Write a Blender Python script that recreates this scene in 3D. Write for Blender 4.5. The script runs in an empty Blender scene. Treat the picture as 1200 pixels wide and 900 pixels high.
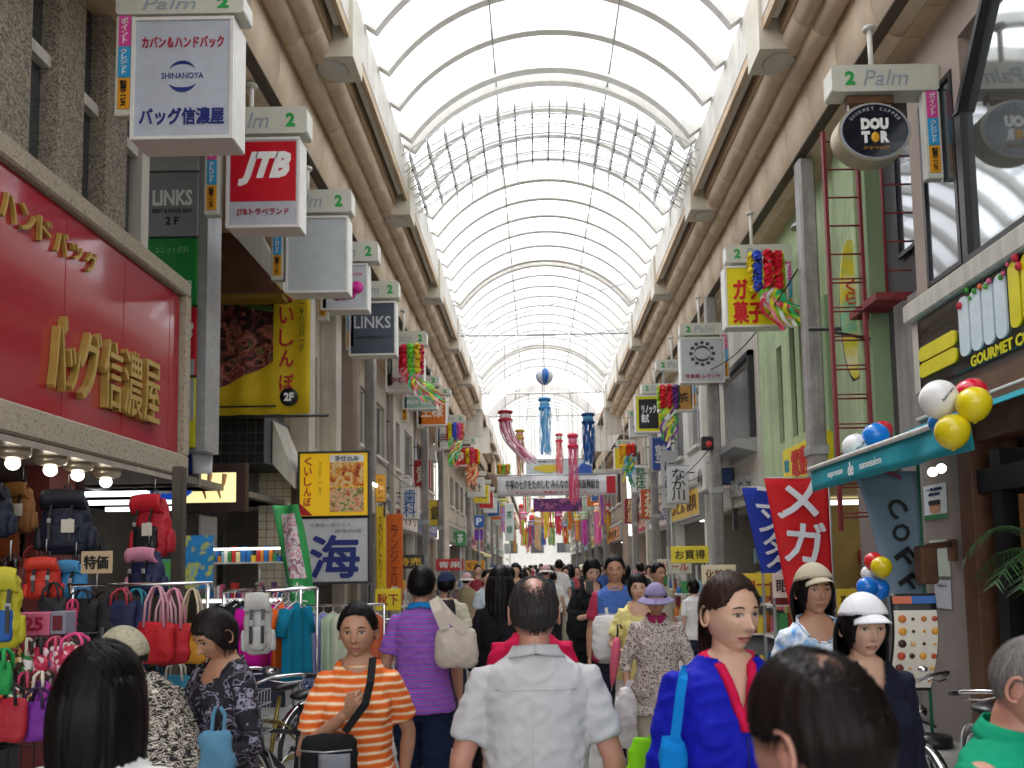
import bpy, bmesh, math, random
import numpy as np
from mathutils import Vector, Matrix, Euler, noise
from mathutils.bvhtree import BVHTree
R = math.radians
PI = math.pi
sc = bpy.context.scene
COL = sc.collection
random.seed(7)

# ------------------------------------------------------------------ camera
CAMZ = 1.70
FPX = 28.0 / 36.0 * 1200
PITCH, ROLL = R(4.4), R(-1.0)
cam_d = bpy.data.cameras.new('camera')
cam = bpy.data.objects.new('camera', cam_d)
COL.objects.link(cam)
CM = Matrix.Rotation(R(90) + PITCH, 3, 'X') @ Matrix.Rotation(ROLL, 3, 'Z')
cam.matrix_world = Matrix.Translation((0, 0, CAMZ)) @ CM.to_4x4()
cam_d.lens = 28.0
cam_d.sensor_width = 36.0
PPX, PPY = 628.7, 590.2
cam_d.shift_x = (600 - PPX) / 1200
cam_d.shift_y = (PPY - 450) / 1200
cam_d.clip_start = 0.05
cam_d.clip_end = 3000
cam_d.dof.use_dof = True
cam_d.dof.focus_distance = 5.0
cam_d.dof.aperture_fstop = 4.0
sc.camera = cam

def at(px, py, Y):
    """the point of the place at depth Y that the photograph shows at px, py"""
    d = CM @ Vector(((px - PPX) / FPX, -(py - PPY) / FPX, -1))
    return Vector((0, 0, CAMZ)) + d * (Y / d.y)

def atx(px, py, X):
    d = CM @ Vector(((px - PPX) / FPX, -(py - PPY) / FPX, -1))
    return Vector((0, 0, CAMZ)) + d * (X / d.x)

# ------------------------------------------------------------------ world, sun, exposure
w = bpy.data.worlds.new('World')
sc.world = w
w.use_nodes = True
nt = w.node_tree
bg = nt.nodes['Background']
sky = nt.nodes.new('ShaderNodeTexSky')
sky.sky_type = 'NISHITA'
sky.sun_disc = False
SUN_EL, SUN_AZ = R(62), R(-25)
sky.sun_elevation = SUN_EL
sky.sun_rotation = SUN_AZ
sky.air_density = 1.0
sky.dust_density = 1.5
hs_ = nt.nodes.new('ShaderNodeHueSaturation')      # thin overcast: the blue is washed out
hs_.inputs['Saturation'].default_value = 0.42
nt.links.new(sky.outputs[0], hs_.inputs['Color'])
wm_ = nt.nodes.new('ShaderNodeVectorMath'); wm_.operation = 'MULTIPLY'      # the warm white balance of the photograph
wm_.inputs[1].default_value = (1.06, 0.98, 0.88)
nt.links.new(hs_.outputs[0], wm_.inputs[0])
nt.links.new(wm_.outputs[0], bg.inputs[0])
bg.inputs[1].default_value = 0.15
sd = bpy.data.lights.new('sun', 'SUN')
sd.energy = 1.5
sd.angle = R(14)
sd.color = (1.0, 0.93, 0.83)
so = bpy.data.objects.new('sun', sd)
COL.objects.link(so)
so.rotation_euler = (R(90) - SUN_EL, 0, PI - SUN_AZ + 0.0)
sc.view_settings.view_transform = 'Standard'
sc.view_settings.look = 'None'
sc.view_settings.gamma = 1.0
sc.view_settings.use_curve_mapping = False
sc.view_settings.exposure = 2.1
sc.cycles.max_bounces = 9
sc.cycles.diffuse_bounces = 5
sc.cycles.transparent_max_bounces = 16
sc.cycles.sample_clamp_indirect = 6.0
sc.cycles.use_denoising = True

# ------------------------------------------------------------------ object helpers
def obj(name, mesh, parent=None, loc=None, rot=None, mat=None):
    o = bpy.data.objects.new(name, mesh)
    COL.objects.link(o)
    if parent: o.parent = parent
    if loc is not None: o.location = loc
    if rot is not None: o.rotation_euler = rot
    if mat is not None and mesh is not None:
        if mesh.materials: 
            o.material_slots[0].link = 'OBJECT'; o.material_slots[0].material = mat
        else: mesh.materials.append(mat)
    return o

def tag(o, label=None, cat=None, group=None, kind=None):
    if label: o['label'] = label
    if cat: o['category'] = cat
    if group: o['group'] = group
    if kind: o['kind'] = kind
    return o

def thing(name, label, cat, loc=(0, 0, 0), rz=0, group=None, kind=None):
    o = bpy.data.objects.new(name, None)
    o.empty_display_size = 0.1
    COL.objects.link(o)
    o.location = loc
    o.rotation_euler = (0, 0, rz)
    if kind: o['kind'] = kind
    else: tag(o, label, cat, group)
    return o

def copy_tree(o, parent=None):
    c = o.copy()
    COL.objects.link(c)
    c.parent = parent
    for ch in o.children: copy_tree(ch, c)
    return c

class MB:
    """collects shapes into one mesh"""
    def __init__(s):
        s.v = []; s.f = []; s.sm = []
        s.M = None
    def add(s, vs, fs, smooth=False):
        n = len(s.v)
        if s.M is not None: vs = [tuple(s.M @ Vector(p)) for p in vs]
        s.v.extend([tuple(p) for p in vs])
        s.f.extend([tuple(i + n for i in f) for f in fs])
        s.sm.extend([smooth] * len(fs))
        return s
    def box(s, x0, x1, y0, y1, z0, z1, bev=0.0):
        if x0 > x1: x0, x1 = x1, x0
        if y0 > y1: y0, y1 = y1, y0
        if z0 > z1: z0, z1 = z1, z0
        if bev <= 0:
            vs = [(x0,y0,z0),(x1,y0,z0),(x1,y1,z0),(x0,y1,z0),(x0,y0,z1),(x1,y0,z1),(x1,y1,z1),(x0,y1,z1)]
            return s.add(vs, [(0,3,2,1),(4,5,6,7),(0,1,5,4),(1,2,6,5),(2,3,7,6),(3,0,4,7)])
        b = min(bev, (x1-x0)/2.01, (y1-y0)/2.01, (z1-z0)/2.01)
        vs = []; idx = {}
        for i, x in enumerate((x0, x1)):
            for j, y in enumerate((y0, y1)):
                for k, z in enumerate((z0, z1)):
                    sx, sy, sz = (1 if i == 0 else -1), (1 if j == 0 else -1), (1 if k == 0 else -1)
                    idx[i,j,k,0] = len(vs); vs.append((x, y + sy*b, z + sz*b))
                    idx[i,j,k,1] = len(vs); vs.append((x + sx*b, y, z + sz*b))
                    idx[i,j,k,2] = len(vs); vs.append((x + sx*b, y + sy*b, z))
        fs = []
        I = idx
        for i in (0, 1):
            q = [I[i,0,0,0], I[i,1,0,0], I[i,1,1,0], I[i,0,1,0]]; fs.append(tuple(q if i else q[::-1]))
            q = [I[0,i,0,1], I[0,i,1,1], I[1,i,1,1], I[1,i,0,1]]; fs.append(tuple(q if i else q[::-1]))
            q = [I[0,0,i,2], I[1,0,i,2], I[1,1,i,2], I[0,1,i,2]]; fs.append(tuple(q if i else q[::-1]))
        for a in (0, 1):
            for c in (0, 1):
                fs.append((I[a,c,0,0], I[a,c,1,0], I[a,c,1,1], I[a,c,0,1]))
                fs.append((I[a,0,c,0], I[a,1,c,0], I[a,1,c,2], I[a,0,c,2]))
                fs.append((I[0,a,c,1], I[1,a,c,1], I[1,a,c,2], I[0,a,c,2]))
                for e in (0, 1): fs.append((I[a,c,e,0], I[a,c,e,1], I[a,c,e,2]))
        return s.add(vs, fs)
    def tube(s, pts, r, n=8, caps=True, closed=False, smooth=True):
        pts = [Vector(p) for p in pts]
        m = len(pts)
        rs = r if isinstance(r, (list, tuple)) else [r] * m
        rings = []
        up = None
        for i, p in enumerate(pts):
            a = pts[(i-1) % m] if (closed or i > 0) else p
            b = pts[(i+1) % m] if (closed or i < m-1) else p
            t = (b - a)
            if t.length < 1e-9: t = Vector((0,0,1))
            t.normalize()
            if up is None:
                up = Vector((0,0,1)) if abs(t.z) < 0.9 else Vector((1,0,0))
            u = up - t * up.dot(t)
            if u.length < 1e-6: u = t.orthogonal()
            u.normalize(); up = u
            v = t.cross(u)
            rings.append([p + (u * math.cos(2*PI*k/n) + v * math.sin(2*PI*k/n)) * rs[i] for k in range(n)])
        vs = [q for ring in rings for q in ring]
        fs = []
        for i in range(m if closed else m-1):
            i2 = (i+1) % m
            for k in range(n):
                k2 = (k+1) % n
                fs.append((i*n+k, i*n+k2, i2*n+k2, i2*n+k))
        if caps and not closed:
            fs.append(tuple(range(n))[::-1]); fs.append(tuple((m-1)*n+k for k in range(n)))
        return s.add(vs, fs, smooth)
    def lathe(s, prof, n=20, c=(0,0,0), axis='z', smooth=True, sx=1, sy=1):
        vs = []; fs = []
        for r_, z_ in prof:
            for k in range(n):
                a = 2*PI*k/n
                q = (r_*math.cos(a)*sx, r_*math.sin(a)*sy, z_)
                if axis == 'y': q = (q[0], -q[2], q[1])
                if axis == 'x': q = (q[2], q[0], q[1])
                vs.append((q[0]+c[0], q[1]+c[1], q[2]+c[2]))
        m = len(prof)
        for i in range(m-1):
            for k in range(n):
                k2 = (k+1) % n
                fs.append((i*n+k, i*n+k2, (i+1)*n+k2, (i+1)*n+k))
        if prof[0][0] > 1e-6: fs.append(tuple(range(n))[::-1])
        if prof[-1][0] > 1e-6: fs.append(tuple((m-1)*n+k for k in range(n)))
        return s.add(vs, fs, smooth)
    def ball(s, c, r, n=14, sx=1, sy=1, sz=1):
        prof = []
        m = max(6, n//2)
        for i in range(m+1):
            a = -PI/2 + PI*i/m
            prof.append((max(1e-5, r*math.cos(a)), r*math.sin(a)*sz))
        return s.lathe(prof, n, c, sx=sx, sy=sy)
    def prism(s, poly, y0, y1, plane='xz'):
        """poly: outline in the given plane, pushed from y0 to y1 along the third axis"""
        n = len(poly)
        def P(a, b, c):
            return (a, c, b) if plane == 'xz' else ((c, a, b) if plane == 'yz' else (a, b, c))
        vs = [P(a, b, y0) for a, b in poly] + [P(a, b, y1) for a, b in poly]
        fs = [tuple(range(n)), tuple(range(2*n-1, n-1, -1))]
        for i in range(n):
            j = (i+1) % n
            fs.append((i, n+i, n+j, j))
        return s.add(vs, fs)
    def sheet(s, fn, nu, nv, th=0.0, smooth=True):
        """fn(u,v)->point; a curved sheet with thickness"""
        g = [[Vector(fn(i/nu, j/nv)) for j in range(nv+1)] for i in range(nu+1)]
        vs = [p for row in g for p in row]
        W = nv+1
        fs = [(i*W+j, (i+1)*W+j, (i+1)*W+j+1, i*W+j+1) for i in range(nu) for j in range(nv)]
        if th <= 0: return s.add(vs, fs, smooth)
        nn = []
        for i in range(nu+1):
            for j in range(nv+1):
                a = g[min(i+1, nu)][j] - g[max(i-1, 0)][j]
                b = g[i][min(j+1, nv)] - g[i][max(j-1, 0)]
                c = a.cross(b)
                if c.length > 1e-12: c.normalize()
                nn.append(c)
        N = len(vs)
        vs2 = [p - n_*th for p, n_ in zip(vs, nn)]
        fs2 = [tuple(N+q for q in f[::-1]) for f in fs]
        e = []
        for i in range(nu):
            e.append((i*W, N+i*W, N+(i+1)*W, (i+1)*W)); a = i*W+nv; b = (i+1)*W+nv
            e.append((b, N+b, N+a, a))
        for j in range(nv):
            e.append((j+1, N+j+1, N+j, j)); a = nu*W+j; b = nu*W+j+1
            e.append((a, N+a, N+b, b))
        return s.add(vs+vs2, fs+fs2+e, smooth)
    def mesh(s, name, mat=None):
        me = bpy.data.meshes.new(name)
        me.from_pydata(s.v, [], s.f)
        me.polygons.foreach_set('use_smooth', s.sm)
        if mat: me.materials.append(mat)
        me.update()
        return me
    def build(s, name, mat, parent=None, loc=None, rot=None):
        return obj(name, s.mesh(name, mat), parent, loc, rot)

def rrect(w_, h_, r_, n=5, cx=0, cz=0):
    r_ = min(r_, w_/2.02, h_/2.02)
    pts = []
    for (sx, sz, a0) in ((1,1,0),(-1,1,90),(-1,-1,180),(1,-1,270)):
        for k in range(n+1):
            a = R(a0 + 90*k/n)
            pts.append((cx + sx*(w_/2-r_) + r_*math.cos(a), cz + sz*(h_/2-r_) + r_*math.sin(a)))
    return pts

# ------------------------------------------------------------------ materials
_mats = {}
def mat(name, col, rough=0.6, metal=0.0, var=0.06, scale=6.0, bump=0.0, bscale=40.0, coat=0.0, emit=0.0, spec=0.5, sheen=0.0, dirt=0.0):
    if name in _mats: return _mats[name]
    m = bpy.data.materials.new(name)
    m.use_nodes = True
    t = m.node_tree
    b = t.nodes['Principled BSDF']
    b.inputs['Roughness'].default_value = rough
    b.inputs['Metallic'].default_value = metal
    b.inputs['Coat Weight'].default_value = coat
    b.inputs['Specular IOR Level'].default_value = spec
    if sheen: b.inputs['Sheen Weight'].default_value = sheen
    c = (col[0], col[1], col[2], 1)
    b.inputs['Base Color'].default_value = c
    tc = t.nodes.new('ShaderNodeTexCoord')
    if var > 0:
        nz = t.nodes.new('ShaderNodeTexNoise')
        nz.inputs['Scale'].default_value = scale
        nz.inputs['Detail'].default_value = 5
        nz.inputs['Roughness'].default_value = 0.65
        t.links.new(tc.outputs['Object'], nz.inputs['Vector'])
        mr = t.nodes.new('ShaderNodeMapRange')
        mr.inputs[1].default_value = 0.3; mr.inputs[2].default_value = 0.7
        mr.inputs[3].default_value = 1 - var*1.6 - dirt; mr.inputs[4].default_value = 1 + var
        t.links.new(nz.outputs['Fac'], mr.inputs[0])
        mx = t.nodes.new('ShaderNodeVectorMath'); mx.operation = 'SCALE'
        mx.inputs[0].default_value = col[:3]
        t.links.new(mr.outputs[0], mx.inputs['Scale'])
        last = mx
        if dirt > 0:      # rain streaks and soot
            mp3 = t.nodes.new('ShaderNodeMapping'); mp3.inputs['Scale'].default_value = (5, 5, 0.35)
            n3 = t.nodes.new('ShaderNodeTexNoise'); n3.inputs['Scale'].default_value = 1.6; n3.inputs['Detail'].default_value = 6; n3.inputs['Roughness'].default_value = 0.7
            t.links.new(tc.outputs['Object'], mp3.inputs[0]); t.links.new(mp3.outputs[0], n3.inputs['Vector'])
            m3 = t.nodes.new('ShaderNodeMapRange'); m3.inputs[1].default_value = 0.35; m3.inputs[2].default_value = 0.62; m3.inputs[3].default_value = 1.0-dirt*5; m3.inputs[4].default_value = 1.05
            t.links.new(n3.outputs['Fac'], m3.inputs[0])
            v3 = t.nodes.new('ShaderNodeVectorMath'); v3.operation = 'SCALE'
            t.links.new(mx.outputs[0], v3.inputs[0]); t.links.new(m3.outputs[0], v3.inputs['Scale']); last = v3
        t.links.new(last.outputs[0], b.inputs['Base Color'])
        mr2 = t.nodes.new('ShaderNodeMapRange')
        mr2.inputs[3].default_value = max(0.02, rough*0.85); mr2.inputs[4].default_value = min(1, rough*1.2)
        t.links.new(nz.outputs['Fac'], mr2.inputs[0])
        t.links.new(mr2.outputs[0], b.inputs['Roughness'])
    if bump > 0:
        n2 = t.nodes.new('ShaderNodeTexNoise')
        n2.inputs['Scale'].default_value = bscale; n2.inputs['Detail'].default_value = 4
        t.links.new(tc.outputs['Object'], n2.inputs['Vector'])
        bp = t.nodes.new('ShaderNodeBump'); bp.inputs['Strength'].default_value = bump
        bp.inputs['Distance'].default_value = 0.01
        t.links.new(n2.outputs['Fac'], bp.inputs['Height'])
        t.links.new(bp.outputs[0], b.inputs['Normal'])
    if emit > 0:
        b.inputs['Emission Color'].default_value = c
        b.inputs['Emission Strength'].default_value = emit
    _mats[name] = m
    return m

def srgb(h):
    h = h.lstrip('#')
    return tuple(((int(h[i:i+2], 16)/255 + 0.055)/1.055)**2.4 if int(h[i:i+2], 16) > 10 else int(h[i:i+2], 16)/255/12.92 for i in (0, 2, 4))

def flat(hexcol, rough=0.5, emit=0.0, **k):
    return mat('m_%s_%d_%d' % (hexcol.strip('#'), int(rough*100), int(emit*100)), srgb(hexcol), rough, emit=emit, **k)

def noise_mix(name, cols, scale=8.0, rough=0.6, stops=None, kind='NOISE', bump=0.0, stretch=(1,1,1), constant=False, detail=5, distortion=0.0, metal=0.0, coat=0.0, emit=0.0):
    """several colours spread by a texture (printed picture, patterned cloth, stone)"""
    if name in _mats: return _mats[name]
    m = bpy.data.materials.new(name); m.use_nodes = True
    t = m.node_tree; b = t.nodes['Principled BSDF']
    b.inputs['Roughness'].default_value = rough
    b.inputs['Metallic'].default_value = metal
    b.inputs['Coat Weight'].default_value = coat
    tc = t.nodes.new('ShaderNodeTexCoord')
    mp = t.nodes.new('ShaderNodeMapping'); mp.inputs['Scale'].default_value = stretch
    t.links.new(tc.outputs['Object'], mp.inputs[0])
    if kind == 'NOISE':
        nz = t.nodes.new('ShaderNodeTexNoise'); nz.inputs['Scale'].default_value = scale
        nz.inputs['Detail'].default_value = detail; nz.inputs['Distortion'].default_value = distortion
        out = nz.outputs['Fac']
    elif kind == 'VORONOI':
        nz = t.nodes.new('ShaderNodeTexVoronoi'); nz.inputs['Scale'].default_value = scale
        sp = t.nodes.new('ShaderNodeSeparateColor')
        t.links.new(nz.outputs['Color'], sp.inputs[0]); out = sp.outputs[0]
    elif kind == 'VDIST':
        nz = t.nodes.new('ShaderNodeTexVoronoi'); nz.inputs['Scale'].default_value = scale
        out = nz.outputs['Distance']
    else:
        nz = t.nodes.new('ShaderNodeTexWave'); nz.inputs['Scale'].default_value = scale
        nz.bands_direction = kind[-1]; nz.inputs['Distortion'].default_value = distortion
        nz.inputs['Detail'].default_value = detail; nz.inputs['Detail Scale'].default_value = 1.5
        out = nz.outputs['Fac']
    t.links.new(mp.outputs[0], nz.inputs['Vector'])
    cr = t.nodes.new('ShaderNodeValToRGB')
    if constant: cr.color_ramp.interpolation = 'CONSTANT'
    n = len(cols)
    if stops is None: stops = [0.3 + 0.4*i/max(1, n-1) for i in range(n)] if kind == 'NOISE' else [i/max(1, (n if constant else n-1)) for i in range(n)]
    while len(cr.color_ramp.elements) < n: cr.color_ramp.elements.new(0.5)
    for e, p, c in zip(cr.color_ramp.elements, stops, cols):
        e.position = p; e.color = (*(srgb(c) if isinstance(c, str) else c), 1)
    t.links.new(out, cr.inputs[0])
    t.links.new(cr.outputs[0], b.inputs['Base Color'])
    if bump:
        bp = t.nodes.new('ShaderNodeBump'); bp.inputs['Strength'].default_value = bump; bp.inputs['Distance'].default_value = 0.01
        t.links.new(out, bp.inputs['Height']); t.links.new(bp.outputs[0], b.inputs['Normal'])
    if emit:
        t.links.new(cr.outputs[0], b.inputs['Emission Color']); b.inputs['Emission Strength'].default_value = emit
    _mats[name] = m
    return m

# a small second scene in which lettering and bodies are worked out (removed at the end)
WS = bpy.data.scenes.new('workshop')
def work_mesh(o):
    WS.collection.objects.link(o)
    vl = WS.view_layers[0]; vl.update()
    return o.evaluated_get(vl.depsgraph).to_mesh()
# ------------------------------------------------------------------ lettering
_txt = {}
def text_geo(s, bold=0.0, ext=0.01, vertical=False, shear=0.0):
    key = (s, bold, ext, vertical, shear)
    if key in _txt: return _txt[key]
    cu = bpy.data.curves.new('t', 'FONT')
    cu.body = '\n'.join(s) if vertical else s
    cu.align_x = 'CENTER' if vertical else 'LEFT'
    cu.size = 1.0; cu.offset = bold; cu.extrude = 0.0; cu.resolution_u = 2; cu.shear = shear
    if vertical: cu.space_line = 0.85
    o = bpy.data.objects.new('t', cu)
    me = work_mesh(o)
    v = np.zeros(len(me.vertices)*3); me.vertices.foreach_get('co', v)
    v = v.reshape(-1, 3)
    f = [tuple(p.vertices) for p in me.polygons]
    bpy.data.objects.remove(o); bpy.data.curves.remove(cu)
    if len(v):
        mn, mx = v.min(0), v.max(0)
        sz = np.maximum(mx - mn, 1e-6)
        v = (v - mn) / sz
    _txt[key] = (v, f, (sz[0]/sz[1]) if len(v) else 1)
    return _txt[key]

def letters(s, w_, h_, mt, parent, loc, face='front', depth=0.004, bold=0.02, vertical=False, shear=0.0, name='lettering', rot=None):
    """lettering w_ x h_ centred at loc; face front: looks towards -Y; east: looks towards +X; west: towards -X"""
    cjk = any(ord(c) > 0x2fff for c in s) and bold > 0.012
    v, f, asp = text_geo(s, 0.0 if cjk else bold, 0, vertical, shear)
    if not len(v): return None
    if h_ is None: h_ = w_/asp
    if w_ is None: w_ = h_*asp
    a = (v[:, 0]-0.5)*w_; b = (v[:, 1]-0.5)*h_
    n = len(v)
    V = []
    for k in (0, 1):
        off = depth*(1-k)
        if face == 'front': P = np.stack([a, np.full(n, -off), b], 1)
        elif face == 'east': P = np.stack([np.full(n, off), a, b], 1)
        elif face == 'west': P = np.stack([np.full(n, -off), -a, b], 1)
        else: P = np.stack([-a, np.full(n, off), b], 1)
        V.append(P)
    V = np.concatenate(V)
    # side walls along the boundary edges
    cnt = {}
    for p in f:
        for i in range(len(p)):
            e = (p[i], p[(i+1) % len(p)])
            cnt[e] = 1
    side = [(a_, b_, b_+n, a_+n) for (a_, b_) in cnt if (b_, a_) not in cnt]
    F = [tuple(p) for p in f] + [q[::-1] for q in side]
    if cjk:      # heavy weight: the strokes are widened to both sides, each layer a hair above the last
        e = bold*min(h_/max(1, len(s) if vertical else s.count('\n')+1), w_*1.0)*0.5
        V0 = V; F0 = F; N0 = len(V); V = [V0]; F = list(F0)
        ax = 0 if face in ('front', 'back') else 1; nx_ = 1 - ax; sg = {'front': -1, 'back': 1, 'east': 1, 'west': -1}[face]
        for q, (dx_, dz_) in enumerate(((1, 0), (-1, 0), (0, 1), (0, -1), (0.7, 0.7), (-0.7, 0.7), (0.7, -0.7), (-0.7, -0.7))):
            W = V0.copy(); W[:, ax] += dx_*e; W[:, 2] += dz_*e; W[:, nx_] += sg*0.0006*(q+1)
            V.append(W); F += [tuple(i+N0*(q+1) for i in p) for p in F0]
        V = np.concatenate(V)
    m = bpy.data.meshes.new(name)
    m.from_pydata(V.tolist(), [], F)
    m.materials.append(mt)
    return obj(name, m, parent, loc, rot)
# ------------------------------------------------------------------ shared materials
M_white = mat('painted_white', (0.76, 0.74, 0.69), 0.45, var=0.05, scale=3, dirt=0.02)
M_cream = mat('painted_cream', (0.62, 0.57, 0.47), 0.5, var=0.07, scale=3)
M_fascia = mat('fascia_panel', (0.70, 0.67, 0.60), 0.55, var=0.06, scale=2.5, dirt=0.03)
M_tan = mat('tan_metal', (0.64, 0.50, 0.35), 0.5, var=0.12, scale=2.2)
M_tan2 = mat('tan_soffit', (0.56, 0.41, 0.26), 0.6, var=0.15, scale=1.5)
M_seam = mat('seam_dark', (0.10, 0.075, 0.055), 0.8, var=0.0)
M_dark = mat('dark_metal', (0.03, 0.03, 0.033), 0.45, var=0.05)
M_black = mat('black_paint', (0.015, 0.015, 0.017), 0.35, var=0.05)
M_steel = mat('galvanised_steel', (0.42, 0.43, 0.44), 0.4, 0.6, var=0.12, scale=9)
M_post = mat('grey_post', (0.38, 0.36, 0.34), 0.5, 0.2, var=0.15, scale=4, dirt=0.08)
M_chrome = mat('chrome', (0.75, 0.75, 0.76), 0.15, 1.0, var=0.0)
M_brown = mat('brown_wood', (0.16, 0.075, 0.04), 0.5, var=0.2, scale=5, bump=0.2)
M_maroon = mat('maroon_wall', (0.17, 0.035, 0.03), 0.55, var=0.1)
M_red = flat('#C01824', 0.4)
M_letter_navy = flat('#1A2A7A', 0.5)
M_letter_black = flat('#15151A', 0.5)
M_letter_white = flat('#F2F2F0', 0.5)
M_green2 = flat('#1FA04A', 0.5)
M_lamp = mat('lamp_glow', (1.0, 0.93, 0.8), 0.5, var=0, emit=1.6)
M_tubeglow = mat('tube_glow', (0.95, 0.98, 1.0), 0.5, var=0, emit=0.6)

def roof_mat():
    m = bpy.data.materials.new('translucent_roof'); m.use_nodes = True
    t = m.node_tree; t.nodes.remove(t.nodes['Principled BSDF'])
    out = t.nodes['Material Output']
    tc = t.nodes.new('ShaderNodeTexCoord')
    nz = t.nodes.new('ShaderNodeTexNoise'); nz.inputs['Scale'].default_value = 0.9; nz.inputs['Detail'].default_value = 7
    t.links.new(tc.outputs['Object'], nz.inputs['Vector'])
    tr = t.nodes.new('ShaderNodeBsdfTransparent'); tr.inputs[0].default_value = (0.82, 0.89, 0.98, 1)
    tl = t.nodes.new('ShaderNodeBsdfTranslucent'); tl.inputs[0].default_value = (0.86, 0.91, 0.98, 1)
    gl = t.nodes.new('ShaderNodeBsdfGlossy'); gl.inputs['Roughness'].default_value = 0.15
    mx = t.nodes.new('ShaderNodeMixShader'); mx2 = t.nodes.new('ShaderNodeMixShader')
    mr = t.nodes.new('ShaderNodeMapRange'); mr.inputs[1].default_value = 0.3; mr.inputs[2].default_value = 0.7; mr.inputs[3].default_value = 0.45; mr.inputs[4].default_value = 0.9
    t.links.new(nz.outputs['Fac'], mr.inputs[0]); t.links.new(mr.outputs[0], mx.inputs[0])
    t.links.new(tr.outputs[0], mx.inputs[1]); t.links.new(tl.outputs[0], mx.inputs[2])
    mx2.inputs[0].default_value = 0.04
    t.links.new(mx.outputs[0], mx2.inputs[1]); t.links.new(gl.outputs[0], mx2.inputs[2])
    t.links.new(mx2.outputs[0], out.inputs[0])
    return m
M_roof = roof_mat()

def glass_mat(name, tint=(0.6, 0.65, 0.68), rough=0.04, alpha=0.5):
    m = bpy.data.materials.new(name); m.use_nodes = True
    t = m.node_tree; b = t.nodes['Principled BSDF']
    tr = t.nodes.new('ShaderNodeBsdfTransparent'); tr.inputs[0].default_value = (*tint, 1)
    gl = t.nodes.new('ShaderNodeBsdfGlossy'); gl.inputs['Roughness'].default_value = rough
    fr = t.nodes.new('ShaderNodeFresnel'); fr.inputs[0].default_value = 1.9
    mx = t.nodes.new('ShaderNodeMixShader')
    t.links.new(fr.outputs[0], mx.inputs[0]); t.links.new(tr.outputs[0], mx.inputs[1]); t.links.new(gl.outputs[0], mx.inputs[2])
    t.links.new(mx.outputs[0], t.nodes['Material Output'].inputs[0])
    return m
M_glass = glass_mat('shop_glass')
M_pane = mat('dark_window_glass', (0.05, 0.06, 0.07), 0.06, var=0.1, spec=0.9, coat=0.6)

# ------------------------------------------------------------------ ground
def paving_mat(name, joint):
    m = bpy.data.materials.new(name); m.use_nodes = True
    t = m.node_tree; b = t.nodes['Principled BSDF']; b.inputs['Roughness'].default_value = 0.5
    tc = t.nodes.new('ShaderNodeTexCoord')
    geo = t.nodes.new('ShaderNodeNewGeometry')
    nz = t.nodes.new('ShaderNodeTexNoise'); nz.inputs['Scale'].default_value = 2.5; nz.inputs['Detail'].default_value = 8
    t.links.new(geo.outputs['Position'], nz.inputs['Vector'])
    cr = t.nodes.new('ShaderNodeValToRGB')
    cr.color_ramp.elements[0].position = 0.3; cr.color_ramp.elements[0].color = (0.27, 0.26, 0.245, 1)
    cr.color_ramp.elements[1].position = 0.72; cr.color_ramp.elements[1].color = (0.46, 0.45, 0.43, 1)
    t.links.new(nz.outputs['Fac'], cr.inputs[0])
    if joint:
        br = t.nodes.new('ShaderNodeTexBrick'); br.offset = 0.0
        br.inputs['Color1'].default_value = (1, 1, 1, 1); br.inputs['Color2'].default_value = (0.86, 0.85, 0.84, 1)
        br.inputs['Mortar'].default_value = (0.42, 0.41, 0.4, 1)
        br.inputs['Scale'].default_value = 1.0; br.inputs['Mortar Size'].default_value = 0.006
        br.inputs['Brick Width'].default_value = 0.3; br.inputs['Row Height'].default_value = 0.3
        t.links.new(geo.outputs['Position'], br.inputs['Vector'])
        mx = t.nodes.new('ShaderNodeMix'); mx.data_type = 'RGBA'; mx.blend_type = 'MULTIPLY'; mx.inputs[0].default_value = 1
        t.links.new(cr.outputs[0], mx.inputs[6]); t.links.new(br.outputs[0], mx.inputs[7])
        t.links.new(mx.outputs[2], b.inputs['Base Color'])
        bp = t.nodes.new('ShaderNodeBump'); bp.inputs['Strength'].default_value = 0.5; bp.inputs['Distance'].default_value = 0.004
        t.links.new(br.outputs['Fac'], bp.inputs['Height']); bp.invert = True
        t.links.new(bp.outputs[0], b.inputs['Normal'])
    else:
        oi = t.nodes.new('ShaderNodeObjectInfo')
        mr = t.nodes.new('ShaderNodeMapRange'); mr.inputs[3].default_value = 0.84; mr.inputs[4].default_value = 1.08
        t.links.new(oi.outputs['Random'], mr.inputs[0])
        mx = t.nodes.new('ShaderNodeVectorMath'); mx.operation = 'SCALE'
        t.links.new(cr.outputs[0], mx.inputs[0]); t.links.new(mr.outputs[0], mx.inputs['Scale'])
        t.links.new(mx.outputs[0], b.inputs['Base Color'])
    return m
M_pave = paving_mat('paving_far', True)
M_tile = paving_mat('paving_tile', False)
g = MB().box(-300, 300, -60, 900, -0.4, -0.012).build('ground', mat('asphalt', (0.06, 0.06, 0.06), 0.9), None)
tag(g, kind='structure')
pv = MB()
TX0, TX1, TY0, TY1 = -1.5, 3.0, 6.0, 11.1
pv.box(-4.05, 3.95, -8, TY0, -0.011, 0.0); pv.box(-4.05, 3.95, TY1, 140, -0.011, 0.0)
pv.box(-4.05, TX0, TY0, TY1, -0.011, 0.0); pv.box(TX1, 3.95, TY0, TY1, -0.011, 0.0)
street = pv.build('street_paving', M_pave); tag(street, kind='structure')
tile_me = MB().box(-0.147, 0.147, -0.147, 0.147, -0.011, 0.0, bev=0.003).mesh('paving_tile', M_tile)
nx, ny = 15, 17
for i in range(nx):
    for j in range(ny):
        o = obj('paving_tile', tile_me, street, (TX0 + 0.15 + 0.3*i, TY0 + 0.15 + 0.3*j, random.uniform(-0.0008, 0.0008)))

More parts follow.
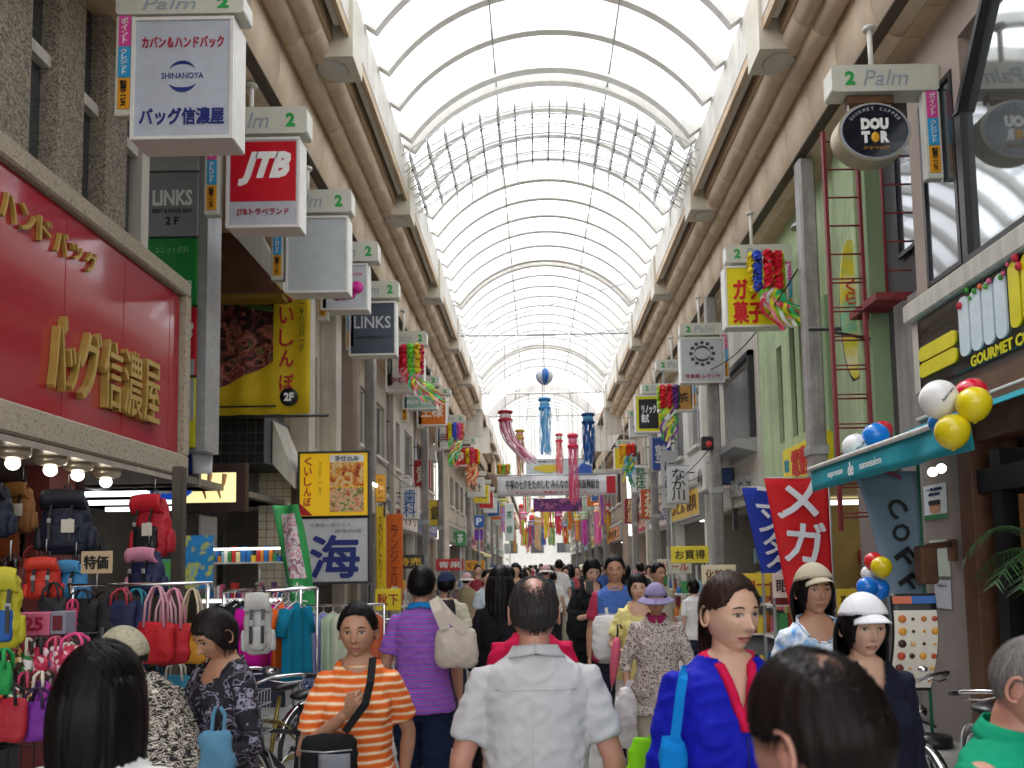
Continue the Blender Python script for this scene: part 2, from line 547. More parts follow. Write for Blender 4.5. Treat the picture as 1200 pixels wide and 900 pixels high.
# ------------------------------------------------------------------ arcade roof
FXS, XC = 2.3, 0.32
FX, FZ0, FZ1, RISE = 2.4, 8.0, 8.6, 1.25
RAD = (FX*FX + RISE*RISE)/(2*RISE); CZ = FZ1 + RISE - RAD; HA = math.asin(FX/RAD)
def arc(a, r=RAD): return (r*math.sin(a), CZ + r*math.cos(a))
N = 28
def rib_mesh(wd=0.1, dp=0.13, ro=0.0):
    m = MB(); vs = []; fs = []
    for i in range(N+1):
        a = -HA + 2*HA*i/N
        for (yy, rr) in ((-wd/2, RAD-dp), (wd/2, RAD-dp), (wd/2, RAD+ro), (-wd/2, RAD+ro)):
            x, z = arc(a, rr); vs.append((x, yy, z))
    for i in range(N):
        for k in range(4):
            k2 = (k+1) % 4
            fs.append((i*4+k, (i+1)*4+k, (i+1)*4+k2, i*4+k2))
    fs.append((0,1,2,3)); n = N*4; fs.append((n+3, n+2, n+1, n))
    m.add(vs, fs, False)
    return m.mesh('rib', M_white)
def pane_mesh(L):
    m = MB()
    def fn(u, v):
        x, z = arc(-HA + 2*HA*v, RAD+0.02); return (x, L*u, z)
    m.sheet(fn, 1, N)
    return m.mesh('glazing_panel', M_roof)
roof = thing('arcade_roof', None, None, kind='structure'); roof.location.x = XC
rib_me = rib_mesh(0.13, 0.17); rib_w = rib_mesh(0.15, 0.22)
ys = []
for base in (-3.68, 4.37, 12.42, 20.47, 28.52):
    for k in range(1, 9):
        ys.append(base + 0.175 + 0.857*k - 0.0)
    ys += []
    for dy in (-0.175, 0.175):
        obj('rib', rib_w, roof, (0, base+dy, 0))
END1 = 31.2
ys = sorted([y for y in ys if y < END1-0.2])
for y in ys: obj('rib', rib_me, roof, (0, y, 0))
edge = sorted(ys + [b for b in (-3.68, 4.37, 12.42, 20.47, 28.52)] + [END1])
pcache = {}
for a, b in zip(edge[:-1], edge[1:]):
    L = round(b-a, 3)
    if L not in pcache: pcache[L] = pane_mesh(L)
    obj('glazing_panel', pcache[L], roof, (0, a, 0))
# second vault beyond the crossing
Y2 = 36.0
rib_b = rib_mesh(0.16, 0.28, 0.1)
obj('gable_rib', rib_b, roof, (0, Y2, 0)); obj('gable_rib', rib_b, roof, (0, END1, 0))
me2 = pane_mesh(2.4)
for k in range(34):
    obj('glazing_panel', me2, roof, (0, Y2 + 2.4*k, 0))
    for q in range(3): obj('rib', rib_me, roof, (0, Y2 + 2.4*k + 0.8*(q+1), 0))
# gable mullions
gm = MB()
for yy in (END1, Y2):
    for x in (-1.1, 0, 1.1) if yy == END1 else (-0.7, 0.7):
        zt = CZ + math.sqrt((RAD-0.1)**2 - x*x)
        gm = MB().tube([(x, yy, FZ1-0.35), (x*0.82, yy, zt)], 0.02, 6); gm.build('gable_mullion', M_steel, roof)
    MB().tube([(-FX, yy, FZ1-0.1), (FX, yy, FZ1-0.1)], 0.035, 6).build('gable_tie', M_white, roof)
    z9 = FZ1+0.62
    if yy == END1: MB().tube([(-1.75, yy, z9), (1.75, yy, z9)], 0.02, 6).build('gable_tie', M_steel, roof)
# purlin rods
for x in (-0.86, 0.96):
    z = CZ + math.sqrt((RAD-0.16)**2 - x*x)
    for a, b in ((-4, 12.4), (12.4, 20.4), (20.4, END1)):
        MB().tube([(x, a+0.02, z), (x, b-0.02, z)], 0.017, 6).build('purlin_rod', M_steel, roof)
# tie rods and bracing wires
for y in (22.4,):
    MB().tube([(-FX, y, 8.28), (FX, y, 8.28)], 0.022, 8).build('tie_rod', M_steel, roof)
    MB().tube([(-0.5, y, 8.28), (0.3, y, 8.28)], 0.035, 8).build('turnbuckle', M_steel, roof)
MB().tube([(-FX, 22.6, 8.5), (FX, 19.3, 8.75)], 0.012, 5).build('bracing_wire', M_steel, roof)
MB().tube([(FX, 22.6, 8.5), (-FX, 26.3, 8.75)], 0.012, 5).build('bracing_wire', M_steel, roof)
# fascia, soffit, pipes, lamp housings (mirrored for the two sides)
fas_me = MB().box(0.0, 0.06, 0.006, 1.394, FZ0, FZ1, bev=0.004).mesh('fascia_panel', M_fascia)
def roll_mesh(r, L):
    return MB().tube([(0, 0.008, 0), (0, L-0.008, 0)], r, 12).mesh('soffit_roll', M_tan)
L9 = 0.9
rollA, rollB = roll_mesh(0.135, L9), roll_mesh(0.13, L9)
def edge_mesh():
    m = MB(); prof = []
    for k in range(9):
        a = R(90*k/8)
        prof.append((2.97 + 0.30*(1-math.cos(a)), 7.25 - 0.42*math.sin(a)))
    prof = [(2.97, 7.62)] + prof
    vs = []; n = len(prof)
    for x, z in prof: vs += [(x, 0.006, z), (x, L9-0.006, z)]
    for x, z in prof: vs += [(x+0.02, 0.006, z+0.02), (x+0.02, L9-0.006, z+0.02)]
    fs = [(2*i, 2*i+1, 2*i+3, 2*i+2) for i in range(n-1)] + [(2*n+2*i, 2*n+2*i+2, 2*n+2*i+3, 2*n+2*i+1) for i in range(n-1)]
    fs += [(2*i, 2*i+2, 2*n+2*i+2, 2*n+2*i) for i in range(n-1)] + [(2*i+1, 2*n+2*i+1, 2*n+2*i+3, 2*i+3) for i in range(n-1)]
    m.add(vs, fs, True)
    return m.mesh('soffit_edge', M_tan)
edge_me = edge_mesh()
plank_me = MB().box(3.275, 4.5, 0.006, 0.444, 6.83, 6.86).mesh('soffit_panel', M_tan2)
house = MB()
house.v = []
prof = [(2.26, 7.62), (2.86, 7.62), (3.02, 8.1), (3.02, 8.5), (2.26, 8.5)]
house.prism(prof, 0, 0.5, 'xz')
house_me = house.mesh('lamp_housing', M_cream)
disk_me = MB().lathe([(0.0001, -0.012), (0.17, -0.012), (0.19, 0.0), (0.0001, 0.0)], 24, (2.56, 0.25, 7.618)).mesh('lamp_lens', mat('frosted_lens', (0.55, 0.53, 0.48), 0.3))
strip_me = MB().box(2.37, 2.45, 0.02, 3.5, 7.90, 7.96, bev=0.01).mesh('strip_light', mat('strip_fixture', (0.62, 0.58, 0.5), 0.4))
slot_me = MB().box(2.36, 2.62, 0, 3.68, 8.02, 8.06).mesh('light_recess', M_seam)
lipo_me = MB().box(2.305, 2.355, 0, 3.68, 7.86, 7.99).mesh('recess_lip', M_tan2)
lipi_me = MB().box(2.50, 2.54, 0, 3.68, 7.80, 8.0).mesh('recess_lip', M_tan2)
cover = MB()
for s in (-1, 1):
    sr = thing('arcade_soffit', None, None, kind='structure'); sr.scale = (s, 1, 1); sr.location.x = XC + s*0.1
    for (a, b) in ((-4.2, END1), (Y2, 116)):
        y = a
        while y < b - 0.5:
            if y < 60: obj('fascia_panel', fas_me, sr, (FXS, y, 0))
            y += 1.4
        if b > 60: MB().box(FXS, FXS+0.06, y if y < 60 else 60, b, FZ0, FZ1).build('fascia_panel', M_fascia, sr)
        y = a + 0.9
        while y < b:
            if y > 45: break
            obj('soffit_roll', rollA, sr, (2.66, y, 7.74)); obj('soffit_roll', rollB, sr, (2.86, y, 7.62)); obj('soffit_edge', edge_me, sr, (0, y, 0))
            if y > 0:
                for q in (0, 0.45): obj('soffit_panel', plank_me, sr, (0, y+q, 0))
            y += L9
    # far part of the soffit: too far to tell pieces apart
    MB().box(2.6, 4.5, 45, 116, 6.9, 7.0).build('soffit_far', M_tan2, sr)
    MB().box(2.55, 2.75, 45, 116, 7.0, 7.8).build('soffit_far', M_tan, sr)
    MB().box(3.0, 4.5, -4.2, 116, 6.88, 6.9).build('soffit_backing', M_seam, sr)
    MB().box(2.4, 3.05, -4.2, 116, 8.0, 8.02).build('soffit_backing', M_seam, sr)
    MB().box(FXS+0.07, 4.3, -4.2, END1, FZ1-0.1, FZ1).build('side_roof', M_cream, sr)
    MB().box(FXS+0.07, 4.3, Y2, 116, FZ1-0.1, FZ1).build('side_roof', M_cream, sr)
    MB().box(2.3, 4.3, END1, END1+0.1, 6.8, FZ1).build('end_panel', M_fascia, sr)
    MB().box(2.3, 4.3, Y2-0.1, Y2, 6.8, FZ1).build('end_panel', M_fascia, sr)
    k = 0
    y = 0.45
    while y < 60:
        if not (END1-0.6 < y < Y2):
            h = obj('lamp_housing', house_me, sr, (0, y, 0)); d = obj('lamp_lens', disk_me, h)
            obj('strip_light', strip_me, sr, (0, y+0.55, 0)); obj('light_recess', slot_me, sr, (0, y+0.51, 0))
            obj('recess_lip', lipo_me, sr, (0, y+0.51, 0)); obj('recess_lip', lipi_me, sr, (0, y+0.51, 0))
        y += 4.18

# ------------------------------------------------------------------ decorative steel lattice under the vault
lt = thing('steel_lattice', 'curved double layer steel lattice with small spikes hanging under the glazed vault', 'lattice', (XC, 12.2, 0)); lt.scale = (1.04, 1, 1)
def lat(x, k, t):      # k: 0..1 along the street, t: 0 top / 1 bottom layer
    c = 1 - (x/2.3)**2
    return (x, 2.05*k, 8.2 + 0.98*c - 0.12*t)
M_lat = mat('lattice_steel', (0.66, 0.67, 0.67), 0.4, 0.1, var=0.1)
NK = 7
for i in range(NK+1):
    k = i/NK
    MB().tube([lat(-2.28 + 4.56*j/18, k, 0) for j in range(19)], 0.010, 6).build('arch_chord', M_lat, lt)
    if 0 < i < NK: MB().tube([lat(-2.28 + 4.56*j/18, k, 1) for j in range(19)], 0.011, 5).build('arch_chord', M_lat, lt)
for j in range(17):
    x = -2.16 + 4.32*j/16
    m = MB().tube([lat(x, i/6, 0) for i in range(7)], 0.012, 6)
    m.tube([lat(x, i/6, 1) for i in range(7)], 0.015, 6)
    for i in range(6):
        m.tube([lat(x, i/6, 0), lat(x, (i+1)/6, 1)], 0.008, 4); m.tube([lat(x, i/6, 1), lat(x, i/6, 0)], 0.009, 4)
        m.tube([lat(x, i/6, 1), (x+0.13, 2.05*(i+0.5)/6, lat(x, i/6, 0)[2])], 0.007, 4)
    p = lat(x, 1, 1); m.tube([p, (p[0], p[1]+0.05, p[2]-0.32)], [0.016, 0.004], 5)
    p = lat(x, 1, 0); m.tube([p, (p[0], p[1]+0.25, p[2]-0.16)], [0.012, 0.003], 5)
    m.build('lattice_truss', M_lat, lt)
    for i in range(1, 6, 2):
        p = lat(x, i/6, 1)
        MB().lathe([(0.0001, -0.04), (0.018, -0.035), (0.014, 0.0), (0.0001, 0.0)], 6, (p[0], p[1], p[2]-0.01)).build('lattice_node', M_dark, lt)

# ------------------------------------------------------------------ arcade posts
def post(x, y, lab, wd=0.21, top=6.83):
    t = thing('arcade_post', lab, 'post', (x, y, 0), 0, 'posts carrying the arcade')
    MB().box(-wd/2, wd/2, -wd/2, wd/2, 0.0, top, bev=0.03).build('shaft', M_post, t)
    MB().box(-wd/2-0.03, wd/2+0.03, -wd/2-0.03, wd/2+0.03, 0.0, 0.18, bev=0.01).build('base_collar', M_dark, t)
    MB().box(-wd/2-0.015, wd/2+0.015, -wd/2-0.015, wd/2+0.015, 3.0, 3.12, bev=0.01).build('band', M_steel, t)
    return t
post(3.52, 9.9, 'grey square arcade post beside the red ladder on the green building')
post(3.45, 15.2, 'grey arcade post with a red pedestrian signal beside the ribbed white pillar')
post(3.45, 23.2, 'grey arcade post behind the black and yellow hanging sign')
post(3.45, 28.0, 'grey arcade post behind the white vertical cloth banner')
post(-3.4, 16.3, 'slim arcade post behind the dark grey hanging signboard')
post(-3.4, 24.3, 'grey arcade post beyond the orange vertical sign')
post(-3.4, 28.3, 'grey arcade post with the blue round sign beyond the beige building')
for k, y in enumerate((40, 46, 52, 60, 68)):
    for s in (-1, 1):
        post(3.4*s, y, '%s arcade post beyond the crossing on the %s side' % (('first', 'second', 'third', 'fourth', 'fifth')[k], 'bag shop' if s < 0 else 'coffee shop'))
# ------------------------------------------------------------------ facade helpers
M_beige = mat('beige_render', (0.58, 0.52, 0.42), 0.75, var=0.08, scale=1.5, bump=0.15, dirt=0.05)
M_beige2 = mat('pale_panel', (0.64, 0.60, 0.52), 0.6, var=0.07, scale=1.2, dirt=0.04)
M_greyw = mat('grey_render', (0.36, 0.34, 0.32), 0.8, var=0.1, scale=1.5, bump=0.2, dirt=0.06)
M_brownw = mat('brown_render', (0.34, 0.27, 0.21), 0.75, var=0.12, scale=2, bump=0.2)
M_pebble = noise_mix('pebble_dash', ['#5a5248', '#8a8072', '#a89c8a', '#6e665a'], 60, 0.9, kind='VORONOI', bump=0.9)
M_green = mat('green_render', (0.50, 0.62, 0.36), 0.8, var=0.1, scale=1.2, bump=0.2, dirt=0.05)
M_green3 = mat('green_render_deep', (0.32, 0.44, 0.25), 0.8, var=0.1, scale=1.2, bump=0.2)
M_rust = mat('red_oxide_paint', (0.22, 0.025, 0.03), 0.55, var=0.15, scale=8)
M_inner = mat('shop_interior', (0.28, 0.25, 0.21), 0.8, var=0.2, scale=1.0)

def window(parent, side, X, y0, y1, z0, z1, nm=2, fm=None, dep=0.06):
    """a window on the facade plane X; side -1 left wall (faces +X), 1 right wall (faces -X)"""
    s = -side
    fm = fm or M_dark
    m = MB(); t = 0.045
    xa, xb = X + s*0.0, X + s*0.035
    for (a, b, c, d) in ((y0, y1, z0, z0+t), (y0, y1, z1-t, z1), (y0, y0+t, z0+t, z1-t), (y1-t, y1, z0+t, z1-t)):
        m.box(xa, xb, a, b, c, d)
    for k in range(1, nm):
        yy = y0 + (y1-y0)*k/nm
        m.box(xa, xb-s*0.006, yy-0.02, yy+0.02, z0+t, z1-t)
    f = m.build('window', fm, parent)
    for k in range(nm):
        ya = y0 + (y1-y0)*k/nm + 0.02; yb = y0 + (y1-y0)*(k+1)/nm - 0.02
        MB().box(X - s*0.02, X + s*0.012, ya, yb, z0+t, z1-t).build('pane', M_pane, f)
    return f

def wall_with_holes(side, X, y0, y1, z0, z1, holes, mt, parent, th=0.25, name='wall'):
    """a wall panel on plane X from y0..y1, z0..z1, with rectangular openings (ya, yb, za, zb)"""
    m = MB(); s = -side
    ys_ = sorted({y0, y1} | {h[0] for h in holes} | {h[1] for h in holes})
    zs_ = sorted({z0, z1} | {h[2] for h in holes} | {h[3] for h in holes})
    for a, b in zip(ys_[:-1], ys_[1:]):
        run = None
        cells = []
        for c, d in zip(zs_[:-1], zs_[1:]):
            my, mz = (a+b)/2, (c+d)/2
            if not any(h[0] < my < h[1] and h[2] < mz < h[3] for h in holes):
                if cells and abs(cells[-1][1]-c) < 1e-6: cells[-1][1] = d
                else: cells.append([c, d])
        for c, d in cells: m.box(X - s*th, X, a, b, c, d)
    return m.build(name, mt, parent)

def board(parent, side, X, y0, y1, z0, z1, mt, txt=None, tm=None, th=0.12, frac=0.6, bold=0.02, frame=None, vertical=False, name='sign_panel', wf=0.85, dx=0):
    s = -side
    MB().box(X, X + s*th, y0, y1, z0, z1, bev=0.01).build(name, mt, parent)
    if frame:
        m = MB(); t = 0.04
        m.box(X, X+s*(th+0.015), y0-t, y1+t, z1, z1+t); m.box(X, X+s*(th+0.015), y0-t, y1+t, z0-t, z0)
        m.box(X, X+s*(th+0.015), y0-t, y0, z0, z1); m.box(X, X+s*(th+0.015), y1, y1+t, z0, z1)
        m.build('frame', frame, parent)
    if txt:
        hh = (z1-z0)*frac; ww = (y1-y0)*wf
        letters(txt, ww, hh, tm, parent, (X + s*(th+0.001), (y0+y1)/2+dx, (z0+z1)/2), 'east' if side < 0 else 'west', 0.008, bold, vertical)

def sideboard(parent, x0, x1, Y, z0, z1, mt, txt=None, tm=None, th=0.1, fracs=(0.8, 0.6), bold=0.02, frame=None, vertical=False, name='sign_panel', fw=0.03, off=(0, 0)):
    """a board that faces the camera end of the street"""
    MB().box(x0, x1, Y, Y+th, z0, z1, bev=0.008).build(name, mt, parent)
    if frame:
        m = MB()
        m.box(x0-fw, x1+fw, Y-0.012, Y+th+0.012, z1, z1+fw); m.box(x0-fw, x1+fw, Y-0.012, Y+th+0.012, z0-fw, z0)
        m.box(x0-fw, x0, Y-0.012, Y+th+0.012, z0, z1); m.box(x1, x1+fw, Y-0.012, Y+th+0.012, z0, z1)
        m.build('frame', frame, parent)
    if txt:
        letters(txt, (x1-x0)*fracs[0], (z1-z0)*fracs[1], tm, parent, ((x0+x1)/2+off[0], Y-0.001, (z0+z1)/2+off[1]), 'front', 0.005, bold, vertical)

def goods_stuff(parent, side, X0, X1, y0, y1, zs, seed, cols):
    """rows of small packets on shelves, too small to pick apart singly"""
    rn = random.Random(seed)
    groups = {}
    for z in zs:
        y = y0
        while y < y1 - 0.1:
            w_ = rn.uniform(0.1, 0.3); h = rn.uniform(0.12, 0.32)
            c = rn.choice(cols)
            groups.setdefault(c, MB()).box(X0, X1 + rn.uniform(-0.08, 0.05), y, y+w_*0.92, z, z+h)
            y += w_
    for c, m in groups.items():
        o = m.build('packed_goods', flat(c, 0.5), parent); o['kind'] = 'stuff'

PAL = ['#c8322d', '#e8c63a', '#2f6fb0', '#efe9dc', '#3a8a4a', '#d9618a', '#6a4a8a', '#d98032', '#222226', '#8fb7c9', '#f4f2ee', '#7a1f28', '#e8d9a0', '#b9b2a6']
SIGNW = ['薬局', '靴', '本', '洋品店', '茶', '時計', '和菓子', 'カメラ', '花', '寝具', 'めがね', '呉服', '定食', '酒']

def shop(side, y0, y1, lab, wallm, seed, sign=None, signm='#efe9dc', txm='#15151a', win=(4.5, 5.9), lower=2.75, X=None, top=9.0, cat='building', col=None, nwin=2, awn=None):
    X = X if X is not None else (-4.0 if side < 0 else 3.9)
    s = -side
    rn = random.Random(seed)
    t = thing('shop_building', lab, cat, (0, 0, 0), 0, 'shop buildings along the arcade')
    holes = [(y0+0.22, y1-0.22, 0.0, lower)]
    wins = []
    L = (y1-y0)
    for k in range(nwin):
        a = y0 + L*(k+0.18)/nwin; b = y0 + L*(k+0.82)/nwin
        wins.append((a, b, *win)); holes.append(wins[-1])
    wall_with_holes(side, X, y0, y1, 0, top, holes, wallm, t)
    for wv in wins: window(t, side, X - s*0.12, *wv, nm=rn.choice((2, 3)), fm=rn.choice((M_dark, M_steel, M_white)))
    # cornice, sills
    MB().box(X, X+s*0.08, y0+0.02, y1-0.02, lower+0.8, lower+0.9, bev=0.01).build('cornice', M_beige2, t)
    for wv in wins: MB().box(X+s*0.002, X+s*0.1, wv[0]-0.05, wv[1]+0.05, wv[2]-0.07, wv[2]-0.003).build('sill', M_white, t)
    # back of the shop
    m = MB(); D = 2.6
    m.box(X-s*0.25, X-s*D, y0+0.05, y0+0.2, 0, lower+0.1); m.box(X-s*0.25, X-s*D, y1-0.2, y1-0.05, 0, lower+0.1)
    m.box(X-s*D, X-s*(D+0.1), y0, y1, 0, lower+0.1); m.box(X-s*0.25, X-s*D, y0, y1, lower+0.1, lower+0.2)
    m.build('shop_interior', M_inner, t)
    MB().box(X-s*0.5, X-s*(D-0.4), y0+L*0.3, y0+L*0.34, lower+0.03, lower+0.08).build('ceiling_tube', M_tubeglow, t)
    MB().box(X-s*0.5, X-s*(D-0.4), y0+L*0.7, y0+L*0.74, lower+0.03, lower+0.08).build('ceiling_tube', M_tubeglow, t)
    sh = MB()
    for z in (0.35, 0.8, 1.25, 1.7): sh.box(X-s*(D-0.5), X-s*D, y0+0.25, y1-0.25, z-0.03, z)
    sh.build('shelf', M_white, t)
    goods_stuff(t, side, X-s*(D-0.5), X-s*(D-0.1), y0+0.3, y1-0.3, (0.35, 0.8, 1.25, 1.7), seed, rn.sample(PAL, 6))
    board(t, side, X+s*0.002, y0+0.15, y1-0.15, lower+0.08, lower+0.72, flat(signm, 0.35, coat=0.3), sign, flat(txm, 0.5), frame=M_steel)
    if awn:
        m = MB()
        m.sheet(lambda u, v: (X+s*(0.02+1.0*u), y0+0.2+(L-0.4)*v, lower+0.05-0.42*u), 2, 8, 0.01)
        m.sheet(lambda u, v: (X+s*(1.02), y0+0.2+(L-0.4)*v, lower-0.37-0.2*u), 1, 8, 0.01)
        m.build('awning', flat(awn, 0.8), t)
    MB().tube([(X+s*0.06, y1-0.12, 0), (X+s*0.06, y1-0.12, 6.8)], 0.035, 8).build('downpipe', rn.choice((M_steel, M_beige2, M_greyw)), t)
    for z_ in (1.2, 3.8, 5.6): MB().box(X+s*0.002, X+s*0.1, y1-0.17, y1-0.07, z_, z_+0.03).build('pipe_bracket', M_dark, t)
    MB().tube([(X+s*0.02, y0+0.02+(L-0.2)*q/8, lower+1.02-0.05*math.sin(PI*q/4)**2) for q in range(9)], 0.01, 5).build('cable', M_black, t)
    MB().box(X+s*0.002, X+s*0.09, y0+L*0.47, y0+L*0.47+0.22, lower+1.1, lower+1.4, bev=0.01).build('junction_box', M_beige2, t)
    if col: MB().box(X+s*0.002, X+s*0.16, y0+0.02, y0+0.34, 0, 6.8, bev=0.01).build('pilaster', col, t)
    return t

# ================================================================== LEFT 1: bag shop
bs = thing('bag_shop_building', 'bag shop building with a long glossy red fascia sign and pebble dash piers above', 'building')
XL = -4.0
wall_with_holes(-1, XL-0.05, -3, 7.86, 2.7, 9, [(5.25+0.72*k, 5.25+0.72*k+0.29, 4.95, 6.83) for k in range(3)], M_beige2, bs)
MB().box(XL-0.3, XL-0.05, 7.86, 8.6, 2.7, 4.87).build('wall', M_beige2, bs)
# piers and tall narrow windows
for k in range(4):
    y = 4.82 + 0.72*k
    MB().box(XL-0.04, XL+0.14, y, y+0.36, 4.9, 6.83, bev=0.008).build('pebble_pier', M_pebble, bs)
    MB().box(XL-0.04, XL+0.09, y+0.36, y+0.43, 4.9, 6.83).build('mullion', M_beige2, bs)
    f = MB().box(XL-0.03, XL+0.06, y+0.43, y+0.72, 5.85, 5.95)
    f.box(XL-0.03, XL+0.05, y+0.43, y+0.47, 4.9, 6.83)
    f = f.build('window', M_beige2, bs)
    MB().box(XL-0.06, XL-0.02, y+0.47, y+0.72, 4.9, 5.85).build('pane', M_pane, f)
    MB().box(XL-0.06, XL-0.02, y+0.47, y+0.72, 5.95, 6.83).build('pane', M_pane, f)
MB().box(XL-0.04, XL+0.1, 7.71, 7.86, 4.9, 6.83).build('corner_pier', M_beige2, bs)
# fascia sign: rough cast stone frame, glossy red panels, raised gold letters
M_stone = noise_mix('terrazzo_stone', ['#9d9280', '#b6ab98', '#857a69'], 35, 0.85, bump=0.5)
M_gloss = mat('glossy_red_panel', (0.38, 0.012, 0.028), 0.12, var=0.03, coat=0.25)
M_gold = mat('gold_letter', (0.50, 0.34, 0.08), 0.35, 0.35, var=0.08)
zb, zt = 2.95, 4.70
fr = MB().box(XL, XL+0.22, -3, 8.62, zt, zt+0.18, bev=0.02)
fr.box(XL, XL+0.22, -3, 8.62, zb-0.24, zb, bev=0.02); fr.box(XL, XL+0.22, 8.50, 8.62, zb, zt, bev=0.01)
fr.build('sign_frame', M_stone, bs)
y = -2.9
while y < 8.4:
    MB().box(XL, XL+0.15, y, min(y+0.93, 8.49)-0.006, zb+0.01, zt-0.01, bev=0.004).build('sign_panel', M_gloss, bs)
    y += 0.93
ya, yb = atx(52, 440, XL+0.17).y, atx(186, 440, XL+0.17).y
for ch, (p0, p1) in zip('バッグ信濃屋', ((57, 72), (75, 88), (88, 113), (117, 138), (141, 162), (165, 183))):
    a, b = atx(p0, 440, XL+0.17).y, atx(p1, 440, XL+0.17).y
    zc = 3.47
    letters(ch, b-a, 0.36 if ch == 'ッ' else 0.62, M_gold, bs, (XL+0.152, (a+b)/2, zc - (0.1 if ch == 'ッ' else 0)), 'east', 0.06, 0.028, name='raised_letter')
y = 5.0
for ch in 'バン＆ハンドバッグ':
    w_ = 0.17
    letters(ch, w_*0.95, 0.2 if ch != 'ッ' else 0.14, M_gold, bs, (XL+0.152, y, 4.38), 'east', 0.03, 0.03, name='raised_letter')
    y += 0.215
# shop front under the sign: soffit with reflector lamps
MB().box(XL-2.4, XL+0.2, -3, 8.6, zb-0.30, zb-0.25).build('canopy_soffit', mat('soffit_metal', (0.55, 0.5, 0.44), 0.25, 0.5, var=0.1), bs)
MB().box(XL-2.5, XL-2.4, -3, 8.7, 0, 2.7).build('back_wall', M_maroon, bs)
MB().box(XL-2.4, XL-0.9, 8.45, 8.6, 0, 2.65).build('side_wall', M_maroon, bs)
MB().box(XL-0.5, XL-0.3, 7.0, 7.4, 0, 2.65).build('pillar', M_maroon, bs)
MB().box(XL-0.6, XL-0.45, 5.2, 5.5, 0, 2.65).build('pillar', M_brown, bs)
lampm = mat('reflector', (0.8, 0.72, 0.55), 0.25, 0.6, var=0)
for k, (px, py) in enumerate(((15, 543), (59, 551), (91, 557), (124, 565), (-50, 530))):
    p = atx(px, py, XL+0.0)
    d = thing('downlight', None, None); d.parent = bs
    d['kind'] = 'part'; del d['kind']
    d.location = (p.x, p.y, p.z)
    zz = zb-0.30-p.z
    MB().lathe([(0.05, 0.03), (0.11, 0.05), (0.125, zz-0.03), (0.12, zz), (0.05, zz)], 20).build('reflector', lampm, d)
    MB().ball((0, 0, 0), 0.052, 14).build('bulb', M_lamp, d)
    d.name = 'downlight'
# grey metal corner post in front of the shop
t = thing('shop_post', 'dark brown square post beside the hanging red backpack', 'post', at(209, 640, 7.3))
t.location.z = 0
MB().box(-0.05, 0.05, -0.05, 0.05, 0, 2.66, bev=0.01).build('shaft', mat('dark_bronze', (0.10, 0.085, 0.07), 0.4, 0.4), t)
MB().box(-0.08, 0.08, -0.08, 0.08, 0, 0.06).build('base_plate', M_dark, t)

# ================================================================== tenant sign tower
def P(px, py, Y): return at(px, py, Y)
Yt = 8.95
x0, x1 = P(172, 300, Yt).x, P(232, 300, Yt).x
def zz(py, Y=Yt, px=200): return P(px, py, Y).z
tw = thing('tenant_sign_tower', 'tall narrow tenant sign tower stacking grey, green, red and yellow panels behind the red fascia', 'sign', (0, Yt, 0))
m = MB(); xr = P(243, 300, Yt).x
m.box(x1+0.005, xr, 0, 0.4, zz(528), zz(160)); m.box(x0-0.05, x0-0.005, 0, 0.4, zz(528), zz(160)); m.box(x0-0.004, x1+0.004, 0.05, 0.39, zz(528)+0.003, zz(160)-0.003)
m.build('frame', M_steel, tw)
def tpan(pa, pb, mt, name='tenant_panel'):
    MB().box(x0, x1, -0.02, 0.035, zz(pb)+0.012, zz(pa)-0.012, bev=0.006).build(name, mt, tw)
    return (zz(pa)+zz(pb))/2, zz(pa)-zz(pb)
M_lgrey = flat('#A9ABAE', 0.35); M_mgrey = flat('#8C8F93', 0.35)
cx = (x0+x1)/2; W = x1-x0
tpan(165, 202, M_lgrey)
zc, h = tpan(202, 279, M_mgrey)
letters('LINKS', W*0.78, h*0.24, M_letter_white, tw, (cx, -0.021, zc+h*0.1), bold=0.03)
letters('REST & POOL BAR', W*0.78, h*0.06, M_letter_black, tw, (cx, -0.021, zc-h*0.1), bold=0.02)
letters('2 F', W*0.26, h*0.12, M_letter_black, tw, (cx, -0.021, zc-h*0.25), bold=0.03)
zc, h = tpan(279, 360, flat('#1C8A3C', 0.35))
letters('ユニット衣料', W*0.66, h*0.1, flat('#7fbf8c'), tw, (cx, -0.021, zc+h*0.32), bold=0.0)
letters('屋', W*0.34, h*0.28, flat('#b9dcc0'), tw, (cx+W*0.25, -0.021, zc-h*0.27), bold=0.0)
zc, h = tpan(360, 442, flat('#C01C2A', 0.35))
letters('JTB', W*0.8, h*0.36, M_letter_white, tw, (cx+W*0.05, -0.021, zc+h*0.1), bold=0.05, shear=0.3)
MB().box(x0+0.01, x1-0.01, -0.03, -0.021, zc-h*0.48, zc-h*0.26).build('sign_strip', M_lgrey, tw)
letters('JTBトラベランド', W*0.6, h*0.1, flat('#B02838'), tw, (cx, -0.031, zc-h*0.37), bold=0.0)
zc, h = tpan(442, 526, flat('#C9C423', 0.35))
MB().prism([(x0+0.01, zc+h*0.18), (x1-0.01, zc+h*0.47), (x1-0.01, zc-h*0.1), (x0+0.01, zc-h*0.42)], -0.030, -0.021).build('sign_strip', M_lgrey, tw)
MB().lathe([(0.0001, 0), (0.085, 0), (0.085, 0.008), (0.0001, 0.008)], 24, (cx+W*0.12, -0.022, zc-h*0.25), 'y').build('round_badge', flat('#4a4f1c'), tw)
MB().lathe([(0.0001, 0), (0.074, 0), (0.074, 0.008), (0.0001, 0.008)], 24, (cx+W*0.12, -0.031, zc-h*0.25), 'y').build('round_badge', flat('#C9C423'), tw)
letters('B1', 0.09, 0.07, M_letter_black, tw, (cx+W*0.12, -0.04, zc-h*0.25), bold=0.02)
cb = thing('cloth_pennant', 'white and blue striped cloth pennant hanging under the tenant tower', 'pennant', (0, 9.3, 0))
a, b = P(205, 556, 9.3), P(248, 502, 9.3)
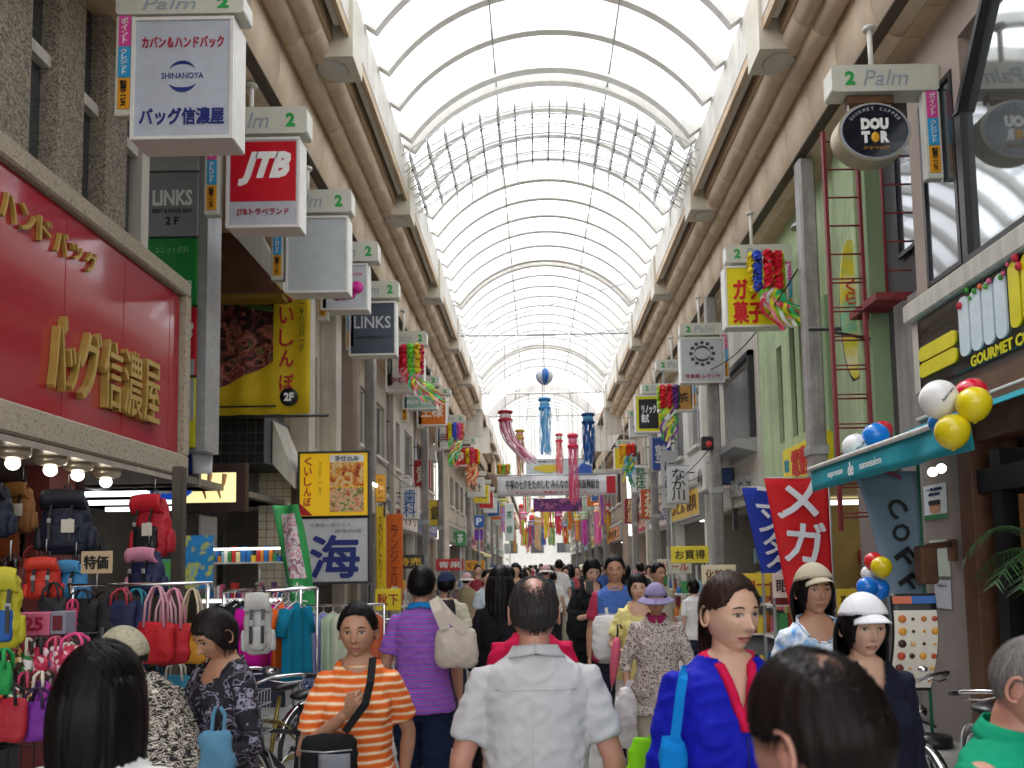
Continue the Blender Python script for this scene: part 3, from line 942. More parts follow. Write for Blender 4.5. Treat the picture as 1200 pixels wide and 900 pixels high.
for i_, (u0, u1, c_) in enumerate(((0, 0.25, '#E4E4E8'), (0.25, 0.5, '#1C3CA8'), (0.5, 1.0, '#E4E4E8'))):
    MB().sheet(lambda u, v: (a.x+(b.x-a.x)*(u0+(u1-u0)*u), 0.04*math.sin(7*(u0+(u1-u0)*u)+3*v), a.z+(b.z-a.z)*v), 6, 8, 0.006).build('cloth_strip', flat(c_, 0.8), cb)
MB().tube([(a.x-0.05, 0, b.z), (b.x+0.05, 0, b.z)], 0.012, 6).build('rod', M_steel, cb)
# dark ribbed wall behind the tower
db = thing('dark_infill_building', 'narrow dark grey building with ribbed siding behind the tenant sign tower', 'building')
m = MB().box(-5.4, -5.3, 8.65, 12.9, 2.7, 9)
m.box(-5.3, -4.0, 9.4, 9.46, 2.7, 9); m.box(-6.6, -4.12, 12.9, 12.95, 2.7, 9)
m.build('wall', M_greyw, db)
MB().box(-5.3, -4.1, 7.9, 12.9, 6.84, 6.9).build('ceiling', M_tan2, db)
for k in range(40): MB().box(-5.25, -4.02, 9.365, 9.395, 3.2+0.09*k, 3.27+0.09*k).build('siding_board', M_greyw, db)

# ================================================================== LEFT 2: restaurant building
rb = thing('restaurant_building', 'beige restaurant building with tiled lower wall, balcony and string of bulbs', 'building')
XR = -4.02
wall_with_holes(-1, XR, 12.95, 16.9, 0, 9, [(13.2, 16.6, 0, 2.6), (13.9, 14.5, 3.9, 5.6), (15.3, 15.9, 3.9, 5.6)], M_beige, rb)
window(rb, -1, XR-0.1, 13.9, 14.5, 3.9, 5.6, 1, M_dark); window(rb, -1, XR-0.1, 15.3, 15.9, 3.9, 5.6, 1, M_white)
for yy, mt in ((12.96, M_beige2), (14.75, M_beige2), (16.1, M_brownw)):
    MB().box(XR, XR+0.3, yy, yy+0.38, 2.75, 6.82, bev=0.01).build('pier', mt, rb)
MB().box(XR, XR+0.85, 13.4, 15.9, 2.75, 3.35, bev=0.02).build('balcony_front', M_beige2, rb)
for k in range(9):
    MB().ball((XR+0.9, 13.55+0.27*k, 3.30), 0.035, 8).build('bulb', M_lamp, rb)
m = MB().box(XR-3, XR-2.9, 9, 17, 0, 2.7).box(XR-3, XR-0.0, 8.7, 13.0, 2.72, 2.8)
m.build('interior_wall', M_inner, rb)
for k in range(3): MB().box(XR-2.5, XR-0.7, 9.6+1.2*k, 9.68+1.2*k, 2.62, 2.68).build('ceiling_tube', M_tubeglow, rb)
# tiled end wall that faces the camera, tile by tile
tw_ = thing('tiled_wall', 'cream tiled end wall with dark joints behind the green pennant', 'wall', (0, 12.7, 0))
xa, xb, za, zb2 = P(303, 600, 12.7).x, P(350, 600, 12.7).x, 0.0, P(320, 545, 12.7).z
MB().box(xa, xb, 0.0, 0.2, za, zb2).build('backing', M_seam, tw_)
tm_ = mat('cream_tile', (0.62, 0.55, 0.42), 0.35, var=0.1, scale=9)
sz = 0.13
cols_, rows_ = int((xb-xa)/sz), int((zb2-1.3)/sz)
tme = MB().box(0.004, sz-0.004, -0.012, 0.0, 0.004, sz-0.004, bev=0.002).mesh('tile', tm_)
for i in range(cols_):
    for j in range(rows_): obj('tile', tme, tw_, (xa+i*sz, 0, 1.3+j*sz))
# dark tiled canopy front
dc = thing('dark_canopy', 'black tiled canopy front under the yellow restaurant banner', 'canopy', (0, 11.6, 0))
xa, xb = P(240, 500, 11.6).x, P(310, 500, 11.6).x; za, zb2 = P(275, 543, 11.6).z, P(275, 484, 11.6).z
MB().box(xa, xb, 0.0, 1.2, za, zb2).build('backing', flat('#55585c', 0.6), dc)
nc, nr = 7, 5
tme = MB().box(0.006, (xb-xa)/nc-0.006, -0.015, 0.0, 0.006, (zb2-za)/nr-0.006, bev=0.003).mesh('tile', mat('black_tile', (0.02, 0.021, 0.024), 0.25, var=0.2))
for i in range(nc):
    for j in range(nr): obj('tile', tme, dc, (xa+i*(xb-xa)/nc, 0, za+j*(zb2-za)/nr))
xc = P(352, 500, 12.2).x
MB().prism([(xb+0.02, za+0.02), (xc, za-0.35), (xc, za-0.12), (xb+0.02, zb2-0.06)], 0.3, 1.0).build('side_return', M_beige2, dc)
# the yellow banner on its slanted bracket
bn = thing('restaurant_banner', 'large yellow cloth restaurant banner with a grilled steak picture and red lettering', 'banner', (0, 11.2, 0))
Yb = 11.2
x0, x1 = P(240, 400, Yb).x, P(364, 400, Yb).x; z0, z1 = P(300, 486, Yb).z, P(300, 330, Yb).z
M_yel = mat('banner_yellow', srgb('#D9B90F'), 0.7, var=0.05)
def bcloth(xa, xb, za, zb_, off):
    return lambda u, v: (xa+(xb-xa)*u, off + 0.025*math.sin(((xa+(xb-xa)*u))*14)*(1.1-0.4*v) , za+(zb_-za)*v)
MB().sheet(bcloth(x0, x1, z0, z1, 0), 24, 6, 0.006).build('cloth', M_yel, bn)
xs = P(321, 400, Yb).x
M_steak = noise_mix('steak_picture', ['#1c1210', '#3a201a', '#8a3a34', '#c07a68', '#2a1a16', '#8a8440'], 5.5, 0.5, stops=[0.3, 0.42, 0.5, 0.57, 0.62, 0.7], distortion=1.5)
zp = P(300, 335, Yb).z
def spic(u, v):
    x = x0+0.01+(xs-x0-0.01)*u
    zlow = P(300, 462, Yb).z + (P(300, 425, Yb).z-P(300, 462, Yb).z)*u
    return (x, -0.008 + 0.025*math.sin(x*14)*(1.1-0.4*((zlow+(zp-zlow)*v-z0)/(z1-z0))), zlow+(zp-zlow)*v)
MB().sheet(spic, 16, 6, 0.0).build('steak_picture', M_steak, bn)
gre = flat('#4f8a3a', 0.6)
for k in range(7):
    a = R(-28+5*k); cxp, czp = xs-0.36+0.03*k, zp-0.18-0.035*k
    MB().tube([(cxp-0.2*math.cos(a), -0.06, czp+0.2*math.sin(a)+0.05), (cxp+0.2*math.cos(a), -0.06, czp-0.2*math.sin(a))], 0.012, 5).build('garnish_print', gre, bn)
redl = flat('#B5152A', 0.6)
zs_ = z1-0.02
for ch, py in zip('くいしんぼ', (345, 371, 397, 421, 449)):
    p = P(337, py, Yb)
    letters(ch, 0.2, 0.24, redl, bn, (p.x, -0.05, p.z), bold=0.045, name='brush_letter')
letters('ステーキハンバーグ', 0.075, 0.95, flat('#3a4a34'), bn, (P(355, 377, Yb).x, -0.05, P(355, 375, Yb).z), bold=0.02, vertical=True)
p = P(340, 466, Yb)
MB().lathe([(0.0001, 0), (0.13, 0), (0.13, 0.01), (0.0001, 0.01)], 28, (p.x, -0.05, p.z), 'y').build('floor_badge', M_letter_black, bn)
letters('2F', 0.14, 0.12, M_letter_white, bn, (p.x, -0.062, p.z), bold=0.04)
MB().box(x0, P(325, 475, Yb).x, -0.055, -0.045, P(300, 478, Yb).z, P(300, 476, Yb).z).build('rule', M_letter_black, bn)
MB().box(x0, P(258, 475, Yb).x, -0.055, -0.045, P(300, 476, Yb).z, P(300, 464, Yb).z).build('rule', M_letter_black, bn)
MB().tube([(x0-0.1, 0.05, z1+0.02), (x1+0.1, 0.05, z1+0.02)], 0.02, 8).build('top_rail', M_dark, bn)
MB().tube([(x0-0.1, 0.05, z0-0.02), (x1+0.25, 0.05, z0-0.02)], 0.02, 8).build('bottom_rail', M_dark, bn)
# slanted gable beam and dark roof behind
bb = thing('gabled_awning', 'white sloping gable beam with dark brown underside above the yellow banner', 'awning', (0, 10.6, 0))
a, b = P(262, 262, 10.6), P(330, 335, 10.6); a2 = P(300, 262, 10.6)
MB().prism([(a.x, a.z), (a2.x, a2.z), (b.x+0.02, b.z+0.12), (b.x+0.02, b.z-0.06)], 0.0, 0.12).build('gable_beam', M_white, bb)
MB().prism([(P(241, 265, 10.6).x, a.z), (a.x, a.z), (b.x, b.z-0.07), (P(241, 335, 10.6).x, b.z-0.07)], 0.3, 0.5).build('gable_infill', M_brown, bb)
MB().box(P(241, 300, 10.6).x, b.x, 0.02, 0.28, b.z-0.16, b.z-0.09).build('gable_sill', flat('#8a6a20'), bb)
# lit sign with legs
lg = thing('lightbox_sign', 'lit cream lightbox sign with printed legs and blue oval in a brown frame', 'sign', (0, 10.2, 0))
x0, x1 = P(213, 570, 10.2).x, P(277, 570, 10.2).x; z0, z1 = P(245, 589, 10.2).z, P(245, 554, 10.2).z
sideboard(lg, x0, x1, 0, z0, z1, mat('lit_panel', srgb('#F3E4A0'), 0.4, var=0, emit=0.28), frame=flat('#3a2620', 0.5), fw=0.12, name='lit_panel')
for (u, dx) in ((0.45, 0.0), (0.72, 0.02)):
    xx = x0+(x1-x0)*u
    MB().tube([(xx+0.05, -0.01, z1-0.02), (xx+0.035, -0.01, z0+0.24), (xx-0.03, -0.01, z0+0.15), (xx+0.0, -0.01, z0+0.05)], [0.035, 0.025, 0.022, 0.01], 8).build('leg_print', flat('#d8a878', 0.6), lg)
pb = P(200, 573, 10.1)
MB().lathe([(0.0001, -0.03), (0.28, -0.02), (0.28, 0.02), (0.0001, 0.03)], 30, (pb.x, -0.1, pb.z), 'y', sy=0.5).build('blue_oval', mat('blue_lit', srgb('#1E4FC0'), 0.3, var=0, emit=0.12), lg)
letters('nahe', 0.38, 0.13, M_letter_white, lg, (pb.x, -0.14, pb.z), bold=0.05)
# hanging board with big navy character and food photos
hs = thing('menu_light_sign', 'standing restaurant lightbox, yellow menu with food photos over white panel with large navy character', 'sign', (0, 12.0, 0))
Y = 12.0
x0, x1 = P(351, 600, Y).x, P(431, 600, Y).x; z0, zm, z1 = P(390, 682, Y).z, P(390, 606, Y).z, P(390, 531, Y).z
sideboard(hs, x0, x1, 0, z0, zm-0.02, flat('#C9CCD0', 0.3), frame=M_dark, th=0.18)
sideboard(hs, x0, x1, 0, zm+0.02, z1, mat('lit_yellow', srgb('#E8B80F'), 0.4, var=0, emit=0.06), frame=M_dark, th=0.18)
letters('海', 0.72, 0.62, M_letter_navy, hs, ((x0+x1)/2+0.02, -0.003, z0+0.38), bold=0.055)
letters('仕事前に焼き立て', 0.62, 0.06, flat('#8a8d90'), hs, ((x0+x1)/2-0.05, -0.003, zm-0.12), bold=0.0)
letters('鮮魚料理', 0.4, 0.055, flat('#8a8d90'), hs, ((x0+x1)/2+0.22, -0.003, zm-0.21), bold=0.0)
for i, ch in enumerate('くいしんぼ'):
    letters(ch, 0.11, 0.13, redl, hs, (x0+0.13-0.01*i*0.3, -0.003, z1-0.12-0.155*i), bold=0.05)
letters('ステーキ', 0.05, 0.5, flat('#9a8a30'), hs, (x0+0.31, -0.003, (z1+zm)/2+0.1), bold=0.0, vertical=True)
MB().box(x0+0.46, x1-0.06, -0.012, -0.002, z1-0.14, z1-0.03).build('menu_strip', M_letter_white, hs)
letters('手仕込み', 0.36, 0.08, M_letter_black, hs, (x0+0.72, -0.014, z1-0.085), bold=0.02)
fp = [noise_mix('food_photo_a', ['#7a2a10', '#c8531c', '#e8a23c', '#f2d9a0', '#a03a1c'], 9, 0.5, distortion=1), noise_mix('food_photo_b', ['#b0522a', '#e08a5a', '#f0c8a0', '#5a8a3a', '#d0503a'], 16, 0.5, distortion=0.6)]
MB().box(x0+0.46, x1-0.06, -0.012, -0.002, (zm+z1)/2-0.02, z1-0.15).build('food_photo', fp[0], hs)
MB().box(x0+0.46, x1-0.06, -0.012, -0.002, zm+0.08, (zm+z1)/2-0.04).build('food_photo', fp[1], hs)
MB().prism([(x0, zm+0.03), (x0+0.2, zm+0.03), (x0, zm+0.22)], -0.012, -0.002).build('corner_flash', redl, hs)
MB().tube([(x0-0.05, 0.1, z0-0.05), (x0-0.05, 0.1, 0)], 0.03, 8).build('stand', M_dark, hs)
MB().tube([(x1+0.02, 0.1, z0-0.05), (x1+0.02, 0.1, 0)], 0.03, 8).build('stand', M_dark, hs)

# orange and yellow vertical signs beyond
for (px0, px1, pt, pbm, Y, c, txt, tc_, lab) in (
    (453, 471, 602, 712, 16.5, '#D8641A', 'ランジェリー', '#7a1c10', 'orange vertical sign board with dark red lettering standing in front of the dark shop door'),
    (440, 451, 556, 588, 15.6, '#E0A01E', 'カレー', '#8a5a10', 'small amber vertical sign fixed above the plain yellow one'),
    (441, 451, 593, 690, 15.7, '#EFC615', 'みどり', '#8a6a10', 'narrow bright yellow vertical sign left of the orange one')):
    a, b = P(px0, pbm, Y), P(px1, pt, Y)
    o = thing('vertical_sign', lab, 'sign', (0, Y, 0))
    MB().box(a.x, b.x, 0, 0.14, a.z, b.z, bev=0.01).build('sign_panel', flat(c, 0.4, coat=0.3), o)
    letters(txt, (b.x-a.x)*0.5, (b.z-a.z)*0.75, flat(tc_), o, ((a.x+b.x)/2, -0.002, (a.z+b.z)/2), bold=0.02, vertical=True)
    MB().box(b.x-0.04, b.x-0.005, 0.05, 0.09, 0 if a.z < 1.8 else a.z-0.3, a.z).build('bracket', M_dark, o)

# ================================================================== RIGHT 1: coffee shop
XRt = 3.9
cs = thing('coffee_shop_building', 'coffee shop building with black fascia sign, large dark framed upper windows and wooden shop front', 'building')
M_pink = mat('pinkish_render', (0.42, 0.34, 0.29), 0.75, var=0.08, scale=1.5, bump=0.15)
ztop, zled, zbd = 6.83, 4.20, 3.35
wall_with_holes(1, XRt, -3, 7.9, zbd-0.1, 9.0, [(7.03, 7.66, 4.35, 6.2), (3.2, 6.9, 4.35, 6.42)], M_pink, cs)
window(cs, 1, XRt+0.02, 7.03, 7.66, 4.35, 6.2, 1, M_black); 
m = MB()
m.box(XRt-0.03, XRt+0.1, 6.89, 6.97, 4.3, 5.7); m.prism([(6.97, 5.7), (6.89, 5.7), (6.38, 6.45), (6.38, 6.53)], XRt-0.05, XRt+0.1, 'yz')
m.box(XRt-0.05, XRt+0.1, 3.0, 6.38, 6.45, 6.53); m.box(XRt-0.05, XRt+0.1, 3.0, 6.889, 4.27, 4.36)
f = m.build('big_window', M_black, cs)
MB().prism([(3.0, 4.36), (6.89, 4.36), (6.89, 5.7), (6.38, 6.45), (3.0, 6.45)], XRt+0.03, XRt+0.05, 'yz').build('pane', mat('mirror_glass', (0.36, 0.38, 0.38), 0.05, 0.85, var=0.1, scale=1.5), f)
MB().box(XRt-0.14, XRt, -3, 7.95, zled-0.14, zled+0.06, bev=0.02).build('ledge', M_beige2, cs)
MB().box(XRt-0.06, XRt, 7.79, 7.93, zbd, zled-0.142).build('sign_edge', M_beige2, cs)
# black fascia with stripe emblem
MB().box(XRt-0.08, XRt, -3, 7.78, zbd, zled-0.15, bev=0.01).build('sign_panel', mat('black_gloss', (0.012, 0.012, 0.014), 0.12, coat=0.5), cs)
ye = flat('#E8D818', 0.3); wh = flat('#DCE8EC', 0.3)
def bars(name, ylist, z0_, z1_, mt, horiz=False):
    for (a, b) in ylist:
        r_ = min(abs(b-a), z1_-z0_)/2*0.85
        pl = [(p[0], p[1]) for p in rrect(abs(b-a), z1_-z0_, r_, 5, (a+b)/2, (z0_+z1_)/2)]
        MB().prism(pl, XRt-0.10, XRt-0.082, 'yz').build(name, mt, cs)
bars('stripe_bar', [(7.74, 7.05)], 3.46, 3.60, ye); bars('stripe_bar', [(7.74, 7.05)], 3.62, 3.76, ye)
bars('stripe_bar', [(6.98, 6.82), (6.79, 6.63), (6.60, 6.45), (6.42, 6.27)], 3.47, 4.0, wh)
bars('stripe_bar', [(6.22, 6.08), (6.05, 5.9)], 3.5, 4.03, ye)
letters('GOURMET COFFEE', 1.1, 0.10, ye, cs, (XRt-0.081, 6.3, 3.40), 'west', 0.005, 0.03)
# leaf and flower sprays above the emblem
for k in range(26):
    yy = 6.95 - 0.07*k + random.uniform(-0.03, 0.03); zz_ = 3.98 + 0.03*math.sin(k) + random.uniform(-0.05, 0.09)
    MB().ball((XRt-0.11, yy, zz_), random.uniform(0.012, 0.03), 7, sz=1.3).build('flower_ornament', flat(random.choice(['#4a9a3a', '#c8263a', '#d85a8a', '#6ab04a', '#e06a2a']), 0.6), cs)
# ground floor front
M_graypost = mat('grey_stone_pier', (0.30, 0.26, 0.24), 0.8, var=0.12, scale=2, bump=0.2)
MB().box(XRt-0.05, XRt+0.35, 7.12, 7.9, 0, zbd-0.102, bev=0.01).build('stone_pier', M_graypost, cs)
MB().box(XRt-0.12, XRt+0.3, 6.88, 7.11, 0, zbd-0.102, bev=0.01).build('wood_pier', M_brown, cs)
MB().box(XRt-0.06, XRt+0.2, 6.55, 6.7, 0, 2.6).build('door_frame', M_black, cs)
MB().box(XRt-0.06, XRt+0.2, 5.3, 5.42, 0, 2.6).build('door_frame', M_black, cs)
MB().box(XRt-0.08, XRt+0.2, -3, 6.87, 2.25, 2.45).build('door_head', M_black, cs)
MB().box(XRt-0.08, XRt+0.2, -3, 6.87, 2.7, 3.24).build('door_head', M_brown, cs)
MB().box(XRt-0.03, XRt+0.1, 6.22, 6.38, 0, 2.2).build('wood_pier', mat('orange_wood', (0.30, 0.12, 0.04), 0.45, var=0.2, scale=6), cs)
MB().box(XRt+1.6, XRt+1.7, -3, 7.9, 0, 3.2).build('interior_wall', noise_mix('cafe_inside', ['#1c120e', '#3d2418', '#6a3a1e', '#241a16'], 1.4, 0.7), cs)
MB().box(XRt+0.04, XRt+0.05, 5.42, 6.2, 0.1, 2.24).build('shop_window', M_glass, cs)
MB().box(XRt+0.04, XRt+0.05, 2.0, 5.29, 0.1, 2.24).build('shop_window', M_glass, cs)
for k in range(7):
    MB().ball((XRt+0.5+0.1*(k % 3), 6.0-0.45*k, 2.75+0.1*(k % 2)), 0.05, 10).build('bulb', M_lamp, cs)
for k in range(4): MB().box(XRt+0.4, XRt+1.5, 2.2+1.2*k, 2.28+1.2*k, 2.86, 2.92).build('warm_tube', M_lamp, cs)
MB().box(XRt+0.9, XRt+1.3, 3.0, 5.8, 0, 1.05, bev=0.02).build('cafe_counter', M_brown, cs)
for k in range(5): MB().box(XRt+1.5, XRt+1.58, 2.6+0.75*k, 3.2+0.75*k, 1.5, 2.1).build('menu_panel', flat(['#e8d8b0', '#c8502a', '#e0c070', '#7a3a1c', '#d8c8a8'][k], 0.5), cs)
for k, c in enumerate(('#c22a1c', '#b8381c', '#d8d0c0', '#a02a24')):
    MB().box(XRt+0.7, XRt+0.75, 5.5+0.17*k, 5.63+0.17*k, 0.3+0.3*(k % 2), 1.9).build('interior_panel', flat(c, 0.6), cs)
# lamps under the awning
for (px, py) in ((1093, 553), (1103, 549), (1037, 566), (1018, 568)):
    p = atx(px, py, 3.3)
    MB().ball(tuple(p), 0.04, 10).build('bulb', M_lamp, cs)

# teal awning
aw = thing('teal_awning', 'teal canvas awning with white lettering on its valance, spotted with balloons', 'awning')
M_teal = mat('teal_canvas', srgb('#0E97A8'), 0.75, var=0.06, scale=5)
Ya, Yz = 4.98, 7.9
MB().sheet(lambda u, v: (2.75+(XRt-0.02-2.75)*u, Ya+(Yz-Ya)*v, 2.62+0.42*u - 0.02*math.sin(PI*u)), 6, 10, 0.008).build('canopy', M_teal, aw)
def val(u, v):
    y = Ya+(Yz-Ya)*u
    return (2.745+0.03*math.sin(y*9)*(1-v)*(1 if y < 6 else 0.4), y, 2.375+0.21*v)
MB().sheet(val, 60, 3, 0.006).build('valance', M_teal, aw)
MB().tube([(2.73, Ya-0.02, 2.605), (2.73, Yz+0.02, 2.605)], 0.022, 8).build('front_rail', M_white, aw)
MB().tube([(2.9, Yz-0.3, 2.60), (3.85, Yz-0.3, 2.75)], 0.02, 8).build('folding_arm', M_white, aw)
MB().tube([(XRt-0.06, Ya-0.05, 3.08), (XRt-0.06, Yz, 3.08)], 0.025, 8).build('roller', M_white, aw)
letters('espresso', 0.36, 0.06, M_letter_white, aw, (2.71, 7.18, 2.47), 'west', 0.003, 0.0)
letters('de', 0.12, 0.12, M_letter_white, aw, (2.71, 6.82, 2.48), 'west', 0.003, 0.02)
letters('sansession', 0.42, 0.06, M_letter_white, aw, (2.71, 6.42, 2.48), 'west', 0.003, 0.0)

# posters on the stone pier
for yy_ in (-3.0,): pass
pr = thing('wall_poster', 'portrait poster of a dark haired person above a wall lamp on the grey pier', 'poster', (XRt-0.056, 7.2, 2.05))
pA, pBp = atx(1084, 610, XRt-0.06), atx(1108, 565, XRt-0.06)
pr.location = (XRt-0.055, (pA.y+pBp.y)/2, (pA.z+pBp.z)/2)
hh, ww = abs(pBp.z-pA.z), abs(pBp.y-pA.y)
MB().box(-0.006, 0, -ww/2, ww/2, -hh/2, hh/2).build('paper', flat('#dfe6ea', 0.6), pr)
MB().box(-0.01, -0.006, -ww/2, ww/2, -hh/2, -hh*0.36).build('paper_strip', flat('#2f7a4a', 0.6), pr)
MB().prism(rrect(ww*0.46, hh*0.3, ww*0.2, 5, 0.0, -hh*0.18), -0.012, -0.006, 'yz').build('portrait_face', flat('#c49070', 0.6), pr)
MB().prism(rrect(ww*0.52, hh*0.14, ww*0.12, 5, 0.0, -hh*0.02), -0.016, -0.012, 'yz').build('portrait_hair', M_letter_black, pr)
letters('一生懸命', ww*0.7, hh*0.1, M_letter_navy, pr, (-0.007, 0, hh*0.36), 'west', 0.003, 0.03)
letters('政策', ww*0.5, hh*0.09, M_letter_navy, pr, (-0.007, 0, hh*0.22), 'west', 0.003, 0.03)
for (pa, pb_, c, lab) in (((1092, 675), (1112, 632), '#cfd8cc', 'pale green notice sheet taped on the grey pier'), ((1097, 712), (1114, 680), '#c9ced8', 'white notice sheet below the pale green one')):
    a, b = atx(*pa, XRt-0.055), atx(*pb_, XRt-0.055)
    o = thing('notice_sheet', lab, 'notice', (XRt-0.055, (a.y+b.y)/2, (a.z+b.z)/2))
    MB().box(-0.005, 0, -abs(b.y-a.y)/2, abs(b.y-a.y)/2, -(b.z-a.z)/2, (b.z-a.z)/2).build('paper', flat(c, 0.7), o)
    letters('お知らせ', abs(b.y-a.y)*0.6, 0.03, flat('#5a6a5a'), o, (-0.006, 0, (b.z-a.z)*0.3), 'west', 0.002, 0.0)
wl = thing('wall_bracket_lamp', 'dark rusted bracket lamp fixed to the grey pier under the poster', 'lamp', (XRt-0.06, 7.35, 1.75))
MB().box(-0.04, 0, -0.05, 0.05, -0.08, 0.12).build('back_plate', M_brown, wl)
MB().tube([(-0.02, 0, 0.08), (-0.35, -0.2, 0.05)], 0.03, 6).build('arm', M_brown, wl)
MB().box(-0.45, -0.3, -0.3, -0.14, -0.28, 0.06, bev=0.02).build('housing', M_brown, wl)

# dark recess building with red escape cage and ladder
rg = thing('dark_recess_building', 'narrow dark grey building between the green house and the coffee shop', 'building')
MB().box(XRt+0.2, XRt+2.5, 7.95, 9.1, 0, 9).build('wall', mat('dark_wall', (0.10, 0.095, 0.10), 0.8, var=0.1), rg)
MB().box(XRt+0.12, XRt+0.2, 8.0, 8.7, 0, 4.5).build('lower_wall', M_greyw, rg)
window(rg, 1, XRt+0.18, 8.0, 8.6, 5.0, 6.5, 1, M_black)
cg = thing('escape_balcony', 'red oxide steel escape balcony cage with grating floor high on the dark wall', 'balcony', (0, 8.4, 0))
xa, xb = P(1035, 250, 8.4).x, P(1082, 250, 8.4).x
zf = P(1060, 343, 8.4).z; zt_ = P(1060, 150, 8.4).z
for k, x in enumerate((xa, xb)):
    for y in (0, 0.6): MB().tube([(x, y, zf), (x, y, zt_)], 0.018, 6).build('upright', M_rust, cg)
for z in np.arange(zf+0.25, zt_, 0.32):
    MB().tube([(xa, 0, z), (xb, 0, z), (xb, 0.6, z)], 0.012, 5).build('rail', M_rust, cg)
for k in range(8): MB().box(xa-0.1, xb+0.05, 0.02+0.08*k, 0.05+0.08*k, zf-0.03, zf).build('grating_bar', M_rust, cg)
fr_ = MB().box(xa-0.14, xb+0.06, -0.03, 0.0, zf-0.08, zf); fr_.box(xa-0.14, xa-0.1, 0, 0.66, zf-0.08, zf); fr_.box(xa-0.14, xb+0.06, 0.66, 0.7, zf-0.08, zf)
fr_.build('floor_frame', M_rust, cg)
MB().tube([(xa-0.55, 0.9, zf-0.12), (xb, 0.9, zf-0.12)], 0.025, 6).build('tie_beam', M_dark, cg)
ld = thing('red_ladder', 'tall red oxide steel ladder running up beside the grey arcade post', 'ladder', (0, 8.75, 0))
a1, a2 = P(962, 155, 8.75), P(983, 155, 8.75); b1, b2 = P(988, 622, 8.75), P(1014, 622, 8.75)
xm = (a1.x+b1.x)/2; wd = 0.38
za_, zb_ = b1.z, a1.z
for dx in (0, wd): MB().box(xm+dx-0.018, xm+dx+0.018, -0.03, 0.03, za_, zb_).build('rail', M_rust, ld)
z = za_+0.15
while z < zb_:
    MB().tube([(xm, 0, z), (xm+wd, 0, z)], 0.011, 6).build('rung', M_rust, ld)
    if z < 4.9: MB().tube([(xm, 0.0, z+0.045), (xm+wd, 0.0, z+0.045)], 0.009, 6).build('rung', M_rust, ld)
    z += 0.33
MB().tube([(xm, 0.02, 4.25), (xm+0.7, 0.4, 4.25)], 0.02, 6).build('wall_bracket', M_dark, ld)

# ================================================================== RIGHT 2: green building
gb = thing('green_building', 'light green rendered building with narrow dark windows behind the red ladder', 'building')
wall_with_holes(1, XRt, 9.15, 13.6, 2.7, 9, [(12.35, 12.6, 3.55, 5.1), (11.7, 11.95, 3.55, 5.25), (11.3, 11.5, 3.55, 5.25)], M_green, gb)
for (a, b, c, d) in ((12.35, 12.6, 3.55, 5.1), (11.7, 11.95, 3.55, 5.25), (11.3, 11.5, 3.55, 5.25)): window(gb, 1, XRt+0.1, a, b, c, d, 1, M_black)
MB().box(XRt-0.08, XRt-0.001, 9.15, 9.75, 2.7, 6.83, bev=0.01).build('corner_band', M_green, gb)
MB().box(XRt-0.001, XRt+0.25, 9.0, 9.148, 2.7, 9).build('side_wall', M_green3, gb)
MB().box(XRt-0.05, XRt+0.25, 9.05, 9.5, 0, 2.69).build('lower_pier', M_graypost, gb)
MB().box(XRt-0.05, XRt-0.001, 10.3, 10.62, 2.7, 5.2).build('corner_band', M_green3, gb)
m = MB().box(XRt+2.4, XRt+2.5, 9.1, 13.6, 0, 2.7).box(XRt+0.26, XRt+2.4, 9.15, 13.6, 2.66, 2.7).box(XRt+0.25, XRt+2.4, 13.4, 13.55, 0, 2.65)
m.build('interior_wall', mat('yellow_interior', (0.55, 0.42, 0.15), 0.7, var=0.2, scale=1.2), gb)
goods_stuff(gb, 1, XRt+1.9, XRt+1.5, 9.3, 13.3, (0.3, 0.75, 1.2, 1.65), 3, ['#c8322d', '#e8c63a', '#efe9dc', '#3a8a4a', '#2f6fb0', '#d98032'])
MB().box(XRt+0.5, XRt+2.2, 10.6, 10.68, 2.55, 2.62).build('ceiling_tube', M_tubeglow, gb); MB().box(XRt+0.5, XRt+2.2, 12.3, 12.38, 2.55, 2.62).build('ceiling_tube', M_tubeglow, gb)
sg = thing('wall_sign', 'yellow wall sign with red lettering on the green building', 'sign')
a, b = atx(921, 535, XRt-0.06), atx(973, 525, XRt-0.06)
board(sg, 1, XRt-0.01, b.y, a.y, 2.85, 3.38, flat('#EED61C', 0.4), '電動&神', flat('#D01C1C'), th=0.1, frac=0.75, wf=0.66, bold=0.04, dx=-0.12)
letters('取次', 0.22, 0.2, flat('#3a9ac0'), sg, (XRt-0.112, a.y-0.2, 3.12), 'west', 0.004, 0.02)
# surfboard sign
sf = thing('oval_sign', 'tall curved yellow and green oval sign with red writing mounted edge on behind the ladder', 'sign', (0, 9.25, 0))
c_ = P(1000, 362, 9.25); rx, rz_ = 0.17, 0.88
prf = []
for k in range(40):
    a_ = 2*PI*k/40; prf.append((c_.x + rx*math.cos(a_)*(1.0), c_.z + rz_*math.sin(a_)))
MB().prism([(x+0.07, z) for x, z in prf], 0.0, 0.16).build('casing', M_black, sf)
MB().prism([(c_.x + (x-c_.x)*0.8 - 0.02, c_.z + (z-c_.z)*0.96) for x, z in prf], -0.02, -0.001).build('face', noise_mix('oval_print', ['#e8d83a', '#f2ecc0', '#e8d83a', '#8ad0b0', '#d8e8a0'], 1.6, 0.4, stretch=(0.6, 1, 1)), sf)
letters('くら', 0.15, 0.3, flat('#D04A28'), sf, (c_.x-0.02, -0.022, c_.z+0.2), bold=0.04, vertical=True)

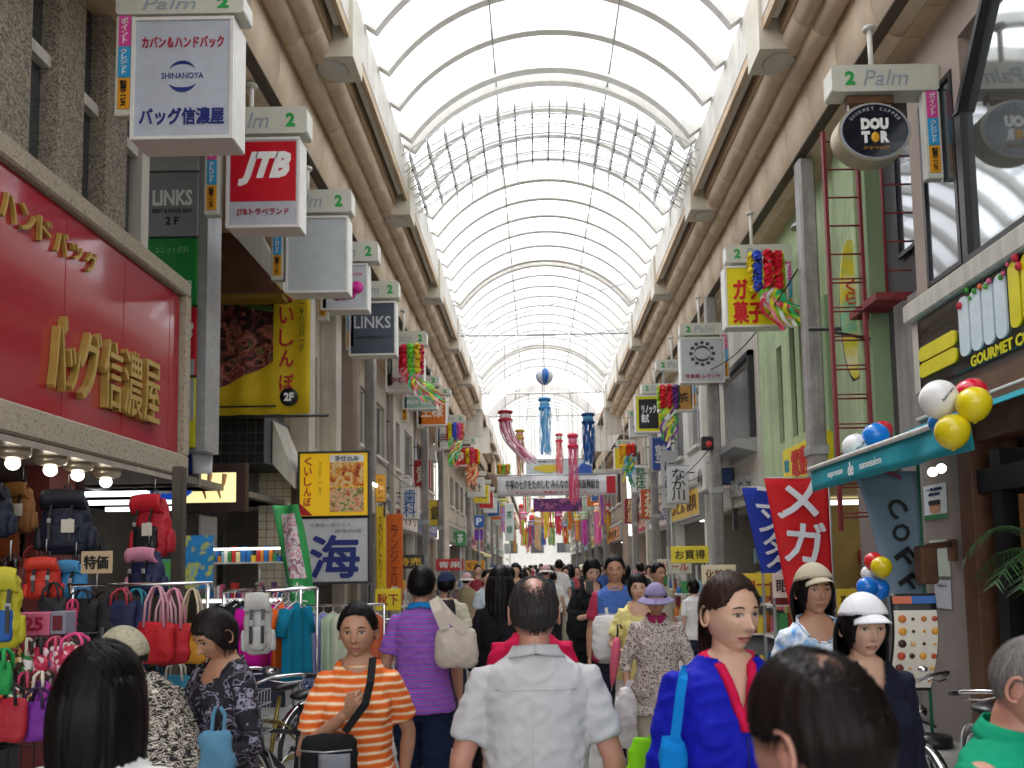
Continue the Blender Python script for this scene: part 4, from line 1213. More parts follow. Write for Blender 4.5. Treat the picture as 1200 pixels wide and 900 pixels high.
# RIGHT 3: grey building with big louvred window
g3 = thing('grey_corner_building', 'grey beige building with a large louvred window box and metal lettering', 'building')
wall_with_holes(1, XRt, 13.65, 17.6, 2.75, 9, [(14.0, 16.2, 3.9, 5.3)], M_beige2, g3)
window(g3, 1, XRt+0.1, 14.0, 16.2, 3.9, 5.3, 3, M_dark)
for k in range(16): MB().box(XRt+0.0, XRt+0.05, 14.08+0.13*k, 14.12+0.13*k, 3.95, 5.25).build('louvre', M_steel, g3)
MB().prism([(XRt-0.0, 3.62), (XRt-0.4, 3.72), (XRt-0.4, 3.85), (XRt, 3.88)], 13.9, 16.3, 'xz').build('window_sill', M_steel, g3)
MB().box(XRt-0.001, XRt-0.1, 13.9, 14.0, 3.9, 5.45).build('window_hood', M_dark, g3)
MB().box(XRt-0.1, XRt-0.001, 13.9, 16.3, 5.35, 5.45).build('window_hood', M_dark, g3)
letters('BIGS', 1.3, 0.36, M_steel, g3, (XRt-0.003, 15.0, 3.1), 'west', 0.08, 0.05, name='metal_letters')
m = MB().box(XRt+2.4, XRt+2.5, 13.6, 17.6, 0, 2.75).box(XRt+0.1, XRt+2.4, 13.6, 17.6, 2.7, 2.745)
m.build('interior_wall', M_inner, g3)
goods_stuff(g3, 1, XRt+1.2, XRt+0.8, 13.8, 17.3, (0.3, 0.75, 1.2, 1.65), 5, ['#efe9dc', '#e8c63a', '#b9b2a6', '#8fb7c9', '#d9618a'])
MB().box(XRt+0.3, XRt+2.2, 15.5, 15.58, 2.6, 2.66).build('ceiling_tube', M_tubeglow, g3)
# ribbed white pillar
rp = thing('ribbed_pillar', 'white ribbed cladding pillar with slanted grooves beyond the grey post', 'pillar', (0, 17.7, 0))
xa, xb = P(836, 500, 17.7).x, 3.88; za, zb_ = P(850, 552, 17.7).z, 6.82
MB().box(xa+0.01, xb, 0.02, 0.6, za, zb_).build('core', M_beige2, rp)
z = za
while z < zb_-0.12:
    MB().prism([(xa, z), (xb, z+0.07), (xb, z+0.15), (xa, z+0.08)], 0.0, 0.02).build('slanted_rib', M_white, rp); z += 0.12
# generic shops further along
gl = [(-1, 17.0, 21.3, 'cream shop building with stained brown pier beyond the restaurant', M_beige, '#3a3a3c', '#e8e4d8', M_brownw, '洋品ヤマト', None),
      (-1, 21.4, 26.0, 'pale panelled shop building beyond the slim post', M_beige2, '#f0ece0', '#a02020', M_beige, '薬 くすり', None),
      (-1, 26.1, 31.1, 'brown rendered shop building before the side street on the bag shop side', M_brownw, '#2a5a9a', '#f0f0f0', None, 'サンドラッグ', None),
      (1, 18.3, 22.6, 'white faced shop building with yellow stall front', M_white, '#e8c21a', '#6a1a10', None, 'ふとん 寝具', None),
      (1, 22.7, 27.0, 'pale grey shop building with tall cloth banner', M_beige2, '#efe9dc', '#204a8a', M_greyw, 'お茶の店', None),
      (1, 27.1, 31.1, 'brown shop building before the side street on the coffee shop side', M_brownw, '#b02a2a', '#f6f0e0', M_beige2, '靴とカバン', None)]
for i, (s_, a, b, lab, wm, sm, tx, cl, sg_, aw_) in enumerate(gl):
    shop(s_, a, b, lab, wm, 30+i, sg_, sm, tx, col=cl, awn=aw_)
y = 36.2
dl = ['beige', 'brown', 'pale', 'grey', 'cream', 'tan', 'white', 'ochre']
fl = ['first', 'second', 'third', 'fourth', 'fifth', 'sixth', 'seventh']
for k in range(7):
    for s_ in (-1, 1):
        i = k*2 + (s_ > 0)
        shop(s_, y, y+7.6, '%s shop building, %s beyond the crossing on the %s side' % (dl[i % 8], fl[k], 'bag shop' if s_ < 0 else 'coffee shop'),
             (M_beige, M_brownw, M_beige2, M_greyw, M_beige, M_brownw, M_white, M_beige)[i % 8], 60+i, SIGNW[i], random.choice(PAL), '#15151a', awn=random.choice([None, None, None, '#e8d9a0']), nwin=3)
    y += 8.0
# side street buildings seen through the crossing
for s_ in (-1, 1):
    o = thing('corner_building', 'plain pale building set back in the side street at the %s' % ('bag shop side' if s_ < 0 else 'coffee shop side'), 'building')
    MB().box(s_*9, s_*9.3, 30, 37, 0, 10).build('wall', M_beige2, o)
    for q in range(3): window(o, s_, s_*9, 31+2*q, 32+2*q, 2.5, 4, 2)

for s_ in (-1, 1):
    o = thing('rear_wall', None, None, kind='structure'); 
    MB().box(s_*7.2, s_*7.5, -3, 30, 0, 9.2).build('wall', M_inner, o)
    MB().box(s_*4.3, s_*7.2, -3, 30.9, 9.2, 9.3).build('slab', M_inner, o)
    MB().box(s_*4.15, s_*7.2, -3, 12.9 if s_ < 0 else 9, 2.72, 2.76).build('slab', M_inner, o)
ee = thing('end_building', 'pale building closing the far end of the street', 'building')
MB().box(-14, 14, 121, 122, 0, 7.5).build('wall', M_white, ee)
for k in range(5): MB().box(-9+4*k, -7+4*k, 120.95, 120.99, 3.5, 5.0).build('window', M_pane, ee)
# ------------------------------------------------------------------ hanging shop signs with their header boards
M_head = mat('header_board', (0.60, 0.60, 0.52), 0.4, var=0.05)
M_ghost = flat('#9aa3ae', 0.5)
M_box = mat('sign_casing', (0.68, 0.66, 0.60), 0.4, var=0.06)
M_rim = mat('sign_rim', (0.74, 0.73, 0.70), 0.35, var=0.04)
def hang(side, Y, hx0, hx1, hy0, hy1, box, lab, face, strips=True, depth=0.24, pole=True):
    """header rectangle and sign box given where they stand at depth Y"""
    t = thing('hanging_sign', lab, 'sign', (0, Y, 0), 0, 'hanging shop signs along the arcade')
    a, b = P(hx0, hy1, Y), P(hx1, hy0, Y)
    z0 = (a.z); z1 = b.z
    MB().prism(rrect(b.x-a.x, z1-z0, 0.035, 4, (a.x+b.x)/2, (z0+z1)/2), -0.01, 0.20).build('header_board', M_head, t)
    h = z1-z0; W = b.x-a.x
    nx_ = b.x-0.16*W if side < 0 else a.x+0.17*W
    letters('2', 0.095, h*0.52, M_green2, t, (nx_, -0.011, (z0+z1)/2), bold=0.045, name='number')
    letters('Palm', 0.42*W, h*0.58, M_ghost, t, (a.x+W*(0.42 if side < 0 else 0.5), -0.011, (z0+z1)/2), bold=0.0, shear=0.25, name='ghost_lettering')
    if pole:
        xp = a.x+W*0.42
        MB().tube([(xp, 0.1, z1), (xp, 0.1, 6.84)], 0.025, 8).build('hanger_pole', M_white, t)
        MB().lathe([(0.06, 0), (0.06, 0.03), (0.0001, 0.03)], 12, (xp, 0.1, 6.80)).build('ceiling_flange', M_white, t)
    if strips:
        xs_ = a.x+0.03 if side < 0 else b.x-0.13
        zt_ = z0-0.004 if side > 0 else z0-0.004
        MB().box(xs_-0.03, xs_+0.1+0.03, 0.0, 0.09, zt_-0.86, zt_, bev=0.008).build('strip_post', M_head, t)
        for k, (c, tx, tc_) in enumerate((('#D8489A', 'ポイント', '#f4f2ee'), ('#2E9AD0', 'クレジット', '#f4f2ee'), ('#E09A1C', '駐車サービス', '#2a2a20'))):
            MB().box(xs_, xs_+0.1, -0.008, -0.001, zt_-0.27*(k+1)+0.005, zt_-0.27*k-0.005).build('service_label', flat(c, 0.5), t)
            letters(tx, 0.055, 0.22, flat(tc_), t, (xs_+0.05, -0.009, zt_-0.27*k-0.135), bold=0.02, vertical=True, depth=0.003)
    if box:
        bx0, by0, bx1, by1 = box
        c, d = P(bx0, by1, Y), P(bx1, by0, Y)
        x0, x1, z0b, z1b = c.x, d.x, c.z, min(d.z, z0-0.012)
        MB().box(x0, x1, 0, depth, z0b, z1b, bev=0.012).build('casing', M_box, t)
        r_ = 0.028; m = MB()
        m.box(x0, x1, -0.02, -0.001, z1b-r_, z1b); m.box(x0, x1, -0.02, -0.001, z0b, z0b+r_)
        m.box(x0, x0+r_, -0.02, -0.001, z0b+r_, z1b-r_); m.box(x1-r_, x1, -0.02, -0.001, z0b+r_, z1b-r_)
        m.build('rim', M_rim, t)
        for xx in (x0+0.15, x1-0.15): MB().box(xx-0.02, xx+0.02, 0.08, 0.12, z1b-0.005, z0+0.005).build('hanger', M_steel, t)
        face(t, (x0+x1)/2, (z0b+z1b)/2, (x1-x0)-2*r_, (z1b-z0b)-2*r_)
    return t
def panel(t, cx, cz, w, h, m): MB().box(cx-w/2, cx+w/2, -0.008, -0.001, cz-h/2, cz+h/2).build('face_panel', m, t)
M_pgrey = flat('#B9C0CC', 0.3)
def ring(t, cx, cz, r0, r1, a0, a1, m, name='emblem_arc'):
    o = MB(); n = 16; vs = []
    for k in range(n+1):
        a = R(a0+(a1-a0)*k/n); f = math.sin(PI*k/n); ri = r1-(r1-r0)*f
        for y in (-0.013, -0.009):
            vs += [(cx+r1*math.cos(a), y, cz+r1*math.sin(a)), (cx+ri*math.cos(a), y, cz+ri*math.sin(a))]
    fs = []
    for k in range(n):
        b = 4*k; fs += [(b, b+1, b+5, b+4), (b+2, b+6, b+7, b+3), (b, b+4, b+6, b+2), (b+1, b+3, b+7, b+5)]
    o.add(vs, fs); return o.build(name, m, t)
def f_bag(t, cx, cz, w, h):
    panel(t, cx, cz, w, h, M_pgrey)
    letters('カバン＆ハンドバック', w*0.86, h*0.1, flat('#B01C38'), t, (cx, -0.009, cz+h*0.31), bold=0.03)
    ring(t, cx, cz+h*0.03, w*0.115, w*0.15, 25, 155, M_letter_navy); ring(t, cx, cz+h*0.0, w*0.105, w*0.155, 205, 335, M_letter_navy)
    letters('SHINANOYA', w*0.44, h*0.05, M_letter_navy, t, (cx, -0.009, cz+h*0.02), bold=0.0)
    letters('バッグ信濃屋', w*0.88, h*0.14, M_letter_navy, t, (cx, -0.009, cz-h*0.33), bold=0.045)
def f_travel(t, cx, cz, w, h):
    panel(t, cx, cz, w, h, flat('#B9BDC6', 0.3))
    MB().box(cx-w*0.48, cx+w*0.48, -0.013, -0.008, cz-h*0.22, cz+h*0.48).build('red_field', flat('#C8142A', 0.3), t)
    letters('JTB', w*0.78, h*0.4, M_letter_white, t, (cx+w*0.02, -0.014, cz+h*0.16), bold=0.06, shear=0.35)
    letters('JTBトラベランド', w*0.76, h*0.09, flat('#B01C38'), t, (cx, -0.009, cz-h*0.35), bold=0.02)
def f_blank(t, cx, cz, w, h): panel(t, cx, cz, w, h, flat('#BCC3C6', 0.3))
def f_pink(t, cx, cz, w, h):
    panel(t, cx, cz, w, h, flat('#C9CBD2', 0.3))
    for k, (dx, dz, r_) in enumerate(((-0.3, -0.12, 0.13), (-0.15, -0.2, 0.12), (0, -0.18, 0.13), (0.15, -0.16, 0.13), (0.3, -0.02, 0.15), (0.12, 0.0, 0.12), (-0.1, -0.05, 0.12))):
        MB().lathe([(0.0001, 0), (r_*w, 0), (r_*w, 0.006), (0.0001, 0.006)], 16, (cx+dx*w, -0.009-0.001*k, cz+dz*h), 'y').build('bubble_letter', flat('#D82E9A'), t)
    letters('てぃる', w*0.5, h*0.18, flat('#7a1450'), t, (cx, -0.024, cz-h*0.12), bold=0.01)
    letters('Beauty', w*0.45, h*0.1, flat('#D0406a'), t, (cx+w*0.2, -0.009, cz+h*0.3), bold=0.01)
def f_links(t, cx, cz, w, h):
    panel(t, cx, cz, w, h, flat('#4A5260', 0.35))
    letters('LINKS', w*0.84, h*0.24, flat('#C8CBD0'), t, (cx, -0.009, cz+h*0.12), bold=0.01)
    letters('REST & POOL BAR 2F', w*0.74, h*0.05, M_letter_black, t, (cx, -0.009, cz-h*0.18), bold=0.01)
def f_txt(bgc, txt, tc_, hh=0.2, dz=-0.2, bd=0.03, ww=0.8):
    def f(t, cx, cz, w, h):
        panel(t, cx, cz, w, h, flat(bgc, 0.3)); letters(txt, w*ww, h*hh, flat(tc_), t, (cx, -0.009, cz+dz*h), bold=bd)
    return f
hang(-1, 6.25, 136, 286, -8, 18, (153, 20, 275, 165), 'white lightbox sign with navy and red lettering, largest hanging sign beside the red fascia', f_bag, depth=0.27)
hang(-1, 7.98, 240, 360, 125, 158, (265, 161, 352, 268), 'red and white lightbox sign of a travel agent next to the tenant tower', f_travel)
hang(-1, 9.75, 318, 412, 222, 250, (335, 253, 408, 344), 'blank pale grey hanging lightbox sign', f_blank)
hang(-1, 11.3, 372, 443, 283, 307, (376, 309, 431, 364), 'hanging sign with magenta bubble lettering between the blank sign and the dark grey sign', f_pink)
hang(-1, 12.9, 405, 467, 329, 350, (409, 353, 464, 417), 'dark slate grey hanging sign with pale thin capitals', f_links)
hang(-1, 15.5, 452, 500, 388, 405, (452, 417, 497, 459), 'whitish hanging sign with dark red lettering behind the slate grey one', f_txt('#C6C2BC', '中むらや', '#8a2a4a'))
hang(-1, 18.3, 470, 515, 440, 452, (472, 463, 512, 480), 'flat pale teal hanging sign with white border under the whitish one', f_txt('#9FBFB0', '眼鏡', '#e8efe8', 0.4, 0))
hang(-1, 20.3, 488, 528, 455, 463, (489, 465, 523, 499), 'orange hanging sign with a white square', f_txt('#D8741C', '王様', '#f0e8e0', 0.45, 0.0))
hang(-1, 23.5, 510, 545, 486, 495, (512, 500, 540, 526), 'distant pale hanging sign beyond the orange one', f_txt('#D0CFC8', '呉服', '#5a2a2a', 0.4, 0))
hang(-1, 27.5, 530, 558, 512, 520, (532, 523, 556, 546), 'distant red hanging sign beside the crossing on the bag shop side', f_txt('#C02A2A', '寿司', '#f0e8e0', 0.4, 0))
# right side
def f_yel(t, cx, cz, w, h):
    panel(t, cx, cz, w, h, flat('#E8D81A', 0.35)); letters('ガチ\n菓子', w*0.5, h*0.75, flat('#D01820'), t, (cx-w*0.15, -0.009, cz-h*0.08), bold=0.07)
def f_snow(t, cx, cz, w, h):
    panel(t, cx, cz, w, h, flat('#BFC2C6', 0.3))
    for k in range(12):
        a = 2*PI*k/12; r_ = w*0.27
        MB().box(cx+r_*math.cos(a)-0.035, cx+r_*math.cos(a)+0.035, -0.013, -0.009, cz+h*0.15+r_*math.sin(a)-0.03, cz+h*0.15+r_*math.sin(a)+0.03).build('emblem_block', flat('#3a3a3e'), t)
    ring(t, cx, cz+h*0.15, w*0.14, w*0.2, 0, 180, flat('#3a3a3e')); ring(t, cx, cz+h*0.15, w*0.14, w*0.2, 180, 360, flat('#3a3a3e'))
    letters('写真館 ムサシヤ', w*0.84, h*0.1, flat('#B02050'), t, (cx, -0.009, cz-h*0.38), bold=0.03)
def f_blk(t, cx, cz, w, h):
    panel(t, cx, cz, w, h, flat('#D8D41C', 0.35))
    MB().box(cx-w*0.4, cx+w*0.4, -0.013, -0.008, cz-h*0.42, cz+h*0.42).build('black_field', M_letter_black, t)
    letters('リノック\n株式', w*0.6, h*0.5, M_letter_white, t, (cx, -0.014, cz), bold=0.04)
hang(1, 11.3, 851, 928, 286, 308, (851, 311, 922, 384), 'bright yellow hanging sign with bold red lettering behind a paper flower garland', f_yel)
hang(1, 15.0, 797, 853, 378, 393, (798, 395, 848, 449), 'grey hanging sign with a square snowflake emblem and crimson lettering', f_snow)
hang(1, 17.7, 769, 815, 421, 434, (772, 450, 812, 482), 'tan hanging sign behind the paper garland beyond the snowflake sign', f_txt('#B98A4A', '喫茶', '#3a2010', 0.4, 0))
hang(1, 20.6, 752, 790, 449, 461, (745, 463, 775, 507), 'black hanging sign with a lime yellow border and white lettering', f_blk)
hang(1, 24.0, 735, 765, 480, 489, (738, 490, 762, 512), 'pale grey distant hanging sign beyond the black and yellow one', f_txt('#C8CCCE', 'サンモール', '#2a4a8a', 0.2, 0))
hang(1, 27.5, 722, 745, 515, 522, (720, 524, 742, 550), 'distant yellow hanging sign near the street banner', f_txt('#E0C81C', '薬', '#b02a1c', 0.6, 0, 0.03, 0.5))
# oval coffee sign
t = hang(1, 7.24, 975, 1099, 75, 108, None, 'black oval coffee shop sign hanging from a header board with colour strips', None, depth=0.3)
c_ = P(1025, 154, 7.24)
def oval(r_, z_): return [(c_.x+r_*0.345*math.cos(2*PI*k/48), c_.z+r_*0.285*math.sin(2*PI*k/48)) for k in range(48)]
MB().prism(oval(1.0, 0), 0.0, 0.2).build('casing', mat('brass_rim', (0.45, 0.38, 0.26), 0.4, 0.3), t)
MB().prism(oval(0.95, 0), -0.012, -0.001).build('face_ring', flat('#a8b0bc', 0.3), t)
MB().prism(oval(0.90, 0), -0.018, -0.013).build('face_panel', mat('deep_navy', (0.008, 0.01, 0.02), 0.15, var=0, coat=0.5), t)
letters('DOU', 0.26, 0.115, M_letter_white, t, (c_.x-0.005, -0.019, c_.z+0.065), bold=0.07)
letters('T', 0.08, 0.115, M_letter_white, t, (c_.x-0.095, -0.019, c_.z-0.065), bold=0.07)
letters('R', 0.08, 0.115, M_letter_white, t, (c_.x+0.085, -0.019, c_.z-0.065), bold=0.07)
MB().ball((c_.x-0.003, -0.012, c_.z-0.065), 0.058, 14, sx=0.75, sy=0.25).build('bean_emblem', flat('#E0A81C'), t)
letters('コーヒーショップ', 0.24, 0.035, flat('#D8A02A'), t, (c_.x, -0.019, c_.z-0.17), bold=0.02)
for k, ch in enumerate('GOURMET COFFEE'):
    a = R(148 - k*116/13)
    if ch != ' ': letters(ch, 0.022, 0.03, flat('#b8bcc6'), t, (c_.x+0.265*math.cos(a), -0.019, c_.z+0.215*math.sin(a)), bold=0.0, rot=(0, -(a-PI/2), 0))
for xx in (-0.2, 0.2): MB().tube([(c_.x+xx, 0.1, c_.z+0.22), (c_.x+xx, 0.1, P(1025, 108, 7.24).z)], 0.012, 6).build('hanger', M_rim, t)
MB().box(c_.x-0.22, c_.x+0.22, 0.05, 0.15, P(1025, 108, 7.24).z-0.07, P(1025, 108, 7.24).z-0.002).build('junction_box', M_brown, t)

# ------------------------------------------------------------------ banner across the street
bn = thing('street_banner', 'white banner across the street with black lettering and a red square at one end', 'banner', (0, 26.0, 0))
a, b = P(583, 582, 26.0), P(723, 556, 26.0)
MB().sheet(lambda u, v: (a.x+(b.x-a.x)*u, 0.03*math.sin(u*11), a.z+(b.z-a.z)*v), 24, 3, 0.01).build('cloth', flat('#E4E4E8', 0.6), bn)
letters('平塚の七夕をたのしむ みんなの商店街振興組合', (b.x-a.x)*0.78, (b.z-a.z)*0.45, M_letter_black, bn, (a.x+(b.x-a.x)*0.46, -0.06, a.z+(b.z-a.z)*0.56), bold=0.03)
letters('キャンペーン実施中 サマーセール', (b.x-a.x)*0.6, (b.z-a.z)*0.14, flat('#C8303a'), bn, (a.x+(b.x-a.x)*0.45, -0.06, a.z+(b.z-a.z)*0.16), bold=0.03)
MB().box(a.x+(b.x-a.x)*0.91, a.x+(b.x-a.x)*0.985, -0.06, -0.045, a.z+0.05, b.z-0.05).build('red_square', flat('#C01C2C'), bn)
MB().tube([(a.x-1.2, 0.0, b.z+0.03), (b.x+1.2, 0.0, b.z+0.03)], 0.02, 6).build('wire', M_steel, bn)
for xx in (a.x+0.3, b.x-0.3): MB().tube([(xx, 0, b.z), (xx, 0, FZ1+0.5)], 0.006, 4).build('wire', M_steel, bn)
pbn = thing('picture_banner', 'picture banner with yellow map and blue mountain above the white lettered banner', 'banner', (0, 28.0, 0))
a, b = P(617, 562, 28.0), P(694, 538, 28.0)
MB().box(a.x, b.x, 0, 0.02, a.z, b.z).build('cloth', flat('#CBD8DC', 0.6), pbn)
MB().prism([(a.x+1.15, a.z+0.02), (b.x-0.02, a.z+0.02), (b.x-0.02, b.z-0.25), (b.x-0.35, b.z-0.12), (b.x-0.6, a.z+0.3)], -0.02, -0.004).build('mountain', flat('#2A56B0'), pbn)
MB().prism([(a.x+0.25, a.z+0.35), (a.x+0.75, a.z+0.22), (a.x+1.2, a.z+0.3), (a.x+1.25, a.z+0.5), (a.x+0.6, a.z+0.52), (a.x+0.3, a.z+0.45)], -0.02, -0.004).build('island', flat('#D8C23A'), pbn)
letters('湘南ひらつか', 0.9, 0.07, M_letter_black, pbn, ((a.x+b.x)/2-0.3, -0.005, b.z-0.06), bold=0.02)
MB().tube([(a.x, 0.02, b.z+0.02), (b.x, 0.02, b.z+0.02)], 0.02, 6).build('top_rail', M_steel, pbn)
for xx in (a.x+0.2, b.x-0.2): MB().tube([(xx, 0.02, b.z), (xx, 0.02, FZ1+0.4)], 0.006, 4).build('wire', M_steel, pbn)

# ------------------------------------------------------------------ star festival streamers
def streamer(px, pyt, pyb, Y, cols, lab, wpx, kind='tube', sway=0.0, nstr=22):
    c0, c1 = P(px, pyt, Y), P(px, pyb, Y)
    t = thing('paper_streamer', lab, 'paper streamer', (c0.x, Y, c0.z), 0, 'star festival streamers over the street')
    H = c0.z-c1.z; r_ = wpx/2*Y/FPX
    hz = H*0.18
    m = MB().tube([(0, 0, 0), (0, 0, 0.01)], 0.002, 4)
    MB().tube([(0, 0, 0.0), (0, 0, max(0.1, min(FZ1+0.55, 9.2)-c0.z))], 0.006, 4).build('wire', M_steel, t)
    MB().lathe([(r_*0.55, 0), (r_*1.0, -hz*0.1), (r_*1.0, -hz*0.28), (r_*0.78, -hz*0.36)], 16).build('crown_ring', flat(cols[0], 0.6), t)
    MB().lathe([(r_*0.72, -hz*0.36), (r_*0.8, -hz*0.6), (r_*0.72, -hz*0.9)], 16).build('head', flat(cols[1], 0.6), t)
    MB().lathe([(r_*0.9, -hz*0.88), (r_*1.0, -hz*0.95), (r_*0.96, -hz*1.12), (r_*0.85, -hz*1.2)], 16).build('crown_ring', flat(cols[0], 0.6), t)
    rn = random.Random(int(px*7+pyt)); gr = {}
    for k in range(nstr):
        a_ = 2*PI*k/nstr; c = cols[2:][k % max(1, len(cols)-2)] if len(cols) > 2 else cols[1]
        L = (H-hz*1.1)*rn.uniform(0.86, 1.0); ph = rn.uniform(0, 6); wd = r_*2*PI/nstr*0.42
        m = gr.setdefault(c, MB())
        def fn(u, v, a_=a_, L=L, ph=ph, wd=wd):
            q = r_*(0.86+0.08*math.sin(ph+5*v)); aa = a_+ (u-0.5)*wd*2/r_
            return (q*math.cos(aa)+sway*v*v*H+0.02*math.sin(ph+7*v), q*math.sin(aa), -hz*1.1-L*v)
        m.sheet(fn, 1, 8)
    for c, m in gr.items(): m.build('paper_ribbons', flat(c, 0.65), t)
    return t
streamer(638, 466, 535, 19.5, ['#3F8FD0', '#7FC0EA', '#4FA3E0', '#6FB8EA', '#9AD0F0'], 'sky blue paper streamer under the beach ball', 15)
streamer(689, 484, 544, 18.0, ['#163F80', '#5FA8D8', '#1C57A8', '#2A6FC0', '#123a78'], 'dark blue paper streamer with pale blue head', 16)
streamer(592, 481, 545, 18.5, ['#A8142C', '#f0e4e6', '#E8A8BC', '#f2d0dc', '#C05078'], 'crimson and white striped drum streamer with pink tails blown sideways', 18, sway=0.45)
streamer(671, 508, 592, 21.0, ['#E02A50', '#F088A8', '#E86A90', '#F080A0', '#E05080'], 'salmon pink paper streamer with a red crown in front of the white banner', 13)
streamer(609, 503, 560, 24.0, ['#C8A83A', '#E8B0A0', '#E07A8A', '#D8A86A', '#8AC080'], 'multicoloured pastel streamer behind the crimson drum', 11)
streamer(655, 508, 556, 27.0, ['#D82A3A', '#e8e4e6', '#E85060', '#F0A0A0'], 'small red and white streamer left of the salmon pink one', 9)
# ones further on, hanging low
rn = random.Random(11)
descr = ['lime green', 'yellow', 'orange', 'pink', 'violet', 'red', 'peach', 'green and white', 'magenta', 'golden', 'rose', 'pale green', 'scarlet', 'lilac', 'amber', 'blue']
cc = ['#B8C83A', '#E8D02A', '#E8782A', '#E878A8', '#9A5AB0', '#D8303A', '#F0B090', '#7AC080', '#D030A0', '#D8A83A', '#E05070', '#A8D8A0', '#E03A2A', '#B890D0', '#E8A03A', '#4A80D0']
pos = [(614, 600, 640, 32), (640, 590, 632, 34), (668, 592, 622, 31), (700, 590, 640, 33), (705, 560, 620, 30), (655, 600, 628, 38), (630, 606, 645, 36), (600, 600, 640, 39), (685, 600, 640, 40), (712, 590, 640, 42),
       (622, 610, 642, 44), (646, 612, 640, 46), (663, 612, 638, 50), (590, 585, 625, 31), (677, 604, 636, 48), (636, 612, 640, 52)]
for i, (px, a_, b_, Y) in enumerate(pos):
    streamer(px, a_, b_, Y, [cc[(i+3) % 16], '#f0e8e0', cc[i], cc[(i+5) % 16], cc[i]], '%s paper streamer hanging low in the distance beyond the banner' % descr[i], 9, nstr=12)
# dark painted festival board in the distance
o = thing('festival_board', 'dark purple painted festival board hung low under the white banner', 'board', (0, 29.5, 0))
a, b = P(625, 600, 29.5), P(682, 584, 29.5)
MB().box(a.x, b.x, 0, 0.04, a.z, b.z).build('board', noise_mix('festival_print', ['#1c1838', '#8a3a8a', '#2a2050', '#c06a9a', '#201838'], 2.6, 0.6, distortion=1), o)
MB().tube([(a.x-0.4, 0.02, b.z+0.02), (b.x+0.4, 0.02, b.z+0.02)], 0.02, 6).build('rail', M_steel, o)
for xx in (a.x+0.1, b.x-0.1): MB().tube([(xx, 0.02, b.z), (xx, 0.02, FZ1)], 0.008, 4).build('wire', M_steel, o)

# paper flower garlands on the signs
def petals(m, c, r_, n, rn):
    """crumpled tissue flower"""
    for k in range(n):
        d = Vector((rn.gauss(0, 1), rn.gauss(0, 1), rn.gauss(0, 1))).normalized()
        u = d.orthogonal().normalized(); v = d.cross(u)
        p = Vector(c)+d*r_*0.5; s_ = r_*rn.uniform(0.5, 0.8)
        m.add([p-u*s_, p-v*s_*0.7+d*r_*0.2, p+u*s_+d*r_*0.3, p+v*s_*0.7+d*r_*0.45], [(0, 1, 2), (0, 2, 3)])
def garland(px, py, Y, wpx, hpx, tail, lab, cols=('#E81C3A', '#F0D81C', '#3A5AD0', '#E85AA8', '#E87A1C'), tcols=('#7AE03A', '#F08A9A', '#E8E03A', '#3AD090', '#E83A5A', '#F0F0F0'), dx=0.0, ntail=16, seed=1):
    rn = random.Random(seed)
    c0 = P(px, py, Y); W = wpx*Y/FPX; H = hpx*Y/FPX; T = tail*Y/FPX
    t = thing('paper_garland', lab, 'garland', (c0.x, Y, c0.z), 0, 'paper flower garlands hung on the shop signs')
    nc_ = 5
    for i in range(nc_):
        m = MB()
        for j in range(6):
            ang = PI*(i/(nc_-1)-0.5)
            x = W/2*math.sin(ang)*0.85; yv = -W*0.25*math.cos(ang)
            petals(m, (x, yv, -H*j/6 - H/12), W*0.17, 26, rn)
        m.build('tissue_flowers', flat(cols[i % len(cols)], 0.75), t)
    gr = {}
    for k in range(ntail):
        m = gr.setdefault(tcols[k % len(tcols)], MB()); x0 = rn.uniform(-W*0.3, W*0.3); L = T*rn.uniform(0.5, 1.0); ph = rn.uniform(0, 6); am = rn.uniform(0.03, 0.09); q = rn.uniform(0.6, 1.4)
        m.sheet(lambda u, v: (x0+dx*v*v*T*q+am*math.sin(ph+9*v)+ (u-0.5)*0.035*W/0.3, -W*0.15+am*math.cos(ph+8*v), -H*0.85-L*v), 1, 12)
    for c, m in gr.items(): m.build('paper_tails', flat(c, 0.65), t)
    MB().tube([(0, 0, 0), (0, 0, 0.12)], 0.006, 4).build('hook', M_steel, t)
garland(897, 298, 10.9, 40, 46, 62, 'rainbow tissue flower garland with long green and red tails in front of the yellow sign', dx=0.6, cols=('#F0D81C', '#3A5AD0', '#E81C3A', '#E81C3A', '#C8D81C'), ntail=22, seed=2)
garland(482, 405, 14.8, 26, 34, 46, 'red and green tissue flower garland with tails drifting aside below the slate sign', dx=0.7, cols=('#D81C3A', '#E82A4A', '#7AD03A', '#E8D03A', '#D81C4A'), ntail=20, seed=3)
garland(533, 497, 19.5, 18, 18, 38, 'small red and yellow flower garland with pale green tails by the orange sign', seed=4)
garland(553, 527, 24.0, 16, 16, 36, 'red flower garland with peach tails beside the far red sign', cols=('#E82A2A', '#E8D01C', '#E03A5A'), tcols=('#F0A070', '#E8603A', '#F0D0A0'), seed=5)
garland(783, 453, 16.8, 24, 26, 56, 'red and purple flower garland with lime tails by the tan sign', cols=('#B8E03A', '#E8203A', '#E02A4A', '#7A3A9A', '#2A7A4A'), tcols=('#B8E83A', '#8A3A9A', '#F0E03A', '#F0F0F0', '#3A9A5A'), seed=6)
garland(736, 522, 23.0, 18, 12, 44, 'orange and red flower garland with blue green tails near the far yellow sign', cols=('#E8A01C', '#F0C02A', '#E8501C', '#E8302A', '#2A9A8A'), tcols=('#3AA08A', '#E8E03A', '#6ABAE0', '#4A9A5A'), seed=7)
garland(590, 545, 27.0, 14, 10, 30, 'orange and green tissue garland left of the picture banner', cols=('#8ac03a', '#E8a03A'), seed=8)

